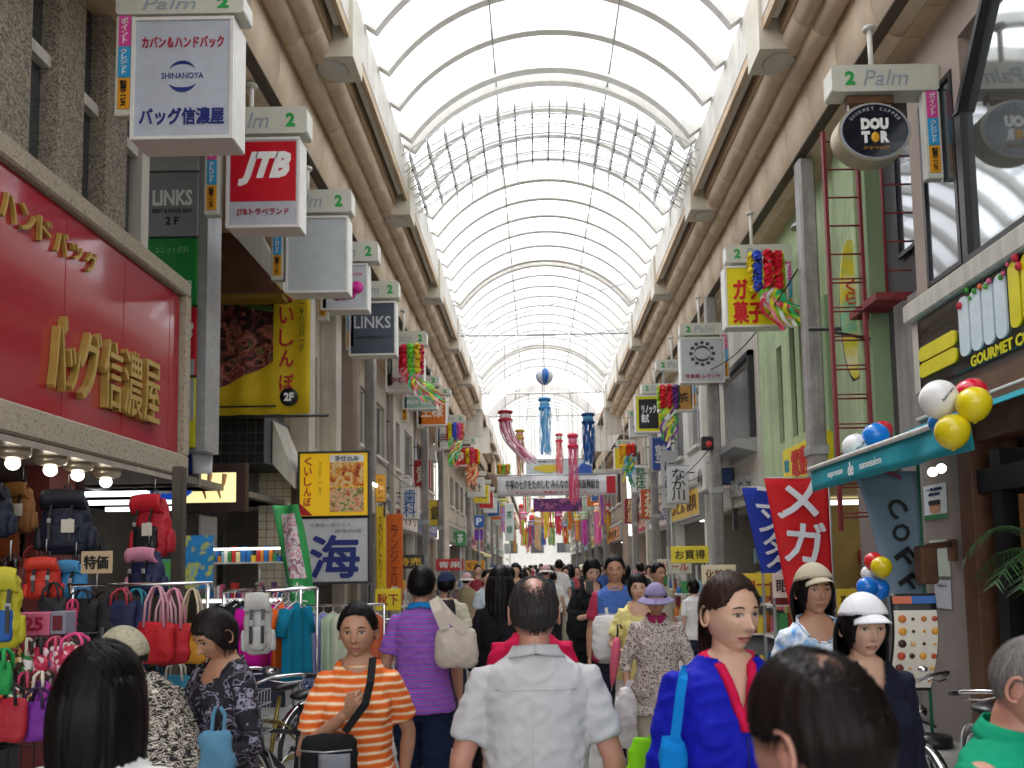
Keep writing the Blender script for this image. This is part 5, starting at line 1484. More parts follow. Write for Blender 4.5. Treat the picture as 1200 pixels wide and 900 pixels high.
# beach ball
bb_ = thing('beach_ball', 'blue and white inflatable beach ball hanging high over the street', 'ball', P(638, 441, 20.0))
def gore(i, n=8):
    def fn(u, v):
        a_ = 2*PI*(i+u)/n + 0.5; th = 0.04+(PI-0.08)*v; r_ = 0.225
        return (r_*math.sin(th)*math.cos(a_), r_*math.sin(th)*math.sin(a_), -r_*math.cos(th))
    return fn
for i in range(8):
    MB().sheet(gore(i), 4, 12).build('gore', flat('#1C6AC0' if i % 2 else '#E0E4EA', 0.3), bb_)
MB().lathe([(0.0001, 0.226), (0.03, 0.222), (0.03, 0.226)], 10).build('cap', M_letter_white, bb_)
MB().tube([(0, 0, 0.22), (0, 0, FZ1+1.1-P(638, 441, 20.0).z)], 0.006, 4).build('wire', M_steel, bb_)

# ------------------------------------------------------------------ cloth flags on the coffee shop side
def flag(px0, px1, pt, pbm, Y, colr, chars, tc_, lab, taper=0.0, chs=0.3, pole_right=True, name='shop_flag'):
    a, b = P(px0, pbm, Y), P(px1, pt, Y)
    W = b.x-a.x; H = b.z-a.z
    t = thing(name, lab, 'flag', (b.x if pole_right else a.x, Y, 0), 0, None)
    s_ = -1 if pole_right else 1
    def fn(u, v):
        w_ = W*(1-taper*v)
        return (s_*w_*u, 0.05*math.sin(u*5+v*3)*u, b.z-H*v)
    MB().sheet(fn, 12, 16, 0.004).build('cloth', flat(colr, 0.7), t)
    n = len(chars)
    for i, ch in enumerate(chars):
        v = (i+0.5)/n; w_ = W*(1-taper*v)
        q = fn(0.5, v)
        letters(ch, min(chs, w_*0.7), chs, flat(tc_), t, (q[0], q[1]-0.035, q[2]), bold=0.05, name='flag_letter', rot=(0, R(6 if taper else 0)*s_*-1, 0))
    MB().tube([(0.01, 0.01, 0), (0.01, 0.01, b.z+0.05)], 0.014, 6).build('pole', M_steel, t)
    MB().tube([(0.01, 0.0, b.z+0.01), (s_*W, 0.0, b.z+0.01)], 0.008, 6).build('top_rod', M_steel, t)
    MB().lathe([(0.16, 0), (0.15, 0.08), (0.03, 0.1), (0.0001, 0.1)], 14).build('pole_base', M_black, t)
    return t
flag(900, 970, 560, 712, 9.3, '#D81820', 'メガネ', '#e8ecf4', 'red flag with big white lettering beside the teal awning', taper=0.35, chs=0.46)
flag(873, 925, 571, 705, 11.0, '#1E3CB0', 'コンタクト', '#e8ecf4', 'blue flag with white lettering behind the red one', taper=0.5, chs=0.3)
# coffee flag, grey blue with curved black letters
t = thing('coffee_flag', 'grey blue coffee flag with large dark letters running down beside the grey pier', 'flag', (P(1075, 560, 7.4).x, 7.4, 0))
zt_ = P(1060, 552, 7.4).z; zb_ = P(1060, 770, 7.4).z; Wf = 0.62
def ff(u, v): return (-Wf*(1-0.62*v**0.8)*u, 0.06*math.sin(u*4+v*4)*u, zt_-(zt_-zb_)*v)
MB().sheet(ff, 12, 20, 0.004).build('cloth', flat('#7E97AC', 0.7), t)
for i, ch in enumerate('COFFEE'):
    q = ff(0.42, 0.2+0.135*i); letters(ch, 0.17-0.012*i, 0.17, M_letter_black, t, (q[0], q[1]-0.04, q[2]), bold=0.02, name='flag_letter', rot=(0, R(55), 0))
m = MB().tube([(ff(0.6+0.3*math.cos(a_), 0.055+0.05*math.sin(a_))[0], -0.05, ff(0.5, 0.055+0.05*math.sin(a_))[2]) for a_ in np.linspace(-0.2, -PI+0.2, 10)], 0.012, 5)
m.build('smile_mark', flat('#9a2a4a'), t)
MB().tube([(0.015, 0.01, 0), (0.015, 0.01, zt_+0.06)], 0.016, 6).build('pole', flat('#2f7a5a'), t)
MB().lathe([(0.18, 0), (0.17, 0.09), (0.03, 0.11), (0.0001, 0.11)], 14).build('pole_base', M_black, t)
# green pennant beside the tiled wall
t = thing('green_pennant', 'tall drooping green flag with white and pink print beside the clothes rack', 'flag', (P(333, 700, 8.6).x, 8.6, 0))
pts = [(319, 592, 0.30), (322, 618, 0.32), (328, 650, 0.30), (338, 690, 0.25), (349, 730, 0.21), (357, 770, 0.17)]
def gp(u, v):
    k = v*5; i = min(4, int(k)); f = k-i
    px = pts[i][0]*(1-f)+pts[i+1][0]*f; py = pts[i][1]*(1-f)+pts[i+1][1]*f; w_ = pts[i][2]*(1-f)+pts[i+1][2]*f
    q = P(px, py, 8.6); return (q.x - P(333, 700, 8.6).x + w_*u, 0.07*math.sin(u*5+v*5), q.z)
MB().sheet(gp, 10, 24, 0.005).build('cloth', noise_mix('pennant_cloth', ['#2a8a4a', '#3aa85a', '#5ab878'], 3, 0.7), t)
MB().sheet(lambda u, v: (lambda q: (q[0], q[1]-0.012, q[2]))(gp(0.22+0.6*u, 0.08+0.46*v)), 6, 12).build('printed_picture', noise_mix('pennant_print', ['#d8e0e0', '#e090a8', '#f0f0f0', '#a04a6a', '#d8d8e0'], 12, 0.6), t)
for i, ch in enumerate('わらび餅'):
    q = gp(0.55, 0.6+0.1*i); letters(ch, 0.13, 0.13, M_letter_white, t, (q[0], q[1]-0.03, q[2]), bold=0.03, name='flag_letter')
MB().tube([(0.1, 0.05, 0), (0.02, 0.05, gp(0, 0)[2]+0.02)], 0.014, 6).build('pole', M_steel, t)
MB().lathe([(0.18, 0), (0.17, 0.09), (0.03, 0.11), (0.0001, 0.11)], 14, (0.1, 0.05, 0)).build('pole_base', M_black, t)
# white cloth banner and other vertical signs
for (px0, px1, pt, pb_, Y, c, tx, tc_, lab) in (
    (776, 795, 528, 596, 21.5, '#C6C9CC', 'にこにこ', '#3a3a3e', 'narrow white hanging cloth banner with dark lettering beyond the grey building'),
    (592, 602, 590, 634, 30.0, '#E4F0EC', '茶 緑', '#2a7a5a', 'small lit white vertical sign near the crossing'),
    (556, 567, 604, 618, 21.0, '#2A62B8', 'P', '#e8f0f8', 'blue square sign with white figure on the grey post'),
    (556, 566, 620, 633, 21.05, '#7A2AA0', '2', '#4a4ae0', 'small violet sign below the blue square sign'),
    (534, 545, 622, 640, 19.0, '#3a8a4a', '茶', '#f0f0f0', 'small green and white shop notice board beside the far post')):
    a, b = P(px0, pb_, Y), P(px1, pt, Y)
    o = thing('vertical_sign', lab, 'sign', (0, Y, 0))
    MB().box(a.x, b.x, 0, 0.06, a.z, b.z, bev=0.01).build('sign_panel', flat(c, 0.5), o)
    letters(tx, (b.x-a.x)*0.6, (b.z-a.z)*0.6, flat(tc_), o, ((a.x+b.x)/2, -0.002, (a.z+b.z)/2), bold=0.03, vertical=len(tx) > 1)
    MB().tube([((a.x+b.x)/2, 0.05, a.z), ((a.x+b.x)/2, 0.05, 0)], 0.02, 6).build('pole', M_steel, o)
# signal lamp and blue box on the arcade post
o = thing('signal_lamp', 'black pedestrian signal box with a red light high on the grey post', 'signal', (0, 15.0, 0))
a, b = P(823, 527, 15.0), P(836, 511, 15.0)
MB().box(a.x, b.x, 0, 0.15, a.z, b.z, bev=0.02).build('housing', M_black, o)
MB().lathe([(0.0001, -0.01), (0.06, -0.005), (0.06, 0.01)], 14, ((a.x+b.x)/2+0.02, -0.01, (a.z+b.z)/2-0.02), 'y').build('lens', mat('red_lens', (0.5, 0.03, 0.04), 0.3, var=0, emit=0.04), o)
o = thing('utility_box', 'dark blue utility box on the post beside the ribbed pillar', 'box', (0, 15.6, 0))
a, b = P(842, 568, 15.6), P(860, 548, 15.6)
MB().box(a.x, b.x, 0, 0.2, a.z, b.z, bev=0.02).build('box', flat('#16305a', 0.4), o)
MB().box(a.x+0.03, b.x-0.03, -0.02, 0, a.z+0.03, b.z-0.03).build('door', flat('#2a4a7a', 0.4), o)
o = thing('meter_box', 'white plastic meter cabinet under the dark blue box', 'box', (0, 15.7, 0))
a, b = P(841, 597, 15.7), P(858, 572, 15.7)
MB().box(a.x, b.x, 0, 0.2, a.z, b.z, bev=0.03).build('cabinet', M_white, o); MB().box(b.x+0.02, b.x+0.1, 0.05, 0.15, a.z-0.4, b.z+0.3).build('conduit', M_dark, o)
# wall flood light on the green building
o = thing('flood_light', 'small silver flood light on an arm above the yellow sign', 'lamp', P(935, 267, 10.8))
MB().lathe([(0.04, 0.1), (0.11, 0), (0.1, -0.01), (0.0001, -0.005)], 14).build('head', M_steel, o)
MB().tube([(0, 0, 0.08), (0.25, 0.0, 0.12), (0.5, 0.05, -0.05)], 0.018, 6).build('arm', M_white, o)

# ------------------------------------------------------------------ balloons
def balloon(px, py, Y, rpx, colr, lab, print_=None):
    p = P(px, py, Y); r_ = rpx*Y/FPX
    t = thing('balloon', lab, 'balloon', p, 0, 'balloons clustered round the coffee shop')
    m_ = mat('latex_'+colr[1:], srgb(colr), 0.22, var=0.02, coat=0.3)
    prof = []
    for k in range(15):
        a = -PI/2+PI*k/14; rr = r_*math.cos(a); z = r_*math.sin(a)*(1.12 if a < 0 else 1.0)
        prof.append((max(1e-4, rr*(1-0.06*max(0, -math.sin(a)))), z))
    MB().lathe(prof, 24).build('skin', m_, t)
    MB().lathe([(0.004, -r_*1.1), (0.014, -r_*1.19), (0.012, -r_*1.2)], 8).build('knot', m_, t)
    if print_: letters(print_, r_*0.9, r_*0.22, M_letter_black, t, (0, -r_*0.985, 0.0), bold=0.0, rot=(0, R(-50), 0), depth=0.002)
    return t
balloon(1100, 467, 4.9, 22, '#F0F0EE', 'white printed balloon at the near end of the teal awning', 'Anniversary')
balloon(1141, 473, 4.75, 20, '#E8D41C', 'upper yellow balloon at the near end of the awning', None)
balloon(1116, 505, 4.8, 20, '#E0CC1A', 'lower yellow balloon at the near end of the awning', None)
balloon(1138, 462, 5.05, 19, '#D8203A', 'red balloon half hidden behind the upper yellow balloon')
balloon(1100, 495, 5.1, 12, '#1C86D8', 'blue balloon peeping out behind the lower yellow balloon')
balloon(1003, 524, 7.2, 16, '#EFEFEC', 'white balloon on the far corner of the awning', 'Thanks')
balloon(1026, 511, 7.1, 15.5, '#1A80DC', 'blue balloon on the far corner of the awning')
balloon(1034, 506, 7.35, 13, '#D02038', 'crimson balloon behind the blue one on the far corner of the awning')
balloon(1033, 664, 6.6, 12, '#E0C81A', 'yellow balloon low in front of the coffee flag', '')
balloon(1024, 658, 6.75, 11, '#D82A30', 'red balloon low behind the yellow one by the coffee flag')
balloon(1016, 688, 6.6, 12, '#1A74D8', 'blue balloon low beside the white cap')
balloon(1030, 690, 6.7, 12, '#1C7AE0', 'second blue balloon touching the low blue one')
balloon(1018, 672, 6.8, 9, '#F0F0EE', 'small white balloon in the middle of the low cluster')

# menu board
t = thing('menu_board', 'curved menu board with food pictures under an orange and blue heading', 'menu board', (P(1072, 800, 5.9).x, 5.9, 0), R(-6))
zt_ = P(1075, 697, 5.9).z
def mbd(u, v, off=0.0): return (-0.14+0.30*u - 0.07*v*(1.0)+0.02*math.sin(v*3), -off-0.05*math.sin(v*PI), zt_-0.68*v)
MB().sheet(lambda u, v: mbd(u*1.06-0.03, v*1.02-0.01, 0), 6, 14, 0.02).build('board', M_black, t)
MB().sheet(lambda u, v: mbd(u, 0.16+0.82*v, 0.035), 6, 14).build('menu_sheet', flat('#D8D2C4', 0.4), t)
MB().sheet(lambda u, v: mbd(0.0+0.45*u, 0.01+0.08*v, 0.035), 4, 2).build('heading', flat('#C86A4A'), t)
MB().sheet(lambda u, v: mbd(0.45+0.55*u, 0.01+0.08*v, 0.035), 4, 2).build('heading', flat('#2A62A8'), t)
rn = random.Random(4)
for i in range(4):
    for j in range(6):
        q = mbd(0.18+0.25*i, 0.25+0.13*j, 0.04); r_ = rn.choice((0.012, 0.02, 0.026)) if i else 0.03
        MB().lathe([(0.0001, 0), (r_, 0), (r_*0.9, 0.006), (0.0001, 0.006)], 10, q, 'y').build('dish_picture', flat(rn.choice(['#3a2018', '#c8742a', '#e0a03a', '#6a2a1c', '#d8b070', '#b84a2a']), 0.5), t)
MB().tube([(0.02, 0.05, zt_-0.05), (0.02, 0.12, 0.02)], 0.015, 6).build('stand', M_black, t)
MB().box(-0.2, 0.2, -0.1, 0.3, 0, 0.03, bev=0.01).build('stand_base', M_black, t)
# potted palm at the shop front
t = thing('potted_palm', 'potted palm with arching green fronds at the coffee shop door', 'plant', (3.75, 5.6, 0))
MB().lathe([(0.14, 0), (0.2, 0.4), (0.21, 0.42), (0.18, 0.42), (0.17, 0.36), (0.0001, 0.36)], 18).build('pot', M_graypost, t)
MB().tube([(0, 0, 0.36), (0.01, 0.02, 1.0), (0, 0, 1.55)], [0.04, 0.03, 0.025], 8).build('trunk', M_brown, t)
rn = random.Random(9)
M_frond = mat('palm_leaf', (0.05, 0.13, 0.035), 0.5, var=0.25, scale=10)
for k in range(13):
    az = 2*PI*k/13+rn.uniform(-0.2, 0.2); up = rn.uniform(0.15, 0.5); L = rn.uniform(0.55, 0.8); m = MB()
    sp = [Vector((math.cos(az)*L*s, math.sin(az)*L*s, 1.55+up*math.sin(s*2.2)-0.25*s*s)) for s in np.linspace(0, 1, 12)]
    m.tube(sp, [0.006]*11+[0.002], 4)
    for i in range(1, 12):
        d = (sp[i]-sp[i-1]).normalized(); side_ = d.cross(Vector((0, 0, 1))).normalized()
        for sg_ in (-1, 1):
            l_ = 0.16*math.sin(PI*i/12.5)+0.03; tip = sp[i]+side_*sg_*l_+d*l_*0.7-Vector((0, 0, l_*0.35))
            m.add([sp[i]-d*0.012, sp[i]+d*0.012, tip], [(0, 1, 2)]); m.add([sp[i]-d*0.04, sp[i]-d*0.018, tip-d*0.03], [(0, 1, 2)])
    m.build('frond', M_frond, t)

# more hanging signs beyond the crossing
fk = [('#D0CFC8', '時計'), ('#E8D43A', '靴'), ('#C02A2A', '和食'), ('#E4E4E8', '本'), ('#2A5A9A', '薬'), ('#D8741C', '花'), ('#B9D0C0', '茶'), ('#E8E0D0', '服')]
for k in range(8):
    for s_ in (-1, 1):
        Y = 38+3.9*k; c = fk[(k+(3 if s_ > 0 else 0)) % 8]
        x = -2.9 if s_ < 0 else 3.3
        t = thing('hanging_sign', 'small far %s sign, %s beyond the crossing on the %s side' % (c[1] and {'時計': 'pale clock shop', '靴': 'yellow shoe shop', '和食': 'red restaurant', '本': 'white book shop', '薬': 'blue chemist', '花': 'orange florist', '茶': 'pale green tea', '服': 'cream clothes shop'}[c[1]], ['first', 'second', 'third', 'fourth', 'fifth', 'sixth', 'seventh', 'eighth'][k], 'bag shop' if s_ < 0 else 'coffee shop'), 'sign', (x, Y, 0), 0, 'hanging shop signs along the arcade')
        MB().box(-0.5, 0.5, 0, 0.2, 6.0, 6.24, bev=0.02).build('header_board', M_head, t)
        MB().box(-0.42, 0.42, 0, 0.24, 5.0, 5.96, bev=0.02).build('casing', M_box, t)
        MB().box(-0.39, 0.39, -0.01, -0.002, 5.03, 5.93).build('face_panel', flat(c[0], 0.35), t)
        letters(c[1], 0.5, 0.4, M_letter_black if c[0][1] in 'DE' else M_letter_white, t, (0, -0.011, 5.45), bold=0.03)
        MB().tube([(0, 0.1, 6.24), (0, 0.1, 6.9)], 0.02, 6).build('hanger_pole', M_white, t)
# a dense run of low streamers far along the street
rn = random.Random(17)
for i in range(22):
    Y = 40+2.6*i; X = rn.uniform(-2.4, 2.7)
    zt = rn.uniform(4.6, 6.2); H = rn.uniform(1.2, 2.2)
    r_ = rn.uniform(0.14, 0.24)
    ci = (i*7+2) % 16
    t = thing('paper_streamer', 'far %s and %s paper streamer, %s' % (descr[ci], descr[(ci+5) % 16], ['beyond the painted board', 'deep in the arcade', 'near the far end'][min(2, i//8)]), 'paper streamer', (X, Y, zt), 0, 'star festival streamers over the street')
    MB().ball((0, 0, 0), r_*1.15, 10, sz=0.8).build('head', flat(cc[ci], 0.7), t)
    gr = {}
    for k in range(10):
        a_ = 2*PI*k/10; m = gr.setdefault(cc[(ci+5*(k % 2)) % 16], MB()); L = H*rn.uniform(0.8, 1.0)
        m.sheet(lambda u, v: (r_*math.cos(a_+(u-0.5)*0.5)*(1+0.1*math.sin(5*v)), r_*math.sin(a_+(u-0.5)*0.5), -0.05-L*v), 1, 4)
    for c, m in gr.items(): m.build('paper_ribbons', flat(c, 0.7), t)
    MB().tube([(0, 0, 0), (0, 0, 8.9-zt)], 0.008, 4).build('wire', M_steel, t)
# ------------------------------------------------------------------ people
def skin_mat(name, c):
    m = mat(name, c, 0.45, var=0.07, scale=14, bump=0.08, bscale=90)
    b = m.node_tree.nodes['Principled BSDF']
    b.inputs['Subsurface Weight'].default_value = 0.12
    b.inputs['Subsurface Radius'].default_value = (0.02, 0.008, 0.004)
    b.inputs['Subsurface Scale'].default_value = 0.5
    return m
SK_A = skin_mat('skin_light', (0.60, 0.36, 0.25))
SK_B = skin_mat('skin_tan', (0.44, 0.23, 0.14))
SK_C = skin_mat('skin_ruddy', (0.50, 0.24, 0.17))
def hair_mat(name, c, rough=0.38):
    m = bpy.data.materials.new(name); m.use_nodes = True
    t = m.node_tree; b = t.nodes['Principled BSDF']
    tc = t.nodes.new('ShaderNodeTexCoord'); mp = t.nodes.new('ShaderNodeMapping'); mp.inputs['Scale'].default_value = (260, 260, 14)
    nz = t.nodes.new('ShaderNodeTexNoise'); nz.inputs['Scale'].default_value = 1.0; nz.inputs['Detail'].default_value = 3
    t.links.new(tc.outputs['Object'], mp.inputs[0]); t.links.new(mp.outputs[0], nz.inputs['Vector'])
    cr = t.nodes.new('ShaderNodeValToRGB')
    cr.color_ramp.elements[0].position = 0.35; cr.color_ramp.elements[0].color = (*[q*0.55 for q in c], 1)
    cr.color_ramp.elements[1].position = 0.7; cr.color_ramp.elements[1].color = (*[q*1.35 for q in c], 1)
    t.links.new(nz.outputs['Fac'], cr.inputs[0]); t.links.new(cr.outputs[0], b.inputs['Base Color'])
    bp = t.nodes.new('ShaderNodeBump'); bp.inputs['Strength'].default_value = 0.5; bp.inputs['Distance'].default_value = 0.003
    t.links.new(nz.outputs['Fac'], bp.inputs['Height']); t.links.new(bp.outputs[0], b.inputs['Normal'])
    b.inputs['Roughness'].default_value = rough; b.inputs['Specular IOR Level'].default_value = 0.14
    return m
H_BLACK = hair_mat('hair_black', (0.007, 0.006, 0.006))
H_BROWN = hair_mat('hair_brown', (0.035, 0.018, 0.012))
H_GREY = hair_mat('hair_grey', (0.22, 0.20, 0.19), 0.6)
H_DKGREY = hair_mat('hair_dark_grey', (0.035, 0.03, 0.03), 0.5)
M_eyew = mat('eye_white', (0.5, 0.46, 0.42), 0.2, var=0)
M_iris = mat('iris', (0.02, 0.012, 0.008), 0.1, var=0)
M_lip = mat('lips', (0.45, 0.13, 0.11), 0.4, var=0.05)
M_shoe = mat('shoe_leather', (0.03, 0.028, 0.027), 0.4)
def cloth(name, c, **k): return mat(name, c if not isinstance(c, str) else srgb(c), k.pop('rough', 0.85), var=k.pop('var', 0.07), scale=k.pop('scale', 5), bump=0.1, bscale=k.pop('bscale', 160), spec=0.15, **k)

def head_pts(d, fem=0.0):
    """d: (N,3) unit directions; front is -y. returns surface points relative to the eye level centre"""
    px, py, pz = d[:, 0], d[:, 1], d[:, 2]
    x = 0.0755*px; y = 0.095*py; z = 0.117*pz
    t = np.clip(-pz, 0, 1)
    x = x*(1-(0.30+0.06*fem)*t**1.4)
    x = x*(1+0.04*np.clip(pz, 0, 1))
    back = py > 0
    y = np.where(back, y*(1-0.42*t), y*(1-0.08*t))
    y = np.where(back, y*(1+0.06*np.clip(pz, 0, 1)), y)
    y = np.where(~back, -np.abs(y)*(1-0.07*np.exp(-(x/0.05)**2)) + 0.0, y)
    f = np.clip(-py*3, 0, 1)
    G = lambda a, b: np.exp(-(a/b)**2)
    nose = G(x, 0.0095)*np.clip((0.012-z)/0.048, 0, 1)*(1/(1+np.exp(-(z+0.041)/0.0025)))
    dy = -0.024*nose
    dy += -0.009*G(x, 0.017)*G(z+0.036, 0.008)
    ax = np.abs(x)
    dy += 0.0075*G(ax-0.031, 0.017)*G(z-0.001, 0.012)
    dy += -0.004*G(ax-0.03, 0.022)*G(z-0.02, 0.008)
    dy += -0.005*G(ax-0.042, 0.02)*G(z+0.03, 0.02)
    dy += -0.0055*G(x, 0.021)*(G(z+0.061, 0.0048)+G(z+0.073, 0.0055))
    dy += 0.003*G(x, 0.024)*G(z+0.067, 0.0022)
    dy += 0.004*G(x, 0.02)*G(z+0.084, 0.005)
    dy += -0.006*G(x, 0.022)*G(z+0.1, 0.012)
    y = y + dy*f
    return np.stack([x, y, z], 1)

def sphere_dirs(nlat, nlon):
    la = np.linspace(-PI/2+0.02, PI/2-0.02, nlat); lo = np.linspace(0, 2*PI, nlon, endpoint=False)
    # denser towards the front
    lo = lo - 0.35*np.sin(lo)
    A, O = np.meshgrid(la, lo, indexing='ij')
    d = np.stack([np.cos(A)*np.sin(O), -np.cos(A)*np.cos(O), np.sin(A)], 2).reshape(-1, 3)
    f = []
    for i in range(nlat-1):
        for j in range(nlon):
            j2 = (j+1) % nlon
            f.append((i*nlon+j, i*nlon+j2, (i+1)*nlon+j2, (i+1)*nlon+j))
    f.append(tuple(range(nlon))[::-1]); f.append(tuple((nlat-1)*nlon+j for j in range(nlon)))
    return d, f

_vox = {}
def voxelize(mb, size, it=3):
    me = mb.mesh('tmp')
    o = bpy.data.objects.new('tmp', me)
    r_ = o.modifiers.new('r', 'REMESH'); r_.mode = 'VOXEL'; r_.voxel_size = size
    s_ = o.modifiers.new('s', 'SMOOTH'); s_.factor = 0.5; s_.iterations = it
    ev = work_mesh(o)
    n = len(ev.vertices); v = np.zeros(n*3); ev.vertices.foreach_get('co', v); v = v.reshape(-1, 3)
    nr = np.zeros(n*3); ev.vertices.foreach_get('normal', nr); nr = nr.reshape(-1, 3)
    f = np.zeros(len(ev.polygons)*4, dtype=int)
    ok = all(p.loop_total == 4 for p in ev.polygons[:5])
    f = [tuple(p.vertices) for p in ev.polygons]
    bpy.data.objects.remove(o); bpy.data.meshes.remove(me)
    return v, f, nr

def folds(v, nr, amp, seed, zk=1.0):
    rs = np.random.RandomState(seed)
    w_ = np.zeros(len(v))
    for i in range(7):
        k = rs.normal(size=3); k /= np.linalg.norm(k); k[2] *= zk
        fr = rs.uniform(22, 75); wr = 0.02*np.sin(v @ rs.normal(size=3)*14 + rs.uniform(0, 6))
        w_ += np.sin((v @ k + wr)*fr + rs.uniform(0, 6))*(30/fr)**0.5
    w_ = w_/2.6
    w2 = np.zeros(len(v))
    for i in range(5):
        k = rs.normal(size=3); k /= np.linalg.norm(k); fr = rs.uniform(70, 130)
        w2 += np.sin((v @ k + 0.015*np.sin(v @ rs.normal(size=3)*20))*fr + rs.uniform(0, 6))
    w_ = 1-np.abs(w_) - 0.22*np.abs(w2)/2          # creases
    return v + nr*(w_[:, None]*amp)

def hand_mb(side, curl, M):
    """wrist at origin, fingers towards -z, thumb towards -y, palm towards +x*side*-1"""
    n = -side
    m = MB(); m.M = M
    m.tube([(0, 0, 0.02), (0, 0, -0.01), (0, 0.0, -0.04), (0, 0.0, -0.085)], [0.024, 0.025, 0.03, 0.028], 10)
    m2 = MB(); 
    L = (0.070, 0.079, 0.073, 0.056)
    for i in range(4):
        y0 = -0.030 + 0.020*i; a = curl*(1+0.12*i); l1 = L[i]*0.45; l2 = L[i]*0.3; l3 = L[i]*0.25
        p = [(0, y0*0.8, -0.06), (0, y0, -0.088)]
        ang = 0; x, z = 0, -0.088
        for l_ in (l1, l2, l3):
            ang += a; x += n*math.sin(ang)*l_; z -= math.cos(ang)*l_; p.append((x, y0*1.05, z))
        m.tube(p, [0.0095, 0.0095, 0.0088, 0.008, 0.0062], 8)
    m.tube([(0, -0.012, -0.02), (n*0.006, -0.036, -0.042), (n*0.014, -0.05, -0.066), (n*0.022, -0.052+0.012*curl, -0.09)], [0.014, 0.0125, 0.0105, 0.0075], 8)
    return m
def squash(mb, ax, f):
    mb.v = [tuple(c*(f if i == ax else 1) for i, c in enumerate(p)) for p in mb.v]
    return mb

def xf(M, pts):
    A = np.array([tuple(r_) for r_ in M]); p = np.asarray([tuple(q) for q in pts]) if not isinstance(pts, np.ndarray) else pts
    return p @ A[:3, :3].T + A[:3, 3]

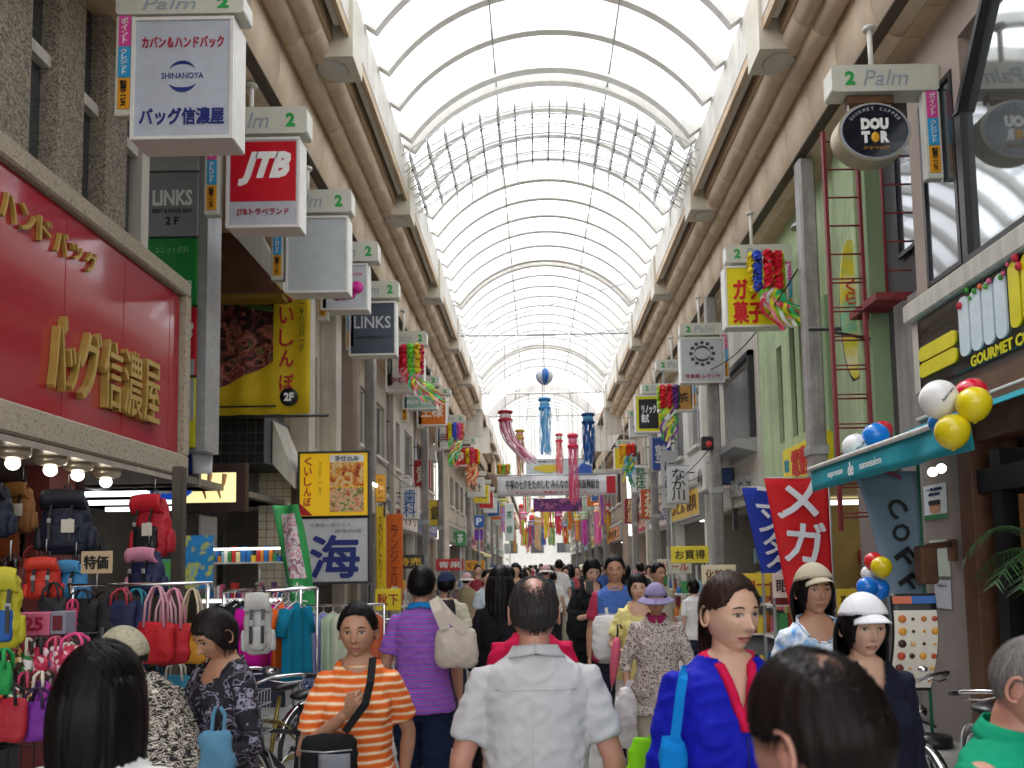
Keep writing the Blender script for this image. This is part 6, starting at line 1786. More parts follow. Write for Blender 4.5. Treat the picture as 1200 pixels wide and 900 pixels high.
def person(label, px, pyt, d, face=0, fem=0, H=None, shirt=None, sleeve=0.5, hem=0.84, pants=None, skirt=None, skin=None, hair='short', hairm=None,
           lean=0, slean=0, head=(0, 0, 0), arms=None, neck='round', hat=None, hatm=None, build=1.0, res=0.009, group=None, pos=None, belly=0.0,
           stride=0.0, seed=1, long=0.3, folds_=0.007, collar=None, wide=1.0, far=False, bald=1.0, nstr=None, yoke=False, hair_th=0.011, lipm=None, sleevem=None, hlen=None, mouth_open=0):
    top = at(px, pyt, d) if pos is None else Vector(pos)
    hat_h = 0.018 if hat else (0.012 if hair else 0)
    if H is None: H = (top.z - hat_h)
    _rt = Matrix.Rotation(R(lean), 3, 'X') @ Matrix.Rotation(R(slean), 3, 'Y')
    tp = Vector((0, 0, 0.92)) + _rt @ Vector((0, 0, 0.787))
    s = H/tp.z
    off_ = Matrix.Rotation(R(face), 3, 'Z') @ Vector((tp.x*s, tp.y*s, 0))
    t = thing('person', label, 'person', (top.x-off_.x, top.y-off_.y, 0), R(face), group)
    skin = skin or SK_A; hairm = hairm or H_BLACK; shirt = shirt or cloth('grey_cloth', (0.4, 0.4, 0.42)); pants = pants or cloth('dark_trousers', (0.03, 0.03, 0.04))
    L = R(lean); SL = R(slean)
    hipc = Vector((0, 0, 0.92))
    RT = Matrix.Rotation(L, 3, 'X') @ Matrix.Rotation(SL, 3, 'Y')
    def T(p, k=1.0):
        p = Vector(p)
        if p.z <= 0.92: return p
        return hipc + RT @ (p-hipc)
    sw = (1-0.10*fem)*build*wide
    ARM = {}
    for sd, key in ((1, 'L'), (-1, 'R')):
        S = Vector((sd*0.146*sw, 0.0, 1.385))
        a = (arms or {}).get(key)
        if a is None: a = ((sd*(0.20*sw+0.01), 0.03, 1.11), (sd*(0.215*sw+0.01), -0.04, 0.87), 0.35)
        E, Wr = Vector(a[0]), Vector(a[1]); curl = a[2]
        ARM[key] = (sd, T(S), T(E) if E.z > 0.0 else E, T(Wr) if Wr.z > 0.92 else (T(Vector((Wr.x, Wr.y, Wr.z+0.0)))), curl, a[3] if len(a) > 3 else None)
    # ---- body: one continuous skin surface
    def loft(m, rings, n=20, e=2.3, tf=True):
        vs = []
        for (z, rx, ry, yo) in rings:
            for k in range(n):
                a = 2*PI*k/n; c, q = math.cos(a), math.sin(a)
                p = (rx*math.copysign(abs(c)**(2/e), c), yo + ry*math.copysign(abs(q)**(2/e), q), z)
                vs.append(T(p) if tf else Vector(p))
        fs = [(i*n+k, i*n+(k+1) % n, (i+1)*n+(k+1) % n, (i+1)*n+k) for i in range(len(rings)-1) for k in range(n)]
        fs.append(tuple(range(n))[::-1]); fs.append(tuple((len(rings)-1)*n+k for k in range(n)))
        m.add(vs, fs, True)
    bw = build
    tor = lambda g: [(0.80, 0.13*bw+g, 0.095+g, 0.01), (0.90, (0.165+0.012*fem)*bw+g, 0.115+g, 0.01), (0.98, 0.15*bw+g, 0.108+g+belly*0.7, 0.0-belly*0.4), (1.07, (0.138-0.01*fem)*bw+g, 0.1+g+belly, 0.0-belly*0.5), (1.2, 0.142*bw*wide+g, 0.11+g+belly*0.5, 0.0-belly*0.2),
                     (1.30, 0.150*sw+g, 0.105+g, 0.005), (1.36, 0.142*sw+g, 0.092+g, 0.01), (1.412, 0.118*sw+g, 0.078+g, 0.012), (1.447, 0.086+g*0.7, 0.066+g*0.6, 0.014), (1.475, 0.062+g*0.6, 0.058+g*0.6, 0.014)]
    B = MB(); loft(B, tor(0.0))
    hy, hp, hr = [R(q) for q in head]
    HC = T(Vector((0, 0.0, 1.603)))
    piv = T(Vector((0, 0.018, 1.50)))
    HM = Matrix.Translation(piv) @ (RT.to_4x4() if abs(lean) < 1 else Matrix.Rotation(L*0.6, 4, 'X') @ Matrix.Rotation(SL*0.6, 4, 'Y')) @ Matrix.Rotation(hy, 4, 'Z') @ Matrix.Rotation(hp, 4, 'X') @ Matrix.Rotation(hr, 4, 'Y') @ Matrix.Translation((0, -0.018, 0.090))
    nk = 1-0.14*fem
    B.tube([T((0, 0.018, 1.38)), T((0, 0.018, 1.45)), piv, HM @ Vector((0, 0.015, -0.05))], [0.064*nk, 0.056*nk, 0.052*nk, 0.052*nk], 14)
    for key in ('L', 'R'):
        sd, S, E, Wr, curl, _ = ARM[key]
        B.tube([S*0.9+T((0, 0, 1.36))*0.1, S, S.lerp(E, 0.35), S.lerp(E, 0.8), E, E.lerp(Wr, 0.25), E.lerp(Wr, 0.7), Wr], [q*(1-0.14*fem)*build**0.5 for q in (0.042, 0.046, 0.045, 0.039, 0.036, 0.039, 0.031, 0.024)], 12)
    for sd in (-1, 1):
        st = stride*sd
        B.tube([(sd*0.085, 0.01, 0.88), (sd*0.088, 0.0-st*0.4, 0.68), (sd*0.088, -0.012-st*0.75, 0.47), (sd*0.088, 0.01-st*0.8, 0.33), (sd*0.088, 0.02-st*0.9, 0.09)], [0.082, 0.074, 0.052, 0.05, 0.036], 12)
    v, f, nr = voxelize(B, res*1.15, 4)
    V = [v]; F = list(f); off = len(v)
    # head
    nl, nn_ = (30, 40) if far else (84, 96)
    dirs, hf = sphere_dirs(nl, nn_)
    hp_ = head_pts(dirs, fem)
    hv = xf(HM, hp_)
    V.append(hv); F += [tuple(i+off for i in q) for q in hf]; off += len(hv)
    # ears
    if not far or hair in ('short', 'bald', 'thin', 'grey'):
        for sd in (-1, 1):
            e = MB(); e.M = HM
            e.ball((sd*0.077, 0.012, -0.008), 0.012, 12, sx=0.55, sy=1.15, sz=2.3)
            e.tube([(sd*0.083, 0.024*math.cos(a)*0.75+0.014, -0.006+0.029*math.sin(a)) for a in np.linspace(-2.2, 1.9, 12)], 0.0042, 6)
            V.append(np.array([tuple(q) for q in e.v])); F += [tuple(i+off for i in q) for q in e.f]; off += len(e.v)
    # hands
    for key in ('L', 'R'):
        sd, S, E, Wr, curl, pn = ARM[key]
        dr = (Wr-E).normalized(); z_ = -dr
        pn_ = Vector(pn) if pn else Vector((-sd, 0, 0))
        x_ = (pn_ - z_*pn_.dot(z_)).normalized()*(-sd); y_ = z_.cross(x_)
        Mh = Matrix(((x_.x, y_.x, z_.x, Wr.x), (x_.y, y_.y, z_.y, Wr.y), (x_.z, y_.z, z_.z, Wr.z), (0, 0, 0, 1)))
        if far:
            h = MB(); h.M = Mh; h.ball((0, 0, -0.06), 0.03, 8, sz=2.2)
            hvv, hff = np.array([tuple(q) for q in h.v]), h.f
        else:
            h = hand_mb(sd, curl, Matrix.Identity(4)); h.v = [(p[0]*(0.62 if p[2] > -0.086 else 1), p[1], p[2]) for p in h.v]
            hvv, hff, _n = voxelize(h, 0.0038, 2)
            hvv = xf(Mh, hvv)
        V.append(hvv); F += [tuple(i+off for i in q) for q in hff]; off += len(hvv)
    def mk(name, V_, F_, m_, smooth=True, par=t):
        me = bpy.data.meshes.new(name); me.from_pydata((np.asarray(V_)*s).tolist(), [], F_)
        me.polygons.foreach_set('use_smooth', [smooth]*len(F_)); me.materials.append(m_); me.update()
        return obj(name, me, par)
    mk('body', np.concatenate(V), F, skin)
    # ---- trousers or skirt
    if skirt is None:
        Pm = MB(); loft(Pm, [(0.78, 0.14*bw, 0.105, 0.01), (0.90, (0.18+0.012*fem)*bw, 0.128, 0.01), (0.985, 0.158*bw, 0.118+belly*0.7, -belly*0.4), (1.0, 0.156*bw, 0.116+belly*0.7, -belly*0.4)])
        for sd in (-1, 1):
            st = stride*sd
            Pm.tube([(sd*0.085, 0.01, 0.88), (sd*0.09, 0.0-st*0.4, 0.68), (sd*0.09, -0.012-st*0.75, 0.47), (sd*0.09, 0.01-st*0.8, 0.33), (sd*0.09, 0.02-st*0.9, 0.08)], [0.098, 0.09, 0.072, 0.068, 0.062], 14)
        v, f, nr = voxelize(Pm, res*1.2, 3); v = folds(v, nr, folds_*1.2, seed+5, 2.0)
        mk('trousers', v, f, pants)
    else:
        Pm = MB(); loft(Pm, [(0.30, 0.235, 0.2, 0.01), (0.6, 0.21, 0.17, 0.01), (0.85, 0.19, 0.14, 0.01), (0.99, 0.152, 0.112, 0.0)])
        v, f, nr = voxelize(Pm, res*1.3, 3); v = folds(v, nr, folds_*2.5, seed+5, 0.2)
        mk('skirt', v, f, skirt)
    # ---- shirt
    g = 0.014
    Sm = MB(); rr = [q for q in tor(g) if q[0] > hem+0.03]
    r0 = tor(g)[1]
    rr = [(hem, r0[1]+0.012, r0[2]+0.012+belly*0.7, r0[3]-belly*0.4)] + rr
    rr = [(q[0], q[1]+0.014*max(0, min(1, (1.12-q[0])/0.2)), q[2]+0.016*max(0, min(1, (1.12-q[0])/0.2)), q[3]) for q in rr]
    loft(Sm, rr, 24, 2.4)
    if fem:
        for sd in (-1, 1): Sm.ball(tuple(T((sd*0.072, -0.075, 1.255))), 0.068, 12, sy=0.8)
    for key in ('L', 'R'):
        sd, S, E, Wr, curl, _ = ARM[key]
        A = T((sd*0.10*sw, 0.01, 1.372))
        if sleeve <= 0: continue
        if sleeve <= 0.55:
            p2 = S.lerp(E, sleeve*1.5)
            Sm.tube([A, S+Vector((0, 0, -0.004)), S.lerp(p2, 0.5), p2], [0.05, 0.054, 0.056, 0.058*build**0.5], 14)
        else:
            k = (sleeve-0.55)/0.45
            Sm.tube([A, S, S.lerp(E, 0.5), E, E.lerp(Wr, 0.5*k), E.lerp(Wr, 0.96*k)], [0.050, 0.056, 0.053, 0.048, 0.044, 0.035], 14)
    v, f, nr = voxelize(Sm, res, 3)
    v = folds(v, nr, folds_, seed, 1.6)
    # neckline cut away, the neck of the body shows
    iT = RT.transposed()
    loc = (v - np.array(hipc)) @ np.array(iT).T + np.array(hipc)
    if neck == 'v': cut = (loc[:, 1] < 0.0) & (np.abs(loc[:, 0]) < (loc[:, 2]-1.285)*0.27) & (loc[:, 2] > 1.285)
    elif neck == 'v2': cut = (loc[:, 1] < 0.0) & (np.abs(loc[:, 0]) < (loc[:, 2]-1.33)*0.36) & (loc[:, 2] > 1.33)
    elif neck == 'scoop': cut = (loc[:, 1] < 0.02) & (((loc[:, 0]/0.085)**2 + ((loc[:, 2]-1.46)/0.10)**2) < 1)
    else: cut = (((loc[:, 0]/0.066)**2 + ((loc[:, 2]-1.47)/0.045)**2) < 1) & (loc[:, 1] < 0.03)
    top_cut = loc[:, 2] > 1.468
    cut = cut | top_cut
    f = [q for q in f if not (cut[q[0]] or cut[q[1]] or cut[q[2]] or cut[q[3 if len(q) > 3 else 0]])]
    sh = mk('shirt', v, f, shirt)
    if not far:
        cm = collar if collar else shirt
        a0 = 0.0
        c = MB()
        if collar == 'none': pass
        elif neck in ('v', 'v2'):
            zb_ = 1.285 if neck == 'v' else 1.33; kx = 0.27 if neck == 'v' else 0.36
            bv = BVHTree.FromPolygons([tuple(q) for q in (loc)], f) 
            for sd in (-1, 1):
                pts_ = []
                for z in np.linspace(zb_-0.02, 1.435, 12):
                    x = sd*max(0.0, (z-zb_)*kx)+sd*0.004
                    h_ = bv.ray_cast(Vector((x+sd*0.01, -0.5, z)), Vector((0, 1, 0)))
                    y = h_[0].y if h_[0] else -0.09
                    pts_.append(T((x, min(y, -0.03)-0.002, z)))
                pts_ += [T((sd*0.075, 0.02, 1.462)), T((0, 0.09, 1.47))]
                c.tube(pts_, [0.015]*len(pts_), 8)
        elif neck == 'scoop':
            bv = BVHTree.FromPolygons([tuple(q) for q in loc], f)
            pts_ = []
            for a_ in np.linspace(PI, 2*PI, 22):
                x = 0.088*math.cos(a_); z = 1.458+0.10*math.sin(a_)
                h_ = bv.ray_cast(Vector((x, -0.5, z-0.004)), Vector((0, 1, 0)))
                pts_.append(T((x, (min(h_[0].y, 0.0) if h_[0] else -0.04)-0.001, z)))
            pts_ += [T((0.08, 0.04, 1.468)), T((0.04, 0.078, 1.475)), T((-0.04, 0.078, 1.475)), T((-0.08, 0.04, 1.468))]
            c.tube(pts_, 0.0065, 6, closed=True)
        elif collar:      # folded polo collar
            for sd in (-1, 1):
                def cf(u, v_, sd=sd):
                    a = PI*(1-u)      # back to front
                    x = sd*math.sin(a)*(0.075+0.018*v_); y = 0.014 + (0.072+0.012*v_)*(-math.cos(PI-a)*-1)
                    y = 0.014 - (0.072+0.016*v_)*math.cos(a)*-1*-1
                    y = 0.014 + (0.072+0.02*v_)*math.cos(PI*u)
                    x = sd*math.sin(PI*u)*(0.072+0.022*v_) + sd*0.012*u*v_
                    z = 1.497 - 0.022*u - 0.036*v_*(0.8+0.9*u)
                    return T((x, y, z))
                c.sheet(cf, 16, 3, 0.003)
        else:
            c.tube([T((0.071*math.sin(a), 0.013+0.066*math.cos(a), 1.452+0.012*math.cos(a))) for a in np.linspace(0, 2*PI, 28)[:-1]], 0.006, 6, closed=True)
        if c.v: mk('collar', np.array([tuple(q) for q in c.v]), c.f, cm if not isinstance(cm, str) else shirt)
    if yoke:
        bv = BVHTree.FromPolygons([tuple(q) for q in loc], f); c = MB(); pts_ = []
        for x in np.linspace(-0.13, 0.13, 15):
            h_ = bv.ray_cast(Vector((x, 0.5, 1.355)), Vector((0, -1, 0)))
            if h_[0]: pts_.append(T((x, h_[0].y+0.0005, 1.355)))
        c.tube(pts_, 0.0022, 5); pts_ = []
        for z in np.linspace(1.35, 0.97, 15):
            h_ = bv.ray_cast(Vector((0.012, 0.5, z)), Vector((0, -1, 0)))
            if h_[0]: pts_.append(T((0.012, h_[0].y+0.0003, z)))
        c.tube(pts_, 0.0015, 5)
        mk('back_seam', np.array([tuple(q) for q in c.v]), c.f, shirt, True, sh)
    # ---- shoes
    for sd in (-1, 1):
        q = MB(); st = stride*sd
        q.tube([(sd*0.09, 0.075-st*0.9, 0.04), (sd*0.09, 0.03-st*0.9, 0.05), (sd*0.092, -0.08-st*0.9, 0.042), (sd*0.095, -0.175-st*0.9, 0.03), (sd*0.096, -0.2-st*0.9, 0.028)], [0.03, 0.042, 0.045, 0.036, 0.015], 10)
        mk('shoe', np.array([(a, b, max(0.003, c_)) for a, b, c_ in [tuple(z) for z in q.v]]), q.f, M_shoe)
    # ---- face
    if not far and hair is not None:
        bvh = BVHTree.FromPolygons([tuple(p) for p in hp_], hf)
        def surf(x, z, o_=0.0006):
            h_ = bvh.ray_cast(Vector((x, -0.3, z)), Vector((0, 1, 0)))
            return Vector((x, (h_[0].y if h_[0] else -0.07)-o_, z))
        def patch(name, outline, m_, o_, par):
            cx = sum(p[0] for p in outline)/len(outline); cz = sum(p[1] for p in outline)/len(outline)
            m = MB(); m.M = HM; n = len(outline); vs = [surf(cx, cz, o_)]
            for r_ in (0.5, 1.0): vs += [surf(cx+(p[0]-cx)*r_, cz+(p[1]-cz)*r_, o_) for p in outline]
            vs += [p + Vector((0, 0.004, 0)) for p in vs[n+1:]]
            fs = [(0, 1+k, 1+(k+1) % n) for k in range(n)] + [(1+k, n+1+k, n+1+(k+1) % n, 1+(k+1) % n) for k in range(n)] + [(n+1+k, 2*n+1+k, 2*n+1+(k+1) % n, n+1+(k+1) % n) for k in range(n)]
            m.add(vs, fs, True)
            return mk(name, np.array([tuple(q) for q in m.v]), m.f, m_, True, par)
        for sd in (-1, 1):
            al = [(sd*0.031+0.0135*math.cos(a), 0.0005+(0.0052 if math.sin(a) > 0 else 0.0038)*math.sin(a)*(1-0.25*abs(math.cos(a)))) for a in np.linspace(0, 2*PI, 21)[:-1]]
            patch('eye', al, M_eyew, 0.0005, t)
            patch('iris', [(sd*0.031+0.0060*math.cos(a), 0.0006+0.0048*math.sin(a)) for a in np.linspace(0, 2*PI, 15)[:-1]], M_iris, 0.0012, t)
            lid = [(sd*0.031+0.0150*math.cos(a), 0.0012+0.0062*math.sin(a)) for a in np.linspace(0.05, PI-0.05, 10)] + [(sd*0.031+0.0135*math.cos(a), 0.0008+0.0040*math.sin(a)) for a in np.linspace(PI-0.05, 0.05, 10)]
            m = MB(); m.M = HM
            m.tube([surf(x, z, 0.0014) for x, z in lid[:10]], [0.0006]+[0.0013]*8+[0.0006], 5); mk('eyelid', np.array([tuple(q) for q in m.v]), m.f, M_iris)
            m = MB(); m.M = HM
            m.tube([surf(sd*(0.014+0.034*k), 0.0195+0.005*math.sin(PI*(0.15+0.8*k)), 0.0006) for k in np.linspace(0, 1, 8)], [0.001, 0.0026, 0.003, 0.003, 0.0028, 0.0024, 0.0018, 0.0006], 6); mk('eyebrow', np.array([tuple(q) for q in m.v]), m.f, hairm)
        up = [(0.0235*math.cos(a), -0.0665+0.0065*math.sin(a)*(1-0.25*math.exp(-(math.cos(a)/0.15)**2))) for a in np.linspace(0, PI, 13)]
        lo = [(0.0235*math.cos(a), -0.0668+0.0085*math.sin(a)) for a in np.linspace(PI, 2*PI, 13)]
        lm = lipm or M_lip
        patch('upper_lip', up, lm, 0.0008, t); patch('lower_lip', lo, lm, 0.001, t)
        m = MB(); m.M = HM; m.tube([surf(x, -0.0668+0.0006*math.cos(x*200), 0.0016) for x in np.linspace(-0.0225, 0.0225, 9)], [0.0005]+[0.001+0.001*mouth_open]*7+[0.0005], 5)
        mk('mouth_line', np.array([tuple(q) for q in m.v]), m.f, mat('mouth_dark', (0.09, 0.02, 0.02), 0.6, var=0))
        for sd in (-1, 1):
            patch('nostril', [(sd*0.0075+0.0028*math.cos(a), -0.0435+0.0016*math.sin(a)) for a in np.linspace(0, 2*PI, 9)[:-1]], mat('mouth_dark', (0.09, 0.02, 0.02)), 0.0004, t)
    # ---- hair
    def az(dr): return np.abs(np.arctan2(dr[:, 0], -dr[:, 1]))      # 0 front, pi back
    def hairline(a, pts):
        return np.interp(a, [p[0] for p in pts], [p[1] for p in pts])
    rs = np.random.RandomState(seed+40)
    lines = {'short': [(0, 0.58), (0.7, 0.5), (1.15, 0.0), (1.45, -0.02), (1.75, 0.0), (2.1, -0.45), (3.15, -0.62)],
             'thin': [(0, 0.80), (0.6, 0.62), (1.1, 0.05), (1.45, 0.0), (1.75, 0.02), (2.1, -0.42), (3.15, -0.6)],
             'bob': [(0, 0.34), (0.65, 0.28), (1.0, -0.05), (1.3, -0.55), (2.0, -0.72), (3.15, -0.8)],
             'long': [(0, 0.62), (0.35, 0.5), (0.75, 0.05), (1.0, -0.45), (1.5, -0.7), (3.15, -0.85)],
             'tied': [(0, 0.60), (0.5, 0.5), (0.95, 0.12), (1.3, 0.08), (1.6, 0.02), (2.0, -0.5), (3.15, -0.65)]}
    ln = lines.get({'bald': 'thin', 'grey': 'short'}.get(hair, hair), lines['short'])
    if hair:
        dh, fh = sphere_dirs(*((22, 32) if far else (90, 120)))
        a = az(dh); hz = hairline(a, ln)
        jag = 0.035*np.sin(a*31+dh[:, 0]*40)+0.03*rs.normal(size=len(a))*(0 if far else 1)*0.5
        am = np.clip((dh[:, 2]-hz+jag)/0.14, 0, 1); am = am*am*(3-2*am)
        th = hair_th*np.ones(len(a))
        th *= 1+0.22*np.sin(np.arctan2(dh[:, 0], -dh[:, 1]+0.35)*23+3*dh[:, 2])*0.5+0.10*np.sin(np.arctan2(dh[:, 0], -dh[:, 1]+0.35)*57)
        if hair == 'bald':
            cr_ = np.exp(-((dh[:, 0])/0.42)**2-((dh[:, 1]-0.38)/0.50)**2)*(dh[:, 2] > 0.2)
            am = am*np.clip(1.15-1.9*cr_*bald+0.25*rs.normal(size=len(a))*(cr_ > 0.2), 0, 1)
        if hair == 'thin': am = am*0.72
        if hair in ('bob', 'long'): th *= 1.0+0.6*np.clip(-dh[:, 2]+0.2, 0, 1)
        hpnt = head_pts(dh, fem)
        # hair ignores the face relief
        nrm = dh/np.linalg.norm(dh, axis=1)[:, None]
        q = hpnt + nrm*(am*th - (1-am)*0.012)[:, None]
        hv2 = xf(HM, q)
        ho = mk('hair', hv2, fh, hairm)
        if not far:
            # loose strands over the cap
            nst = 900 if hair in ('bald', 'thin') else 650
            if hair in ('long',): nst = 900
            if nstr: nst = nstr
            SV = []; SF = []
            cnt = 0; tries = 0
            crown = np.array([0.05, 0.35, 0.93]); crown /= np.linalg.norm(crown)
            while cnt < nst and tries < nst*4:
                tries += 1
                u = rs.normal(size=3); u /= np.linalg.norm(u)
                aa = abs(math.atan2(u[0], -u[1])); hzz = np.interp(aa, [p[0] for p in ln], [p[1] for p in ln])
                if u[2] < hzz+0.05: continue
                if hair == 'bald' and rs.rand() < math.exp(-(u[0]/0.42)**2-((u[1]-0.38)/0.5)**2)*0.8*bald*(u[2] > 0.2): continue
                tg = u*np.dot(u, crown)-crown; nn = np.linalg.norm(tg)
                if nn < 0.05: continue
                tg = tg/nn + rs.normal(size=3)*0.18; tg -= u*np.dot(tg, u); tg /= np.linalg.norm(tg)
                segs = 6; sl = 0.55/segs*rs.uniform(0.7, 1.3)*(1.3 if hair in ('long', 'bob') else 0.9)
                sdv = np.cross(u, tg)*0.0011
                P_ = []
                w0 = u.copy()
                for k in range(segs+1):
                    P_.append(w0.copy()); w0 = w0+tg*sl; w0 /= np.linalg.norm(w0); tg = tg-w0*np.dot(tg, w0); tg /= np.linalg.norm(tg)
                e_ = P_[-1]; ea = abs(math.atan2(e_[0], -e_[1]))
                if (ea < 1.0 and e_[2] < 0.25) or (hat and ea < 1.5 and e_[2] < 0.6): continue
                if hair not in ('long', 'bob'):
                    e_ = P_[-1]; ea = abs(math.atan2(e_[0], -e_[1]))
                    if e_[2] < np.interp(ea, [p[0] for p in ln], [p[1] for p in ln])-0.10 or ea < 0.9 and e_[2] < 0.5: continue
                P_ = np.array(P_); c0 = head_pts(P_, fem)+P_*(hair_th*(0.5 if hair in ('bald', 'thin') else 1.0)+0.001+0.0035*np.sin(np.linspace(0, PI, segs+1)))[:, None]*1.0
                b0 = len(SV)
                for k in range(segs+1):
                    wv = sdv*(1-k/segs*0.85); SV.append(HM @ Vector(c0[k]-wv)); SV.append(HM @ Vector(c0[k]+wv))
                SF += [(b0+2*k, b0+2*k+1, b0+2*k+3, b0+2*k+2) for k in range(segs)]
                cnt += 1
            if SV:
                so_ = mk('loose_strands', np.array([tuple(q) for q in SV]), SF, hairm, False, ho); so_['kind'] = 'stuff'
        if hair == 'long' or hair == 'tied':
            Lh = hlen if hlen else long
            a0, a1 = ((1.75 if hat else 1.15), 2*PI-(1.75 if hat else 1.15)) if hair == 'long' else (2.75, 2*PI-2.75)
            m = MB()
            def cur(u, v_):
                a = a0+(a1-a0)*u
                rx, ry = 0.088, 0.098
                if hair == 'tied': rx, ry = 0.05, 0.108
                z = 0.045 - (Lh+0.045)*v_*(1-0.05*abs(math.sin(u*37))); rx *= 0.86+0.14*min(1, v_*6); ry *= 0.86+0.14*min(1, v_*6)
                k = 1+0.10*math.sin(PI*min(1, v_*1.6))-0.16*max(0, v_-0.5)
                wv = 1+0.014*math.sin(u*61+2*v_)+0.008*math.sin(u*131)
                p = HM @ Vector((math.sin(a)*rx*k*wv, -math.cos(a)*ry*k*wv+0.006, z))
                # keep clear of the back
                if hair == 'long' and -z > 0.17:
                    lp = p
                    p = Vector((lp.x*(1+0.06*v_), lp.y+0.02*v_*(1 if lp.y > 0 else -0.6), lp.z))
                return p
            m.sheet(cur, 84 if not far else 20, 14, 0.012)
            mk('hair_length', np.array([tuple(q) for q in m.v]), m.f, hairm, True, ho)
            if not far and res < 0.0115 and hair == 'long':
                SV = []; SF = []
                for q_ in range(900):
                    u0 = rs.rand(); v0 = rs.uniform(0.0, 0.55); v1 = min(1.04, v0+rs.uniform(0.35, 0.6)); du = rs.normal()*0.012; b0 = len(SV); ph_ = rs.uniform(0, 6)
                    for k in range(9):
                        vv = v0+(v1-v0)*k/8; uu = min(0.999, max(0.001, u0+du*k/8+0.002*math.sin(ph_+k*0.8)))
                        p0 = cur(uu, vv); p1 = cur(min(1, uu+0.004), vv); c_ = HM @ Vector((0, 0.02, p0.z*0))
                        ax_ = Vector((p0.x-HM.translation.x, p0.y-HM.translation.y, 0)).normalized()
                        w_ = (p1-p0).normalized()*0.0012*(1-k/9)
                        o_ = ax_*(0.0025+0.0035*math.sin(PI*k/8))
                        SV.append(p0+o_-w_); SV.append(p0+o_+w_)
                    SF += [(b0+2*k, b0+2*k+1, b0+2*k+3, b0+2*k+2) for k in range(8)]
                so_ = mk('long_strands', np.array([tuple(q) for q in SV]), SF, hairm, False, ho); so_['kind'] = 'stuff'
    # ---- hats
    if hat:
        hm_ = hatm or cloth('hat_cloth', (0.6, 0.58, 0.5))
        dh, fh = sphere_dirs(*((20, 28) if far else (50, 64)))
        lv = {'cap': 0.31, 'bucket': 0.22, 'beanie': 0.02}.get(hat, 0.25)
        a = az(dh)
        tilt = dh[:, 2] + (0.10*dh[:, 1] if hat != 'beanie' else 0.45*dh[:, 1])
        am = np.clip((tilt-lv)/0.05, 0, 1)
        q = head_pts(dh, fem) + dh*(am*(0.019 if hair else 0.014) - (1-am)*0.015)[:, None]
        if hat == 'bucket': q[:, 2] += am*0.01
        h2 = mk('hat', xf(HM, q), fh, hm_)
        if hat in ('cap', 'bucket'):
            m = MB()
            a0, a1 = (-0.95, 0.95) if hat == 'cap' else (0, 2*PI)
            def brim(u, v_):
                a = a0+(a1-a0)*u; c_, s_ = math.cos(a), math.sin(a)
                ext = (0.08*max(0.0, math.cos(a*1.6)) if hat == 'cap' else 0.055)
                r1, r2 = (0.078, 0.098) if hat == 'cap' else (0.090, 0.110)
                z = 0.056-0.03*s_*s_ if hat == 'cap' else 0.034
                return HM @ Vector((s_*(r1+ext*0.35*v_ if hat == 'cap' else r1+ext*v_), -c_*(r2+ext*v_), z - (0.022 if hat == 'cap' else 0.035)*v_ ))
            m.sheet(brim, 30, 4, 0.003)
            mk('hat_brim', np.array([tuple(q) for q in m.v]), m.f, hm_, True, h2)
    t['_H'] = H; del t['_H']
    return t, HM, s, T, ARM
H_NEAR = hair_mat('hair_brown_black', (0.011, 0.007, 0.006), 0.4)
# ------------------------------------------------------------------ cloth patterns
def zbands(name, cols, period, rough=0.85, wob=0.004):
    """horizontal stripes knitted into the cloth"""
    return noise_mix(name, cols, 0.314/period, rough, kind='WAVEZ', distortion=0.6, detail=1)
C_orange = zbands('orange_stripes', ['#f0dcc0', '#e8a060', '#e06a20', '#e06a20', '#d85c18'], 0.032)
C_purple = zbands('purple_stripes', ['#6a5ac8', '#8a50b0', '#c84a80', '#a04aa0', '#5a6ac8'], 0.034)
C_zebra = noise_mix('zebra_print', ['#17130f', '#17130f', '#cfc5b5', '#1d1814', '#d8cebe', '#17130f'], 26, 0.85, stops=[0.0, 0.42, 0.46, 0.5, 0.56, 0.62], stretch=(1, 1, 2.6), constant=True, distortion=0.8, detail=2)
C_floral = noise_mix('floral_blouse', ['#5a4650', '#a89c94', '#bdb4aa', '#c9c0b4', '#8a6a70', '#4f6048'], 55, 0.85, stops=[0, 0.4, 0.46, 0.5, 0.58, 0.64], constant=True, detail=3, distortion=0.5)
C_apron = noise_mix('dark_floral_apron', ['#17141c', '#17141c', '#1c1822', '#8a869a', '#17141c', '#17141c'], 20, 0.8, stops=[0, 0.3, 0.45, 0.53, 0.58, 0.9], constant=True, detail=2, distortion=1.2)
C_tie = noise_mix('tie_dye', ['#dfe6ea', '#7ab0dc', '#e6ecf0', '#4a90d0', '#e2e8ea'], 7, 0.85)
C_white = cloth('white_cotton', (0.72, 0.71, 0.69)); C_grey = cloth('light_grey_shirt', (0.50, 0.50, 0.505)); C_blue = cloth('royal_blue_jacket', srgb('#141CA8'), rough=0.7, var=0.04)
C_navy = cloth('navy_knit', (0.012, 0.013, 0.028)); C_black = cloth('black_cotton', (0.012, 0.012, 0.014)); C_green = cloth('green_polo', srgb('#0C8A66')); C_red = cloth('crimson_shirt', srgb('#C01A48'))
C_jean = cloth('dark_denim', (0.012, 0.022, 0.055)); C_slate = cloth('slate_trousers', (0.03, 0.035, 0.06)); C_cream = cloth('cream_cotton', (0.62, 0.58, 0.44)); C_beige = cloth('beige_cotton', (0.45, 0.40, 0.31))
C_pink = cloth('pink_trim', srgb('#C81848')); C_ltblue = cloth('light_blue', srgb('#3A78C8')); C_yellow = cloth('pale_yellow', srgb('#E0D48A')); C_lav = cloth('lavender_hat', srgb('#8C84A8')); C_char = cloth('charcoal', (0.03, 0.028, 0.03))
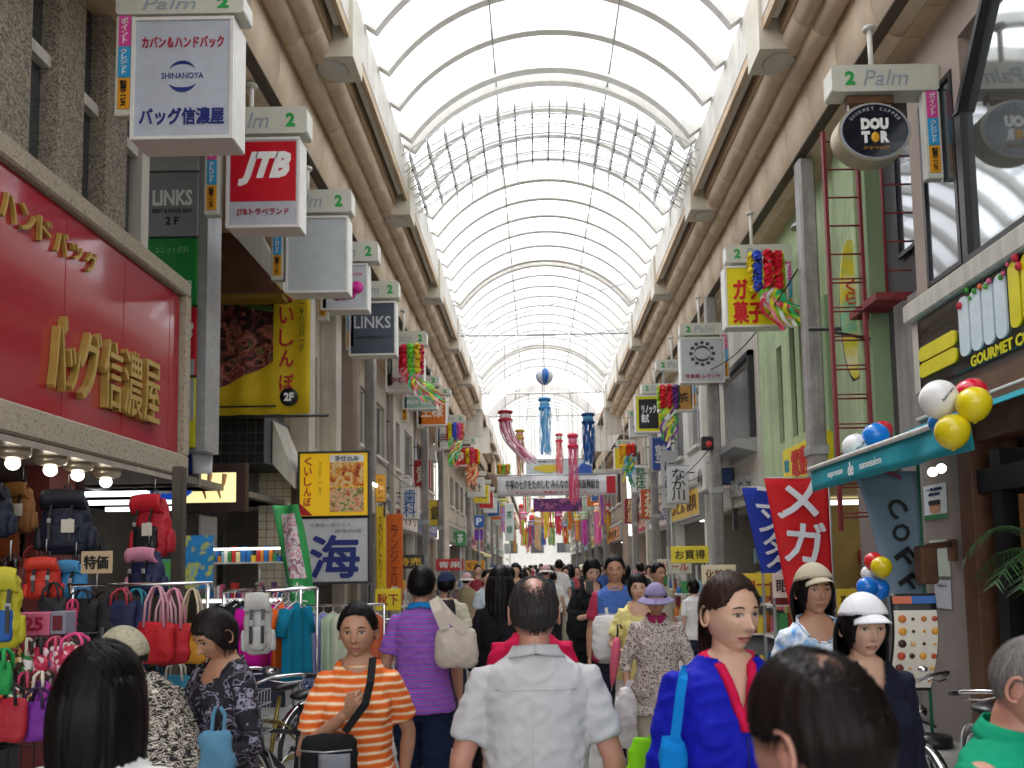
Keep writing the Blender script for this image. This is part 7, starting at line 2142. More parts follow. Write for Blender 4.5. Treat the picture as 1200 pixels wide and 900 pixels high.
def tri_polo():
    m = bpy.data.materials.new('three_tone_polo'); m.use_nodes = True
    t = m.node_tree; b = t.nodes['Principled BSDF']; b.inputs['Roughness'].default_value = 0.85
    tc = t.nodes.new('ShaderNodeTexCoord'); sx = t.nodes.new('ShaderNodeSeparateXYZ'); t.links.new(tc.outputs['Object'], sx.inputs[0])
    cr = t.nodes.new('ShaderNodeValToRGB'); cr.color_ramp.interpolation = 'CONSTANT'
    cr.color_ramp.elements[0].color = (0.36, 0.37, 0.36, 1); cr.color_ramp.elements[1].position = 0.66; cr.color_ramp.elements[1].color = (0.45, 0.46, 0.5, 1)
    e = cr.color_ramp.elements.new(0.68); e.color = (0.05, 0.13, 0.42, 1)
    mr = t.nodes.new('ShaderNodeMapRange'); mr.inputs[1].default_value = 0.8; mr.inputs[2].default_value = 1.5
    t.links.new(sx.outputs[2], mr.inputs[0]); t.links.new(mr.outputs[0], cr.inputs[0])
    ab = t.nodes.new('ShaderNodeMath'); ab.operation = 'ABSOLUTE'; t.links.new(sx.outputs[0], ab.inputs[0])
    gt = t.nodes.new('ShaderNodeMath'); gt.operation = 'GREATER_THAN'; gt.inputs[1].default_value = 0.155; t.links.new(ab.outputs[0], gt.inputs[0])
    mx = t.nodes.new('ShaderNodeMix'); mx.data_type = 'RGBA'; mx.inputs[7].default_value = (0.42, 0.03, 0.08, 1)
    t.links.new(gt.outputs[0], mx.inputs[0]); t.links.new(cr.outputs[0], mx.inputs[6]); t.links.new(mx.outputs[2], b.inputs['Base Color'])
    return m
C_tri = tri_polo()

# ------------------------------------------------------------------ people in the foreground
person('long black haired woman in white top, seen from behind in the bottom corner', 120, 750, 1.75, 176, 1, shirt=C_white, hair='long', long=0.34, skin=SK_A, neck='round', res=0.008, seed=2, sleeve=0.4, build=1.0, hair_th=0.016)
person('stooping woman in zebra print top and cream crochet hat at the bag rack', 134, 752, 3.2, -118, 1, H=1.455, shirt=C_zebra, hair='short', hat='beanie', hatm=noise_mix('crochet', ['#8f8a72', '#b9b398', '#a39d84'], 90, 0.9, bump=0.8), lean=34, skin=SK_C,
       arms={'L': ((0.24, -0.12, 1.12), (0.12, -0.33, 1.10), 0.5), 'R': ((-0.24, -0.12, 1.12), (-0.1, -0.34, 1.08), 0.5)}, seed=3, hairm=H_DKGREY, build=1.08, pants=C_char, head=(0, 10, 0))
person('short haired woman in dark floral apron top looking down at a bag', 262, 706, 3.3, -34, 1, shirt=C_apron, hair='bob', skin=SK_B, head=(-5, 24, 0), sleeve=1.0, seed=4, neck='scoop', hairm=hair_mat('hair_soft_black', (0.02, 0.015, 0.014)),
       arms={'R': ((-0.24, -0.06, 1.13), (-0.12, -0.30, 1.10), 0.7), 'L': ((0.25, -0.02, 1.12), (0.12, -0.26, 0.98), 0.7)}, pants=C_char, build=1.02)
person('woman in orange striped tee gripping a black shoulder strap', 420, 704, 3.2, 8, 0.4, shirt=C_orange, hair='short', skin=SK_B, head=(-6, 2, 0), seed=5, neck='round', build=0.9,
       arms={'R': ((-0.225, -0.07, 1.10), (-0.035, -0.185, 1.27), 1.15, (0, 1, 0)), 'L': ((0.215, 0.06, 1.14), (0.19, 0.08, 0.93), 0.5)}, pants=C_slate, folds_=0.008)
person('man in purple striped polo with white tote, seen from behind', 494, 662, 4.9, 180, 0, shirt=C_purple, collar=cloth('teal_collar', srgb('#1C7AC0')), hair='short', skin=SK_B, seed=6, pants=C_jean, stride=0.12, arms={'R': ((-0.21, 0.03, 1.12), (-0.22, -0.06, 0.9), 0.4), 'L': ((0.22, 0.02, 1.12), (0.22, -0.1, 0.9), 0.4)})
person('balding man in pale grey shirt walking away in the middle of the street', 625, 673, 2.6, 181, 0, shirt=C_grey, collar=C_grey, hair='bald', hairm=H_DKGREY, skin=SK_C, seed=7, pants=C_slate, build=1.08, hem=0.93, res=0.008, folds_=0.008,
       arms={'L': ((0.245, 0.05, 1.12), (0.26, -0.03, 0.87), 0.5), 'R': ((-0.25, 0.05, 1.12), (-0.275, -0.02, 0.87), 0.5)}, belly=0.01, wide=1.04, bald=0.9, yoke=True)
person('person in crimson shirt almost hidden by the balding man', 622, 679, 3.7, 180, 0, shirt=C_red, hair='short', skin=SK_B, seed=8, pants=C_black, build=1.02)
person('woman in royal blue hooded jacket with pink neckline turning her head', 851, 668, 2.35, 6, 1, shirt=C_blue, collar=C_pink, neck='v', hair='tied', long=0.34, hairm=H_BROWN, skin=SK_A, head=(18, 2, 0), sleeve=1.0, seed=9, res=0.008, pants=C_black, build=1.08, wide=1.06,
       arms={'R': ((-0.215, 0.02, 1.12), (-0.20, -0.10, 0.9), 0.8), 'L': ((0.22, 0.02, 1.12), (0.21, -0.04, 0.88), 0.4)}, folds_=0.009, mouth_open=1, hair_th=0.010, lipm=mat('lips_rosy', (0.50, 0.14, 0.13), 0.35))
person('woman in blue and white tie dye top with beige cap', 953, 659, 3.7, 2, 1, shirt=C_tie, neck='scoop', hair='long', long=0.25, hat='cap', hatm=cloth('beige_cap', (0.42, 0.37, 0.27)), skin=SK_B, head=(2, -4, 0), seed=10, pants=C_slate)
person('woman in white cap and navy cardigan walking towards the camera', 1010, 693, 2.85, 6, 1, shirt=C_navy, neck='v2', collar='none', hair='long', long=0.33, hat='cap', hatm=cloth('white_cap', (0.70, 0.71, 0.73)), skin=SK_A, head=(-4, 2, 0), sleeve=1.0, seed=11, pants=C_black, res=0.008)
person('thin haired man close to the camera, dark head seen from behind', 962, 752, 1.0, -150, 0, shirt=cloth('deep_blue_shirt', srgb('#1A3AA0')), hair='bald', hairm=H_NEAR, skin=SK_C, seed=12, res=0.009, hair_th=0.012, bald=0.6, nstr=3500, pants=C_slate, head=(0, 8, 0), collar=cloth('deep_blue_shirt', srgb('#1A3AA0')))
person('grey haired man in emerald green polo at the edge of the picture', 1200, 733, 1.72, 32, 0, shirt=C_green, collar=C_green, hair='grey', hairm=H_GREY, skin=SK_C, seed=13, res=0.008, head=(8, 18, 0), build=1.15, hair_th=0.006, sleeve=0.62, pants=C_slate, neck='round', lean=4, wide=1.1)
person('person in charcoal jacket mostly outside the picture beside the pouches', -92, 770, 1.6, 140, 0, shirt=C_char, sleeve=1.0, hair='short', seed=14, pants=C_black, arms={'R': ((-0.30, -0.05, 1.16), (-0.22, -0.3, 1.12), 0.8), 'L': ((0.25, 0.0, 1.12), (0.2, -0.2, 1.05), 0.8)})
# middle distance
person('person in cream shirt and dark cap with a small backpack', 523, 669, 7.3, 178, 0, shirt=C_cream, hair='short', hat='cap', hatm=cloth('dark_blue_cap', (0.02, 0.03, 0.07)), skin=SK_B, seed=15, res=0.012, pants=C_slate)
person('woman in black dress with long dark hair walking away', 586, 662, 5.6, 176, 1, shirt=C_black, skirt=C_black, hair='long', long=0.4, seed=16, res=0.012, sleeve=0.8)
person('young woman in black tee looking at her phone', 692, 652, 7.9, 14, 1, shirt=C_black, pants=C_black, hair='bob', seed=17, res=0.012, head=(0, 18, 0), neck='scoop', arms={'R': ((-0.23, -0.05, 1.12), (-0.06, -0.28, 1.18), 0.9), 'L': ((0.22, 0.02, 1.12), (0.22, -0.05, 0.88), 0.4)}, stride=0.1)
person('tall man in blue, grey and red polo beside the woman with the phone', 720, 650, 6.9, -4, 0, shirt=C_tri, pants=C_slate, hair='short', seed=18, res=0.012, skin=SK_B, stride=0.1)
person('woman in pale yellow top and white skirt carrying a pink umbrella', 747, 671, 6.4, -2, 1, shirt=C_yellow, skirt=C_white, hair='bob', seed=19, res=0.012, neck='scoop', arms={'R': ((-0.24, -0.02, 1.12), (-0.16, -0.22, 1.08), 0.9), 'L': ((0.22, 0.02, 1.12), (0.22, -0.05, 0.88), 0.4)})
person('elderly woman in lavender sun hat and floral blouse with a plastic bag', 768, 683, 5.7, -8, 1, shirt=C_floral, pants=C_beige, hair='short', hat='bucket', hatm=C_lav, seed=20, res=0.012, skin=SK_B, collar=cloth('purple_scarf', srgb('#9A2A5A')), hem=0.72, sleeve=0.7, head=(0, 8, 0), wide=1.05, build=1.1,
       arms={'R': ((-0.25, 0.0, 1.1), (-0.24, -0.1, 0.86), 0.9), 'L': ((0.25, 0.0, 1.1), (0.2, -0.2, 1.0), 0.6)})
person('man in beige shirt with dark hair behind the lavender hat', 771, 659, 9.2, 30, 0, shirt=C_beige, pants=C_beige, hair='short', seed=21, res=0.014, skin=SK_B)
person('woman in white blouse standing by the yellow stall', 812, 678, 10.2, 200, 1, shirt=C_white, pants=C_slate, hair='bob', seed=22, res=0.014)
person('woman in pale smock walking near the far bag shop post', 571, 667, 10.8, 30, 1, shirt=cloth('pale_blue_smock', (0.5, 0.56, 0.6)), skirt=C_white, hair='tied', long=0.1, seed=23, res=0.014)
person('person in white top with backpack straps further up the street', 655, 655, 16.0, 182, 1, shirt=C_white, pants=C_beige, hair='short', seed=24, res=0.016, far=True)
# the crowd further on: five figures, each copied with its own clothes
protos = []
crowd_sp = [dict(face=180, fem=0, hair='short', stride=0.12), dict(face=0, fem=1, hair='bob', stride=0.08), dict(face=175, fem=1, hair='long', long=0.3, skirt=True), dict(face=5, fem=0, hair='short', stride=0.15), dict(face=150, fem=1, hair='short', hat='bucket')]
spots = []
rn = random.Random(21)
px_list = [597, 604, 612, 617, 640, 648, 662, 668, 676, 682, 690, 704, 735, 588, 578, 655, 634, 645, 660, 670, 678, 665, 640, 652, 684, 600, 608, 630, 560, 547, 750, 760, 729, 715, 592, 622, 672, 657, 637, 649, 606, 625, 643, 652, 659, 666, 674, 681, 688, 595, 601, 615, 628, 647, 656, 663, 671, 679, 585, 574, 620, 610]
shc = ['#e8e6e0', '#1c1c22', '#3a5a9a', '#8a2a3a', '#c8c0a8', '#5a7a8a', '#2a2a3a', '#d8d8dc', '#9a8a6a', '#28384a', '#b84a5a', '#6aa0c8', '#f0eeea', '#4a4a50']
ptc = ['#1c2230', '#2a2a2e', '#5a5040', '#14161c', '#8a8478', '#26324a']
who = ['person in white shirt', 'person in black shirt', 'person in mid blue shirt', 'person in wine red shirt', 'person in sand shirt', 'person in slate blue shirt', 'person in dark navy shirt', 'person in pale grey shirt', 'person in khaki shirt', 'person in ink blue shirt', 'person in rose shirt', 'person in sky blue shirt', 'person in off white shirt', 'person in dark grey shirt']
kindtx = ['walking away with short hair', 'with a bob coming nearer', 'in a skirt walking away', 'striding towards the camera', 'in a sun hat seen from behind']
where = ['just ahead', 'amid the crowd', 'near the crossing', 'far up the street']
for i, sp in enumerate(crowd_sp):
    kw = dict(sp); sk = kw.pop('skirt', None)
    if sk: kw['skirt'] = flat('#2a2a3a', 0.85)
    r_ = person('crowd', 0, 0, 0, pos=(0, 0, 1.70), H=1.64, shirt=flat('#e8e6e0', 0.85), pants=flat('#1c2230', 0.85), far=True, res=0.024, group='crowd walking up the arcade', seed=70+i, folds_=0.006, **kw)
    protos.append(r_[0])
for i, px in enumerate(px_list):
    Y = 11.5 + i*0.85 + rn.uniform(-0.5, 0.5)
    if px in (560, 547, 750, 760, 729, 715): Y = rn.uniform(13, 24)
    X = at(px, 660, Y).x
    k = i % 5
    src = protos[k]
    o = src if i < 5 else copy_tree(src)
    sc_ = rn.uniform(0.94, 1.06)
    o.location = (X, Y, 0); o.scale = (sc_,)*3; o.rotation_euler = (0, 0, R(crowd_sp[k]['face'] + rn.uniform(-15, 15)))
    ci = (i*5+3) % len(shc)
    o['label'] = '%s %s %s' % (who[ci], kindtx[k], where[min(3, int((Y-11)/14))])
    for ch in o.children:
        b_ = ch.name.split('.')[0]
        if b_ in ('shirt', 'trousers', 'skirt', 'hat', 'collar'):
            ch.material_slots[0].link = 'OBJECT'
            ch.material_slots[0].material = flat(shc[ci] if b_ in ('shirt', 'collar') else (rn.choice(ptc) if b_ != 'hat' else rn.choice(['#d8d0b8', '#4a5a7a', '#c8a0a8'])), 0.85)

# ------------------------------------------------------------------ things people carry
def strap(m, pts, wd=0.02, th=0.003):
    """flat webbing along points; turned so that its width lies across the view"""
    pts = [Vector(p) for p in pts]
    vs = []; n = len(pts)
    for i, p in enumerate(pts):
        t_ = (pts[min(i+1, n-1)]-pts[max(0, i-1)]).normalized()
        s_ = t_.cross(Vector((0, -1, 0)))
        if s_.length < 0.1: s_ = Vector((1, 0, 0))
        s_.normalize(); nn_ = t_.cross(s_)
        vs += [p+s_*wd+nn_*th, p-s_*wd+nn_*th, p-s_*wd-nn_*th, p+s_*wd-nn_*th]
    fs = [(4*i+k, 4*i+(k+1) % 4, 4*i+4+(k+1) % 4, 4*i+4+k) for i in range(n-1) for k in range(4)] + [(0, 3, 2, 1), (4*n-4, 4*n-3, 4*n-2, 4*n-1)]
    return m.add(vs, fs)
def sack(c, w_, h, dpt, seed=0, top=0.6, res=0.012, fold=0.01, rot=0):
    """a soft bag body hanging from its top edge"""
    m = MB(); n = 16; rings = []
    for z, k, kd in ((0, top, 0.25), (-0.12, top+0.12, 0.6), (-0.4, 0.95, 0.9), (-0.7, 1.0, 1.0), (-0.92, 0.92, 0.9), (-1.0, 0.7, 0.6)):
        rings.append([(c[0]+w_/2*k*math.copysign(abs(math.cos(2*PI*q/n))**0.75, math.cos(2*PI*q/n)), c[1]+dpt/2*kd*math.sin(2*PI*q/n), c[2]+h*z) for q in range(n)])
    vs = [p for r_ in rings for p in r_]
    fs = [(i*n+k, i*n+(k+1) % n, (i+1)*n+(k+1) % n, (i+1)*n+k) for i in range(len(rings)-1) for k in range(n)] + [tuple(range(n))[::-1], tuple(5*n+k for k in range(n))]
    m.add(vs, fs, True)
    v, f, nr = voxelize(m, res, 2); v = folds(v, nr, fold, seed)
    me = bpy.data.meshes.new('bag_body'); me.from_pydata(v.tolist(), [], f); me.polygons.foreach_set('use_smooth', [True]*len(f))
    return me
def carried(label, px, py, Y, w_, h, dpt, m_, straps, cat='bag', name='carried_bag', seed=1, top=0.6, sm=None, wd=0.012):
    p = P(px, py, Y)
    t = thing(name, label, cat, p)
    me = sack((0, 0, 0), w_, h, dpt, seed, top); me.materials.append(m_)
    obj('bag_body', me, t)
    for st in straps:
        q = [P(a, b, yy)-p for a, b, yy in st]
        m = MB(); strap(m, q, wd); m.build('strap', sm or m_, t)
    return t
C_tote = cloth('unbleached_tote', (0.55, 0.50, 0.42))
carried('unbleached cotton tote bag slung from the purple striped shoulder', 534, 737, 4.68, 0.26, 0.22, 0.10, C_tote, [[(508, 702, 4.74), (513, 716, 4.66), (522, 737, 4.64)], [(509, 702, 4.75), (526, 722, 4.66), (546, 740, 4.64)]], seed=3, top=0.8, wd=0.03)
cb_ = carried('black crossbody bag with grey pocket at the hip of the orange striped tee', 386, 862, 2.95, 0.2, 0.2, 0.10, C_black, [[(437, 771, 3.06), (434, 800, 2.96), (428, 825, 2.93), (404, 858, 2.93)]], seed=4, top=0.9, wd=0.014)
MB().sheet(lambda u, v: (-0.02+0.11*u, -0.062-0.012*math.sin(PI*u), -0.05-0.13*v), 6, 6, 0.006).build('pocket', cloth('grey_pocket', (0.22, 0.23, 0.26)), cb_)
MB().tube([(-0.095, -0.055, -0.04), (0.0, -0.068, -0.045), (0.095, -0.055, -0.04)], 0.003, 5).build('zip', M_steel, cb_)
o = carried('lime green shopping bag held beside the royal blue jacket', 762, 866, 2.45, 0.17, 0.3, 0.05, cloth('lime_bag', srgb('#7ABF1C')), [[(764, 866, 2.45), (772, 846, 2.45), (782, 838, 2.44)]], seed=5)
t = thing('shoulder_strap_bag', 'turquoise strapped shoulder bag over the royal blue jacket', 'bag', P(795, 850, 2.17))
m = MB(); strap(m, [P(803, 784, 2.33)-t.location, P(802, 785, 2.27)-t.location, P(800, 796, 2.235)-t.location, P(797, 815, 2.22)-t.location, P(793, 850, 2.215)-t.location, P(791, 866, 2.21)-t.location], 0.013, 0.002); m.build('strap', cloth('turquoise_strap', srgb('#0E7AC8')), t)
me = sack((-0.01, 0.06, -0.03), 0.07, 0.3, 0.05, 6, 0.9); me.materials.append(cloth('turquoise_strap', srgb('#0E7AC8'))); obj('bag_body', me, t)
carried('white plastic carrier bag hanging from the elderly woman in the lavender hat', 733, 806, 5.55, 0.16, 0.26, 0.12, mat('plastic_bag', (0.66, 0.62, 0.62), 0.3, var=0.1, scale=12), [[(733, 806, 5.55), (737, 797, 5.55)], [(736, 806, 5.55), (741, 797, 5.55)]], seed=7, top=0.45)
carried('white shopping bag held by the man in the three tone polo', 712, 722, 6.5, 0.26, 0.34, 0.1, cloth('white_bag', (0.7, 0.7, 0.7)), [[(712, 722, 6.5), (710, 712, 6.5)]], seed=8, top=0.8)
carried('black shoulder bag at the side of the young woman with the phone', 680, 716, 7.75, 0.28, 0.26, 0.12, C_black, [[(684, 684, 7.8), (679, 700, 7.7), (680, 718, 7.7)]], seed=9, top=0.8)
carried('pale blue fabric bag held by the woman in the dark apron top', 254, 858, 2.95, 0.13, 0.15, 0.07, cloth('pale_blue_bag', srgb('#5C8CA8')), [[(248, 858, 2.95), (250, 838, 2.95), (253, 828, 2.95)], [(262, 858, 2.95), (264, 838, 2.95), (258, 828, 2.95)]], seed=10, top=0.9, wd=0.006)
carried('small dark backpack on the cream shirt', 519, 703, 7.05, 0.24, 0.34, 0.14, C_char, [[(512, 692, 7.12), (514, 700, 7.05)], [(527, 692, 7.12), (525, 700, 7.05)]], cat='backpack', name='worn_backpack', seed=11, top=0.75)
t = thing('folded_umbrella', 'folded pink umbrella hanging from the hand of the woman in pale yellow', 'umbrella', P(724, 740, 6.05))
q = [Vector((0, 0, 0)), P(717, 806, 6.05)-t.location]
MB().tube([q[0].lerp(q[1], k) for k in (0.1, 0.2, 0.5, 0.8, 0.98)], [0.012, 0.03, 0.036, 0.026, 0.006], 10).build('canopy', flat('#D8607A', 0.6), t)
MB().tube([q[0]+Vector((0.03, 0, 0.02)), q[0]+Vector((0.02, 0, 0.05)), q[0]+Vector((0, 0, 0.05)), q[0], q[0].lerp(q[1], 0.12)], 0.008, 6).build('handle', M_black, t)
MB().tube([q[0].lerp(q[1], 0.96), q[1]+(q[1]-q[0])*0.06], 0.004, 5).build('ferrule', M_steel, t)
o = thing('mobile_phone', 'small dark phone in the hands of the young woman in black', 'phone', P(691, 688, 7.58)); MB().box(-0.035, 0.035, 0, 0.01, -0.06, 0.06, bev=0.004).build('case', M_black, o)

# zip on the royal blue jacket and drawn hem
for o in list(COL.objects):
    if o.get('label', '').startswith('woman in royal blue') :
        sh = [c for c in o.children if c.name.split('.')[0] == 'shirt'][0]
        me_ = sh.data; bv = BVHTree.FromPolygons([v_.co[:] for v_ in me_.vertices], [p_.vertices[:] for p_ in me_.polygons])
        pts_ = []
        for z in np.linspace(1.22, 0.85, 14):
            h_ = bv.ray_cast(Vector((0, -0.6, z)), Vector((0, 1, 0)))
            if h_[0]: pts_.append(h_[0]-Vector((0, 0.001, 0)))
        if len(pts_) > 3: MB().tube(pts_, 0.003, 5).build('zip', flat('#0c1460', 0.4), sh)
# ------------------------------------------------------------------ merchandise of the bag shop
_sk = {}
def sackmesh(w_, h, dp, seed, top=0.9, fold=0.008):
    key = (round(w_, 2), round(h, 2), round(dp, 2), seed % 4, top)
    if key not in _sk: _sk[key] = sack((0, 0, 0), w_, h, dp, seed, top, 0.014, fold)
    return _sk[key]
def wire(m, pts, r_=0.006): return m.tube(pts, r_, 5)
def backpack(px, py, Y, w_, h, main, acc, lab, rz=0, pocket=None, tagc='#d8cfc0', group='bags hung outside the bag shop'):
    p = P(px, py, Y)
    t = thing('backpack', lab, 'backpack', (p.x, Y, p.z), R(rz), group)
    mm = mat('bag_'+main[1:], srgb(main), 0.6, var=0.12, scale=9, bump=0.3, bscale=60); am = mat('bag_'+acc[1:], srgb(acc), 0.55, var=0.1, scale=9, bump=0.3, bscale=60)
    me = sack((0, 0, h/2), w_, h, w_*0.5, 1, 0.66, 0.012, 0.01); me.materials.append(mm); obj('body', me, t)
    MB().sheet(lambda u, v: ((u-0.5)*w_*(0.8+0.1*v), -w_*0.27*math.sin(PI*min(1, 0.25+v*0.6))-0.012, h/2+0.015-0.3*h*v+0.012*math.sin(u*PI)), 10, 8, 0.012).build('top_flap', am, t)
    me = sack((0, -w_*0.26, 0.0), w_*0.66, h*0.42, w_*0.22, 2, 0.95, 0.012, 0.006); me.materials.append(flat(pocket, 0.6) if pocket else mm); obj('front_pocket', me, t)
    for s in (-1, 1):
        me = sack((s*w_*0.5, 0.0, -0.02), w_*0.22, h*0.4, w_*0.3, 3, 0.9, 0.014, 0.005); me.materials.append(am if s < 0 else mm); obj('side_pocket', me, t)
        m = MB(); strap(m, [(s*w_*0.2, -w_*0.30, h*0.30), (s*w_*0.2, -w_*0.41, 0.02), (s*w_*0.2, -w_*0.40, -h*0.3)], 0.009, 0.003); m.build('buckle_strap', M_black, t)
        MB().box(s*w_*0.2-0.014, s*w_*0.2+0.014, -w_*0.43, -w_*0.40, 0.0, 0.035, bev=0.004).build('buckle', flat('#9a9a9a', 0.4), t)
    m = MB(); wire(m, [(-0.03, 0.02, h/2-0.01), (-0.02, 0.02, h/2+0.07), (0.02, 0.02, h/2+0.07), (0.03, 0.02, h/2-0.01)], 0.008); m.build('grab_handle', M_black, t)
    if tagc: MB().box(w_*0.05, w_*0.05+0.09, -w_*0.46, -w_*0.455, -h*0.16, -h*0.16+0.1).build('price_tag', flat(tagc, 0.7), t)
    m = MB(); wire(m, [(0, 0.02, h/2+0.06), (0, 0.02, h/2+0.16)], 0.004); m.build('hook', M_steel, t)
    return t
backpack(78, 614, 6.15, 0.36, 0.46, '#141a30', '#10131f', 'large navy backpack with a price tag hanging under the lamps', 12)
backpack(24, 597, 6.5, 0.24, 0.38, '#8a5a2a', '#9a6a34', 'tan leather backpack hanging left of the navy one', -5)
backpack(179, 618, 6.35, 0.32, 0.46, '#b01424', '#c81c2c', 'red hiking backpack with black front pocket beside the brown post', -12, pocket='#14121a')
backpack(-8, 600, 6.2, 0.3, 0.4, '#1c2238', '#14182a', 'dark blue backpack cut off by the picture edge beside the tan one', 0)
backpack(50, 600, 7.3, 0.24, 0.36, '#4a3a28', '#3a2c20', 'olive brown backpack hanging behind the tan and navy ones', 0)
backpack(172, 672, 5.9, 0.28, 0.32, '#1a2048', '#d890a8', 'navy and pink child backpack under the red hiking one', -10, tagc=None)
backpack(52, 680, 5.6, 0.22, 0.26, '#c8301c', '#d83a24', 'orange red soft backpack on the rail below the navy one', 15, tagc=None)
backpack(86, 683, 5.7, 0.22, 0.26, '#3a84b8', '#4a98c8', 'sky blue backpack beside the orange red one', -8, tagc=None)
backpack(303, 733, 4.6, 0.16, 0.32, '#b8b8b4', '#c4c4c0', 'off white backpack hanging at the end of the clothes rack', 10, tagc=None)
backpack(8, 715, 3.9, 0.14, 0.36, '#b8b024', '#c8c030', 'yellow and blue backpack at the picture edge above the pouches', 10, pocket='#1c5aa8', tagc=None)

def tote(px, py, Y, w_, h, colr, hcol, lab, hh=0.16, seed=0, rz=0, patt=None, group='bags hung outside the bag shop'):
    """py: top edge of the bag body"""
    p = P(px, py, Y)
    t = thing('tote_bag', lab, 'bag', (p.x, Y, p.z), R(rz), group)
    me = sackmesh(w_, h, w_*0.35, seed, 0.93)
    o = obj('bag_body', me, t, mat=None)
    mm = patt or mat('bag_'+colr[1:], srgb(colr), 0.65, var=0.12, scale=9, bump=0.3, bscale=60)
    if not me.materials: me.materials.append(mm)
    o.material_slots[0].link = 'OBJECT'; o.material_slots[0].material = mm
    for y in (-0.03, 0.03):
        m = MB(); wire(m, [(-w_*0.28, y, -0.03), (-w_*0.24, y, hh*0.55), (-w_*0.1, y*0.4, hh*0.95), (0, 0, hh), (w_*0.1, y*0.4, hh*0.95), (w_*0.24, y, hh*0.55), (w_*0.28, y, -0.03)], 0.008)
        m.build('handle', flat(hcol, 0.7), t)
    return t
tote(183, 729, 4.9, 0.22, 0.25, '#c01420', '#d8a0b0', 'red tote bag with pink rope handles, nearest the rail end', 0.22, 1)
tote(203, 731, 5.0, 0.22, 0.25, '#b81220', '#d890a8', 'second red tote bag with pink handles beside the mustard one', 0.22, 2)
tote(225, 731, 5.05, 0.2, 0.25, '#c88a1c', '#cfc0a0', 'mustard yellow tote bag with cream handles on the rail', 0.22, 3)
tote(194, 735, 5.25, 0.2, 0.25, '#a01020', '#e0b0c0', 'darker red tote bag tucked behind the two red ones', 0.22, 0)
tote(96, 702, 5.35, 0.22, 0.26, '#141418', '#1c1c20', 'black shoulder bag on the rail under the price card', 0.06, 0)
tote(120, 704, 5.4, 0.22, 0.28, '#18181c', '#1c1c20', 'second black shoulder bag beside the navy bags', 0.06, 2)
tote(142, 704, 5.4, 0.2, 0.3, '#182048', '#b83a4a', 'navy bag with red strap on the rail', 0.08, 1)
tote(160, 704, 5.45, 0.2, 0.3, '#1a2450', '#2a8a9a', 'navy bag with teal strap on the rail', 0.08, 3)
tote(85, 712, 5.1, 0.06, 0.18, '#d03a6a', '#d03a6a', 'hot pink slim pouch hanging by the price sign', 0.05, 1)
rc = thing('bag_rack', 'chrome rail rack carrying the black, navy and red bags', 'rack', (0, 5.5, 0))
a, b = P(74, 690, 5.4), P(245, 688, 5.4)
m = MB().tube([(a.x, -0.05, a.z+0.02), (b.x, -0.05, a.z+0.02)], 0.012, 8); m.build('rail', M_chrome, rc)
for x in (a.x+0.03, b.x-0.03): MB().tube([(x, -0.05, a.z+0.02), (x, -0.05, 0.05)], 0.014, 8).build('upright', M_chrome, rc); MB().box(x-0.02, x+0.02, -0.35, 0.25, 0, 0.04, bev=0.01).build('foot', M_dark, rc)
MB().tube([(b.x-0.03, -0.05, 0.9), (a.x+0.03, -0.05, 0.9)], 0.01, 6).build('rail', M_chrome, rc)
# price card and pink price sign
o = thing('price_card', 'tan price card with handwritten characters on a pole above the bag rail', 'price card', P(113, 659, 5.35))
MB().box(-0.105, 0.105, 0, 0.01, -0.075, 0.075, bev=0.003).build('card', flat('#c8b08c', 0.7), o)
letters('特価', 0.16, 0.09, M_letter_black, o, (0, -0.001, 0), bold=0.04); MB().tube([(0, 0.012, -0.07), (0, 0.012, -0.17)], 0.006, 6).build('pole', M_steel, o)
o = thing('price_box', 'pink price box reading 525 above the patterned pouches', 'sign', P(44, 731, 4.1))
MB().box(-0.14, 0.06, 0, 0.12, -0.06, 0.055, bev=0.004).build('box', flat('#d06a8a', 0.6), o); letters('525', 0.15, 0.07, flat('#a01c3a'), o, (-0.045, -0.001, 0), bold=0.03)
MB().box(0.064, 0.14, 0.0, 0.10, -0.055, 0.06, bev=0.004).build('box_end', flat('#8a8a98', 0.6), o); MB().box(0.078, 0.128, -0.004, -0.001, -0.035, 0.04).build('end_card', flat('#6a1c2c', 0.6), o)
# grid panel with patterned pouches
gp_ = thing('grid_rack', 'black wire grid rack hung with patterned cloth pouches', 'rack', (0, 4.15, 0))
a, b = P(-60, 745, 4.15), P(118, 745, 4.15)
z0_ = 0.25
for k in range(13): x = a.x+(b.x-a.x)*k/12; MB().tube([(x, 0, z0_), (x, 0, a.z)], 0.004, 5).build('grid_wire', M_black, gp_)
for k in range(11): z = z0_+(a.z-z0_)*k/10; MB().tube([(a.x, 0.008, z), (b.x, 0.008, z)], 0.004, 5).build('grid_wire', M_black, gp_)
for x in (a.x, b.x): MB().tube([(x, 0.01, 0), (x, 0.01, a.z+0.03)], 0.012, 6).build('upright', M_dark, gp_); MB().box(x-0.015, x+0.015, -0.2, 0.25, 0, 0.03).build('foot', M_dark, gp_)
pat = [noise_mix('pouch_a', ['#e8e4dc', '#c8344a', '#e8e4dc', '#3a8a4a'], 38, 0.8, kind='VORONOI', constant=True), noise_mix('pouch_b', ['#d8506a', '#e8c8d0', '#b82a4a'], 45, 0.8, kind='VORONOI', constant=True),
       noise_mix('pouch_c', ['#d8e0e8', '#4a7ab8', '#e8e8e8', '#e06a8a'], 40, 0.8, kind='VORONOI', constant=True), noise_mix('pouch_d', ['#8a2a9a', '#c84ab8', '#5a1a6a'], 42, 0.8, kind='VORONOI', constant=True),
       noise_mix('pouch_e', ['#c02a24', '#e86a3a', '#a01c1c'], 42, 0.8, kind='VORONOI', constant=True), noise_mix('pouch_f', ['#e8d8b0', '#b8884a', '#3a2a1c'], 42, 0.8, kind='VORONOI', constant=True)]
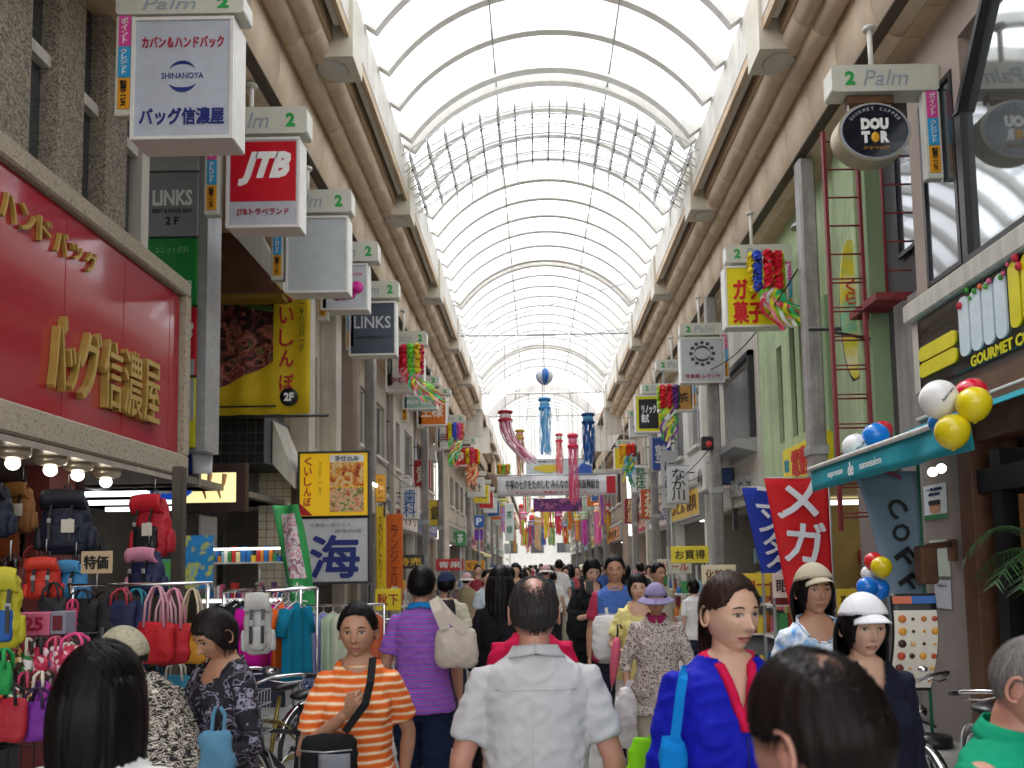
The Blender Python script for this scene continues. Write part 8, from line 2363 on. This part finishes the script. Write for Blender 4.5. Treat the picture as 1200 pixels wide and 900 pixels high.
pn = ['white and red flowered', 'rose pink printed', 'white and blue printed', 'violet printed', 'red printed', 'cream and brown printed']
rowz = ['top', 'middle', 'lowest']
k = 0
for r_ in range(3):
    for c_ in range(8):
        px = -2+16.5*c_ + rn.uniform(-2, 2); py = 762+38*r_ + rn.uniform(-4, 4)
        pi_ = [0, 5, 0, 1, 2, 1, 2, 3, 4, 0, 5, 3, 4, 1, 2, 0, 4, 3, 3, 5, 1, 4, 2, 3][k % 24]
        tote(px, py, 4.02-0.04*(c_ % 2), 0.085, 0.12, '#ffffff', ['#2a2a2a', '#c84a6a', '#e8e0d0'][k % 3], '%s pouch in the %s row of the wire grid %s' % (pn[pi_], rowz[r_], ['near edge', 'second along', 'third along', 'fourth along', 'mid row', 'past the middle', 'last but one', 'far end'][c_]), 0.05, k, 0, pat[pi_], 'patterned pouches on the wire grid')
        k += 1
tote(88, 757, 3.95, 0.2, 0.24, '#d88aa0', '#e0508a', 'pale pink printed tote with curved hot pink handle above the pouches', 0.06, 5, 0, pat[1])
tote(12, 818, 3.7, 0.16, 0.2, '#b02030', '#1c1c1c', 'red drawstring bag low at the picture edge', 0.06, 6)
tote(44, 822, 3.75, 0.15, 0.18, '#7a2a9a', '#3a1c4a', 'violet satin drawstring bag low beside the red one', 0.06, 7)
tote(4, 775, 3.4, 0.08, 0.14, '#1a9a4a', '#1a9a4a', 'bright green bag cut by the picture edge', 0.05, 1)
# bags on the shelves deep in the shop
shf = thing('bag_shelving', 'dark shelving full of bags inside the red fronted bag shop', 'shelf', (-5.2, 6.6, 0))
for z in (0.5, 0.95, 1.4, 1.85, 2.25): MB().box(-0.3, 0.25, -2.6, 1.8, z-0.03, z).build('shelf', M_brown, shf)
MB().box(-0.35, -0.3, -2.6, 1.8, 0, 2.5).build('back_panel', M_maroon, shf)
cn = [('black', '#16161a'), ('brown', '#5a3a22'), ('wine red', '#6a1a24'), ('navy', '#1c2444'), ('grey', '#5a5c60'), ('beige', '#b09a78'), ('olive', '#4a4a2a'), ('orange', '#c05a1c'), ('purple', '#4a2a5a')]
for r_, z in enumerate((0.5, 0.95, 1.4, 1.85)):
    for c_ in range(10):
        nm_, cl_ = cn[(r_*4+c_*5) % 9]
        h = 0.30; y = 4.3+0.42*c_
        t = thing('handbag', '%s handbag on the %s shelf inside the bag shop, %s' % (nm_, ('lowest', 'second', 'third', 'top')[r_], ['nearest end', 'second in', 'third in', 'fourth in', 'near the middle', 'past the middle', 'seventh in', 'third from the far end', 'second from the far end', 'far end'][c_]), 'bag', (-5.12, y, z+h+0.004), R(80), 'handbags on the shelves inside the bag shop')
        me = sackmesh(0.32, h, 0.16, c_, 0.8); o = obj('bag_body', me, t)
        mm = mat('bag_'+cl_[1:], srgb(cl_), 0.5, var=0.12, scale=9)
        if not me.materials: me.materials.append(mm)
        o.material_slots[0].link = 'OBJECT'; o.material_slots[0].material = mm
        m = MB(); wire(m, [(-0.08, 0, -0.03), (-0.06, 0, 0.07), (0.06, 0, 0.07), (0.08, 0, -0.03)], 0.007); m.build('handle', M_black, t)
# ------------------------------------------------------------------ clothes rack and next shop
cr_ = thing('clothes_rack', 'chrome clothes rack with hangers beyond the tote bags', 'rack', (0, 6.6, 0))
a, b = P(262, 693, 6.6), P(352, 694, 6.6)
MB().tube([(a.x, 0, a.z), (b.x, 0, a.z)], 0.014, 8).build('rail', M_chrome, cr_)
MB().tube([(a.x, 0.5, a.z), (b.x, 0.5, a.z)], 0.014, 8).build('rail', M_chrome, cr_)
for x in (a.x, b.x):
    for y in (0, 0.5): MB().tube([(x, y, a.z), (x, y, 0.03)], 0.014, 8).build('upright', M_chrome, cr_)
    MB().tube([(x, 0, a.z), (x, 0.5, a.z)], 0.012, 6).build('cross_rail', M_chrome, cr_)
def garment(px, py, Y, w_, h, colr, lab, rz=60, patt=None, long_=False):
    p = P(px, py, Y)
    t = thing('garment', lab, 'clothing', (p.x, Y, p.z), R(rz), 'garments on the racks')
    mm = patt or cloth('cloth_'+colr[1:], srgb(colr))
    rs_ = random.Random(int(px*3)); ph = rs_.uniform(0, 6)
    def fn(u, v):
        sh_ = 0.5+0.5*min(1, v*5) if not long_ else 1
        return ((u-0.5)*w_*sh_, 0.025*math.sin(u*15+ph)*(0.3+v), -0.04-0.06*abs(u-0.5)*(1-min(1, v*3))*2-h*v)
    MB().sheet(fn, 20, 8, 0.012).build('cloth', mm, t)
    if not long_:
        for s in (-1, 1): MB().tube([(s*w_*0.42, 0, -0.09), (s*w_*0.58, 0.0, -0.30)], [0.045, 0.05], 8).build('sleeve', mm, t)
    m = MB(); wire(m, [(-w_*0.4, 0, -0.09), (0, 0, -0.03), (w_*0.4, 0, -0.09)], 0.006); wire(m, [(0, 0, -0.03), (0, 0, 0.01), (0.015, 0, 0.03)], 0.004); m.build('hanger', M_white, t)
for i, (px, py, Y, w_, h, c, lab) in enumerate(((275, 697, 6.5, 0.4, 0.6, '#14161c', 'black jacket at the near end of the clothes rack'), (285, 698, 6.6, 0.4, 0.6, '#20242c', 'dark grey top second on the clothes rack'), (299, 698, 6.6, 0.4, 0.55, '#5a6a8a', 'slate blue shirt on the clothes rack'),
        (310, 700, 6.4, 0.42, 0.5, '#c8189a', 'magenta hooded top on the clothes rack'), (320, 700, 6.55, 0.42, 0.5, '#a01c6a', 'deep pink top beside the magenta one'), (330, 700, 6.5, 0.4, 0.52, '#e0682a', 'orange top beside the pink ones'),
        (338, 700, 6.6, 0.4, 0.6, '#8a8a90', 'grey top between the orange and teal ones'), (347, 700, 6.5, 0.42, 0.62, '#147a9a', 'teal top at the far end of the clothes rack'), (267, 698, 7.0, 0.4, 0.55, '#3a3a44', 'charcoal top on the rear rail'), (292, 698, 7.05, 0.4, 0.55, '#c8c8cc', 'white top on the rear rail'), (325, 698, 7.05, 0.4, 0.55, '#b83a5a', 'rose top on the rear rail'))):
    garment(px, py, Y, w_, h, c, lab, rz=(74+5*(i % 3)) if i != 3 else 40)
chk = noise_mix('blue_check', ['#2a4a8a', '#dfe6f0', '#4a6ab0'], 60, 0.85, kind='VORONOI', constant=True)
for i, (px, c, pt_, lab) in enumerate(((368, '#4a6ab0', chk, 'blue checked cloth hanging nearest the green flag'), (379, '#8a98c8', None, 'periwinkle blue cloth hanging beside the checked one'), (390, '#b8cdb0', None, 'pale green cloth hanging behind the orange tee'), (402, '#c8d0b8', None, 'cream green cloth at the rack end'), (438, '#c86a4a', None, 'terracotta printed cloth over the rack by the orange sign'))):
    garment(px, 713, 7.6, 0.22, 0.75, c, lab, rz=20, patt=pt_, long_=True)
r2 = thing('cloth_rack', 'thin rack with hanging lengths of cloth under the navy character sign', 'rack', (0, 7.6, 0))
a, b = P(358, 710, 7.6), P(450, 712, 7.6)
MB().tube([(a.x, 0, a.z), (b.x, 0, a.z)], 0.012, 8).build('rail', M_chrome, r2)
for x in (a.x, b.x): MB().tube([(x, 0, a.z), (x, 0, 0)], 0.012, 8).build('upright', M_chrome, r2)
# cosmetics shop front: counters, posters, tubes
cs2 = thing('shop_counter', 'glass shop counter with lit shelves under the legs lightbox', 'counter', (-3.25, 10.0, 0))
for z in (0.9, 1.35, 1.8): MB().box(-1.0, 0.1, 0, 0.5, z-0.02, z).build('shelf', M_white, cs2)
for z in (1.30, 1.95): MB().box(-0.95, 0.05, -0.02, 0.02, z, z+0.03).build('lit_tube', M_tubeglow, cs2)
for x in (-1.0, 0.08): MB().box(x, x+0.03, 0, 0.5, 0, 2.4).build('upright', M_steel, cs2)
MB().box(-1.0, 0.1, 0.0, 0.5, 0, 0.88).build('base', flat('#2a2e4a', 0.5), cs2)
rr_ = random.Random(5); gg = {}
for z in (0.9, 1.35, 1.8):
    x = -0.95
    while x < 0.0:
        w_ = rr_.uniform(0.03, 0.08); gg.setdefault(rr_.choice(PAL), MB()).box(x, x+w_*0.85, 0.05, 0.15, z, z+rr_.uniform(0.06, 0.2)); x += w_
for c, m in gg.items(): q = m.build('bottles_and_boxes', flat(c, 0.4), cs2); q['kind'] = 'stuff'
for (pa, pb_, c1, lab) in (((213, 690), (250, 627), 'blue_poster', 'bright blue poster with yellow figures beside the brown post'), ((186, 700), (207, 655), 'blue_poster_b', 'blue and green poster half behind the brown post'), ((300, 657), (324, 640), 'card_strip', 'small yellow and blue price cards on the tiled wall')):
    a, b = P(*pa, 8.2 if 'card' not in c1 else 12.5), P(*pb_, 8.2 if 'card' not in c1 else 12.5)
    o = thing('shop_poster', lab, 'poster', ((a.x+b.x)/2, a.y, (a.z+b.z)/2))
    cols_p = {'blue_poster': ['#1c8ad0', '#2a9ae0', '#1c8ad0', '#d8d83a', '#4ab0e8'], 'blue_poster_b': ['#2a9ae0', '#6ac04a', '#1c8ad0'], 'card_strip': ['#e8e06a', '#6ab8d8', '#e8e8e0']}[c1]
    MB().box(-(b.x-a.x)/2, (b.x-a.x)/2, 0, 0.01, -(b.z-a.z)/2, (b.z-a.z)/2).build('paper', noise_mix(c1, cols_p, 7, 0.5), o)
    if 'card' not in c1: MB().tube([(0, 0.02, (b.z-a.z)/2), (0, 0.02, -a.z-(b.z-a.z)/2+0.02)], 0.01, 6).build('stand', M_steel, o)

# ------------------------------------------------------------------ bicycles
def bicycle(x, y, rz, lab, frame='#3a3a40', basket=True, lean_=4):
    t = thing('bicycle', lab, 'bicycle', (x, y, 0), R(rz), 'bicycles parked along the street')
    t.rotation_euler = (R(lean_), 0, R(rz))
    fm = mat('bike_'+frame[1:], srgb(frame), 0.3, 0.3, var=0.05)
    def wheel(cx):
        w_ = thing('wheel', None, None); w_.parent = t; w_.location = (cx, 0, 0.34)
        MB().tube([(0.325*math.cos(2*PI*k/36), 0, 0.325*math.sin(2*PI*k/36)) for k in range(36)], 0.017, 6, closed=True).build('tyre', M_black, w_)
        MB().tube([(0.305*math.cos(2*PI*k/36), 0, 0.305*math.sin(2*PI*k/36)) for k in range(36)], 0.009, 5, closed=True).build('rim', M_chrome, w_)
        m = MB()
        for k in range(20): a_ = 2*PI*k/20; m.tube([(0, 0.02*(-1)**k, 0), (0.3*math.cos(a_), 0, 0.3*math.sin(a_))], 0.0016, 3)
        q = m.build('spokes', M_chrome, w_)
        MB().tube([(0, -0.045, 0), (0, 0.045, 0)], 0.018, 8).build('hub', M_chrome, w_)
        MB().sheet(lambda u, v: (0.36*math.cos(R(20+150*u)), (v-0.5)*0.045, 0.36*math.sin(R(20+150*u))), 16, 2, 0.002).build('mudguard', M_chrome, t, loc=(cx, 0, 0.34))
    wheel(0.55); wheel(-0.52)
    bb, st, hd, ht = (-0.08, 0, 0.30), (-0.22, 0, 0.78), (0.40, 0, 0.68), (0.36, 0, 0.90)
    m = MB(); m.tube([bb, st], 0.016, 8); m.tube([bb, hd], 0.02, 8); m.tube([(-0.17, 0, 0.6), (0.39, 0, 0.74)], 0.016, 8); m.tube([hd, ht], 0.02, 8)
    for s in (-1, 1):
        m.tube([bb, (-0.52, s*0.05, 0.34)], 0.009, 6); m.tube([(-0.17, s*0.02, 0.62), (-0.52, s*0.05, 0.34)], 0.008, 6); m.tube([(0.41, s*0.03, 0.66), (0.47, s*0.045, 0.5), (0.55, s*0.045, 0.34)], 0.010, 6)
    m.build('frame', fm, t)
    m = MB(); m.tube([ht, (0.35, 0, 1.0)], 0.012, 8); m.tube([(0.12, -0.27, 1.0), (0.25, -0.25, 1.03), (0.36, -0.12, 1.04), (0.38, 0, 1.0), (0.36, 0.12, 1.04), (0.25, 0.25, 1.03), (0.12, 0.27, 1.0)], 0.011, 8); m.build('handlebar', M_chrome, t)
    for s in (-1, 1): MB().tube([(0.10, s*0.272, 0.998), (0.2, s*0.258, 1.02)], 0.017, 8).build('grip', M_black, t); m = MB(); m.tube([(0.36, s*0.1, 1.02), (0.3, s*0.18, 0.99), (0.2, s*0.25, 0.985)], 0.005, 5); m.build('brake_lever', M_chrome, t)
    MB().ball((0.33, 0.09, 1.07), 0.028, 10, sz=0.7).build('bell', M_chrome, t)
    MB().lathe([(0.03, -0.05), (0.045, 0), (0.0001, 0.0)], 12, (0.47, 0, 0.86), 'x').build('headlamp', M_chrome, t)
    m = MB(); m.ball((-0.27, 0, 0.84), 0.1, 12, sx=1.25, sy=0.85, sz=0.35); m.build('saddle', M_black, t)
    m = MB()
    if basket:
        for k in range(9):
            x_ = 0.44+0.28*k/8
            m.tube([(x_, -0.15, 0.98), (x_, -0.12, 0.72), (x_, 0.12, 0.72), (x_, 0.15, 0.98)], 0.003, 4)
        for z in (0.74, 0.82, 0.90, 0.98): m.tube([(0.44, -0.15, z), (0.72, -0.15, z), (0.72, 0.15, z), (0.44, 0.15, z)], 0.0035, 4, closed=True)
        m.build('basket', M_steel, t)
    m = MB(); m.tube([bb, (-0.08, -0.09, 0.30), (0.06, -0.09, 0.2)], 0.008, 5); m.tube([bb, (-0.08, 0.09, 0.30), (-0.22, 0.09, 0.4)], 0.008, 5); m.build('crank', M_chrome, t)
    for (a_, b_) in (((0.06, -0.13, 0.2), (0.06, -0.09, 0.2)), ((-0.22, 0.09, 0.4), (-0.22, 0.13, 0.4))): MB().tube([a_, b_], 0.02, 6).build('pedal', M_black, t)
    MB().tube([(-0.5, 0.06, 0.34), (-0.42, 0.14, 0.0)], 0.008, 6).build('kickstand', M_chrome, t)
    return t
pp = P(352, 830, 4.9)
bicycle(-1.62, 5.3, 200+60, 'dark bicycle with silver mudguards parked behind the orange striped tee', '#2a2a30')
bicycle(-1.95, 5.7, 245, 'second dark bicycle leaning in the clothes rack', '#8a7a3a', False)
bicycle(-1.05, 8.0, 255, 'silver bicycle behind the purple striped polo', '#8a8a90')
bicycle(-0.75, 9.2, 262, 'grey bicycle with basket beyond the silver one', '#5a5a62')
bicycle(-1.9, 10.5, 250, 'dark green bicycle near the orange vertical sign', '#2a4a3a')
bicycle(2.55, 4.35, 258, 'bicycle with chrome handlebar and bell by the menu board', '#2a2a2e')
bicycle(2.95, 4.15, 250, 'second bicycle with wire basket nearest the green polo', '#5a1c1c')
bicycle(2.2, 4.9, 262, 'black bicycle behind the navy cardigan', '#1c1c20', False)

# ------------------------------------------------------------------ street stalls and stands in the middle distance
def stall(px, pyt, Y, wpx, lab, boardc, txt, tc_, seed, levels=(0.35, 0.75, 1.15), board_h=0.3):
    p = P(px, pyt, Y); W = wpx*Y/FPX
    t = thing('display_stand', lab, 'stand', (p.x, Y, 0), 0, 'display stands in front of the shops')
    H = p.z
    for x in (-W/2, W/2-0.03): MB().box(x, x+0.03, 0, 0.03, 0, H).build('upright', M_steel, t); MB().box(x, x+0.03, 0.45, 0.48, 0, H).build('upright', M_steel, t)
    MB().box(-W/2, W/2, -0.02, 0.0, H-board_h, H, bev=0.005).build('header', flat(boardc, 0.5), t)
    letters(txt, W*0.8, board_h*0.55, flat(tc_), t, (0, -0.021, H-board_h/2), bold=0.03)
    rr = random.Random(seed); cols_s = rr.sample(PAL, 7); gg = {}
    for z in levels:
        MB().box(-W/2, W/2, 0.0, 0.45, z-0.02, z).build('shelf', M_white, t)
        x = -W/2+0.02
        while x < W/2-0.08:
            w_ = rr.uniform(0.05, 0.13); h = rr.uniform(0.1, 0.3)
            k_ = rr.random()
            m = gg.setdefault(rr.choice(cols_s), MB())
            if k_ < 0.5: m.box(x, x+w_*0.9, 0.02, 0.2, z, z+h)
            else: m.lathe([(w_*0.42, 0), (w_*0.42, h*0.7), (w_*0.2, h*0.85), (w_*0.2, h)], 8, (x+w_/2, 0.12, z))
            x += w_
    for c, m in gg.items(): q = m.build('packed_goods', flat(c, 0.5), t); q['kind'] = 'stuff'
stall(808, 640, 14.2, 44, 'yellow headed display stand of small goods beside the post with the red signal', '#E8D43A', 'お買得', '#2a2a1c', 1)
stall(790, 655, 16.2, 40, 'pale display stand behind the yellow headed one', '#d8d4c0', 'セール', '#c02a2a', 2)
stall(842, 662, 12.4, 40, 'cream headed stand of bottles in front of the grey corner building', '#e8dcb8', '化粧品', '#7a3a2a', 3)
stall(885, 672, 10.6, 46, 'crowded stand of yellow and black packets under the blue flag', '#e0c83a', '均一', '#b02020', 4)
stall(925, 672, 10.0, 40, 'white and yellow packed stand under the red flag', '#e8e4d8', '眼鏡', '#2a2a2a', 5)
stall(760, 668, 19.0, 36, 'distant stand of pink goods near the white cloth banner', '#d88aa0', '雑貨', '#6a1a3a', 6)
stall(480, 650, 17.0, 34, 'dark stand with mixed goods beyond the orange sign', '#3a3a3e', '特売', '#e8c83a', 7)
stall(527, 655, 20.5, 32, 'stand with a red header near the far bag shop post', '#c02a2a', '青果', '#f0f0e8', 8)
stall(553, 657, 24.5, 30, 'amber headed stand before the crossing', '#e09a2a', 'パン', '#5a2a10', 9)
stall(455, 690, 11.2, 30, 'stand with yellow header and red goods right of the navy character sign', '#e8cf1c', '靴下', '#a02020', 10)
stall(1000, 690, 8.9, 40, 'yellow lit stand of drinks behind the low balloons', '#e8c83a', '珈琲豆', '#4a2a10', 11)
# small projecting wall signs, meters and lamps that fill the fronts
items = [(-1, 22.4, 3.5, '#e8e4dc', '歯科', '#2a6ab0', 'white dentist sign projecting from the pale panelled building'),
         (-1, 24.9, 4.6, '#b02a2a', '質', '#f0e8d0', 'red pawn shop sign projecting high beyond the slim post'),
         (-1, 28.3, 3.6, '#e8c83a', '鍵', '#2a2a2a', 'yellow key shop sign projecting from the brown building'),
         (1, 19.4, 3.6, '#d8dce0', 'なか川', '#2a2a2e', 'white projecting sign on the white faced shop building'),
         (1, 21.8, 4.7, '#2a4a9a', '塾', '#f0f0f0', 'blue school sign projecting high over the yellow awning'),
         (1, 24.4, 3.5, '#c85a2a', 'お茶', '#f0e8d0', 'orange tea shop sign projecting above the pale grey building'),
         (1, 26.4, 4.5, '#e8e8e4', '整体', '#3a7a4a', 'white and green clinic sign projecting before the brown building'),
         (1, 29.0, 3.6, '#8a1c2c', '居酒屋', '#f0d8a0', 'wine red pub sign projecting near the crossing')]
for (s_, y, z, c, tx, tc_, lab) in items:
    Xw = -4.0 if s_ < 0 else 3.9
    o = thing('projecting_sign', lab, 'sign', (Xw-s_*0.42, y, z), 0, 'signs projecting from the shop walls')
    MB().box(-0.26, 0.26, 0, 0.16, -0.45, 0.45, bev=0.02).build('sign_box', flat(c, 0.35, coat=0.3), o)
    MB().box(-0.28, 0.28, 0.03, 0.13, 0.452, 0.48).build('cap', M_steel, o); MB().box(-0.28, 0.28, 0.03, 0.13, -0.48, -0.452).build('cap', M_steel, o)
    letters(tx, 0.34 if len(tx) > 1 else 0.36, 0.78 if len(tx) > 1 else 0.5, flat(tc_), o, (0, -0.001, 0), bold=0.03, vertical=len(tx) > 1)
    for zz_ in (-0.3, 0.3): MB().tube([(s_*0.25, 0.08, zz_), (s_*0.415, 0.08, zz_)], 0.015, 6).build('bracket', M_dark, o)
# air conditioner boxes and cables
for (s_, y, z, lab) in ((-1, 18.6, 3.15, 'air conditioner unit on the cream building'), (-1, 29.5, 5.9, 'air conditioner unit high on the brown building by the bag shop side crossing'), (1, 17.2, 3.5, 'air conditioner unit beside the ribbed pillar'), (1, 27.6, 3.9, 'air conditioner unit above the tea shop'), (-1, 23.6, 4.0, 'air conditioner unit on the pale panelled building')):
    Xw = -4.0 if s_ < 0 else 3.9
    o = thing('air_conditioner', lab, 'air conditioner', (Xw-s_*0.17, y, z), 0)
    MB().box(-0.15, 0.15, -0.4, 0.4, -0.28, 0.28, bev=0.02).build('casing', M_white, o)
    m = MB()
    for k in range(5): m.tube([(-s_*0.155, 0.1+0.045*(k+1)*math.cos(2*PI*q/20), 0.045*(k+1)*math.sin(2*PI*q/20)) for q in range(20)], 0.004, 4, closed=True)
    m.build('fan_grille', M_dark, o); MB().box(-0.1, 0.15, -0.35, 0.35, -0.31, -0.284).build('bracket', M_steel, o)
for (s_, z, y0, y1, lab) in ((1, 3.9, 15.2, 23.2, 'black cable sagging between arcade posts on the coffee shop side'), (-1, 4.1, 16.3, 24.3, 'black cable sagging between arcade posts on the bag shop side'), (1, 5.4, 9.9, 15.2, 'thin cable sagging beneath the snowflake sign')):
    o = thing('overhead_cable', lab, 'cable')
    MB().tube([(s_*3.38, y0+(y1-y0)*k/12, z-0.25*math.sin(PI*k/12)) for k in range(13)], 0.012, 5).build('cable', M_black, o)

for k_, (px, py, Y, c, hc, lab) in enumerate(((100, 768, 5.3, '#1a1a20', '#1a1a20', 'black nylon bag on the lower rail left of the brown post'), (125, 772, 5.35, '#24304a', '#24304a', 'ink blue bag on the lower rail'), (150, 770, 5.4, '#6a1c2a', '#2a1a1c', 'burgundy bag on the lower rail'),
        (178, 790, 5.45, '#1c4a6a', '#1c4a6a', 'petrol blue bag on the lower rail under the red totes'), (206, 792, 5.4, '#2a8aa8', '#e8e0d0', 'turquoise bag on the lower rail under the red totes'), (232, 790, 5.45, '#222226', '#222226', 'black flat bag on the lower rail under the mustard tote'),
        (62, 700, 5.5, '#2a2a30', '#2a2a30', 'dark grey pouch bag between the orange and blue backpacks'), (14, 665, 5.9, '#5a1c1c', '#3a1414', 'maroon bag under the tan backpack'), (38, 655, 6.3, '#c23a2a', '#8a2a1c', 'small red bag above the orange backpack'), (112, 640, 6.9, '#20242c', '#20242c', 'charcoal bag deep behind the price card'))):
    tote(px, py, Y, 0.2, 0.24, c, hc, lab, 0.1, k_)
bpy.data.scenes.remove(WS)
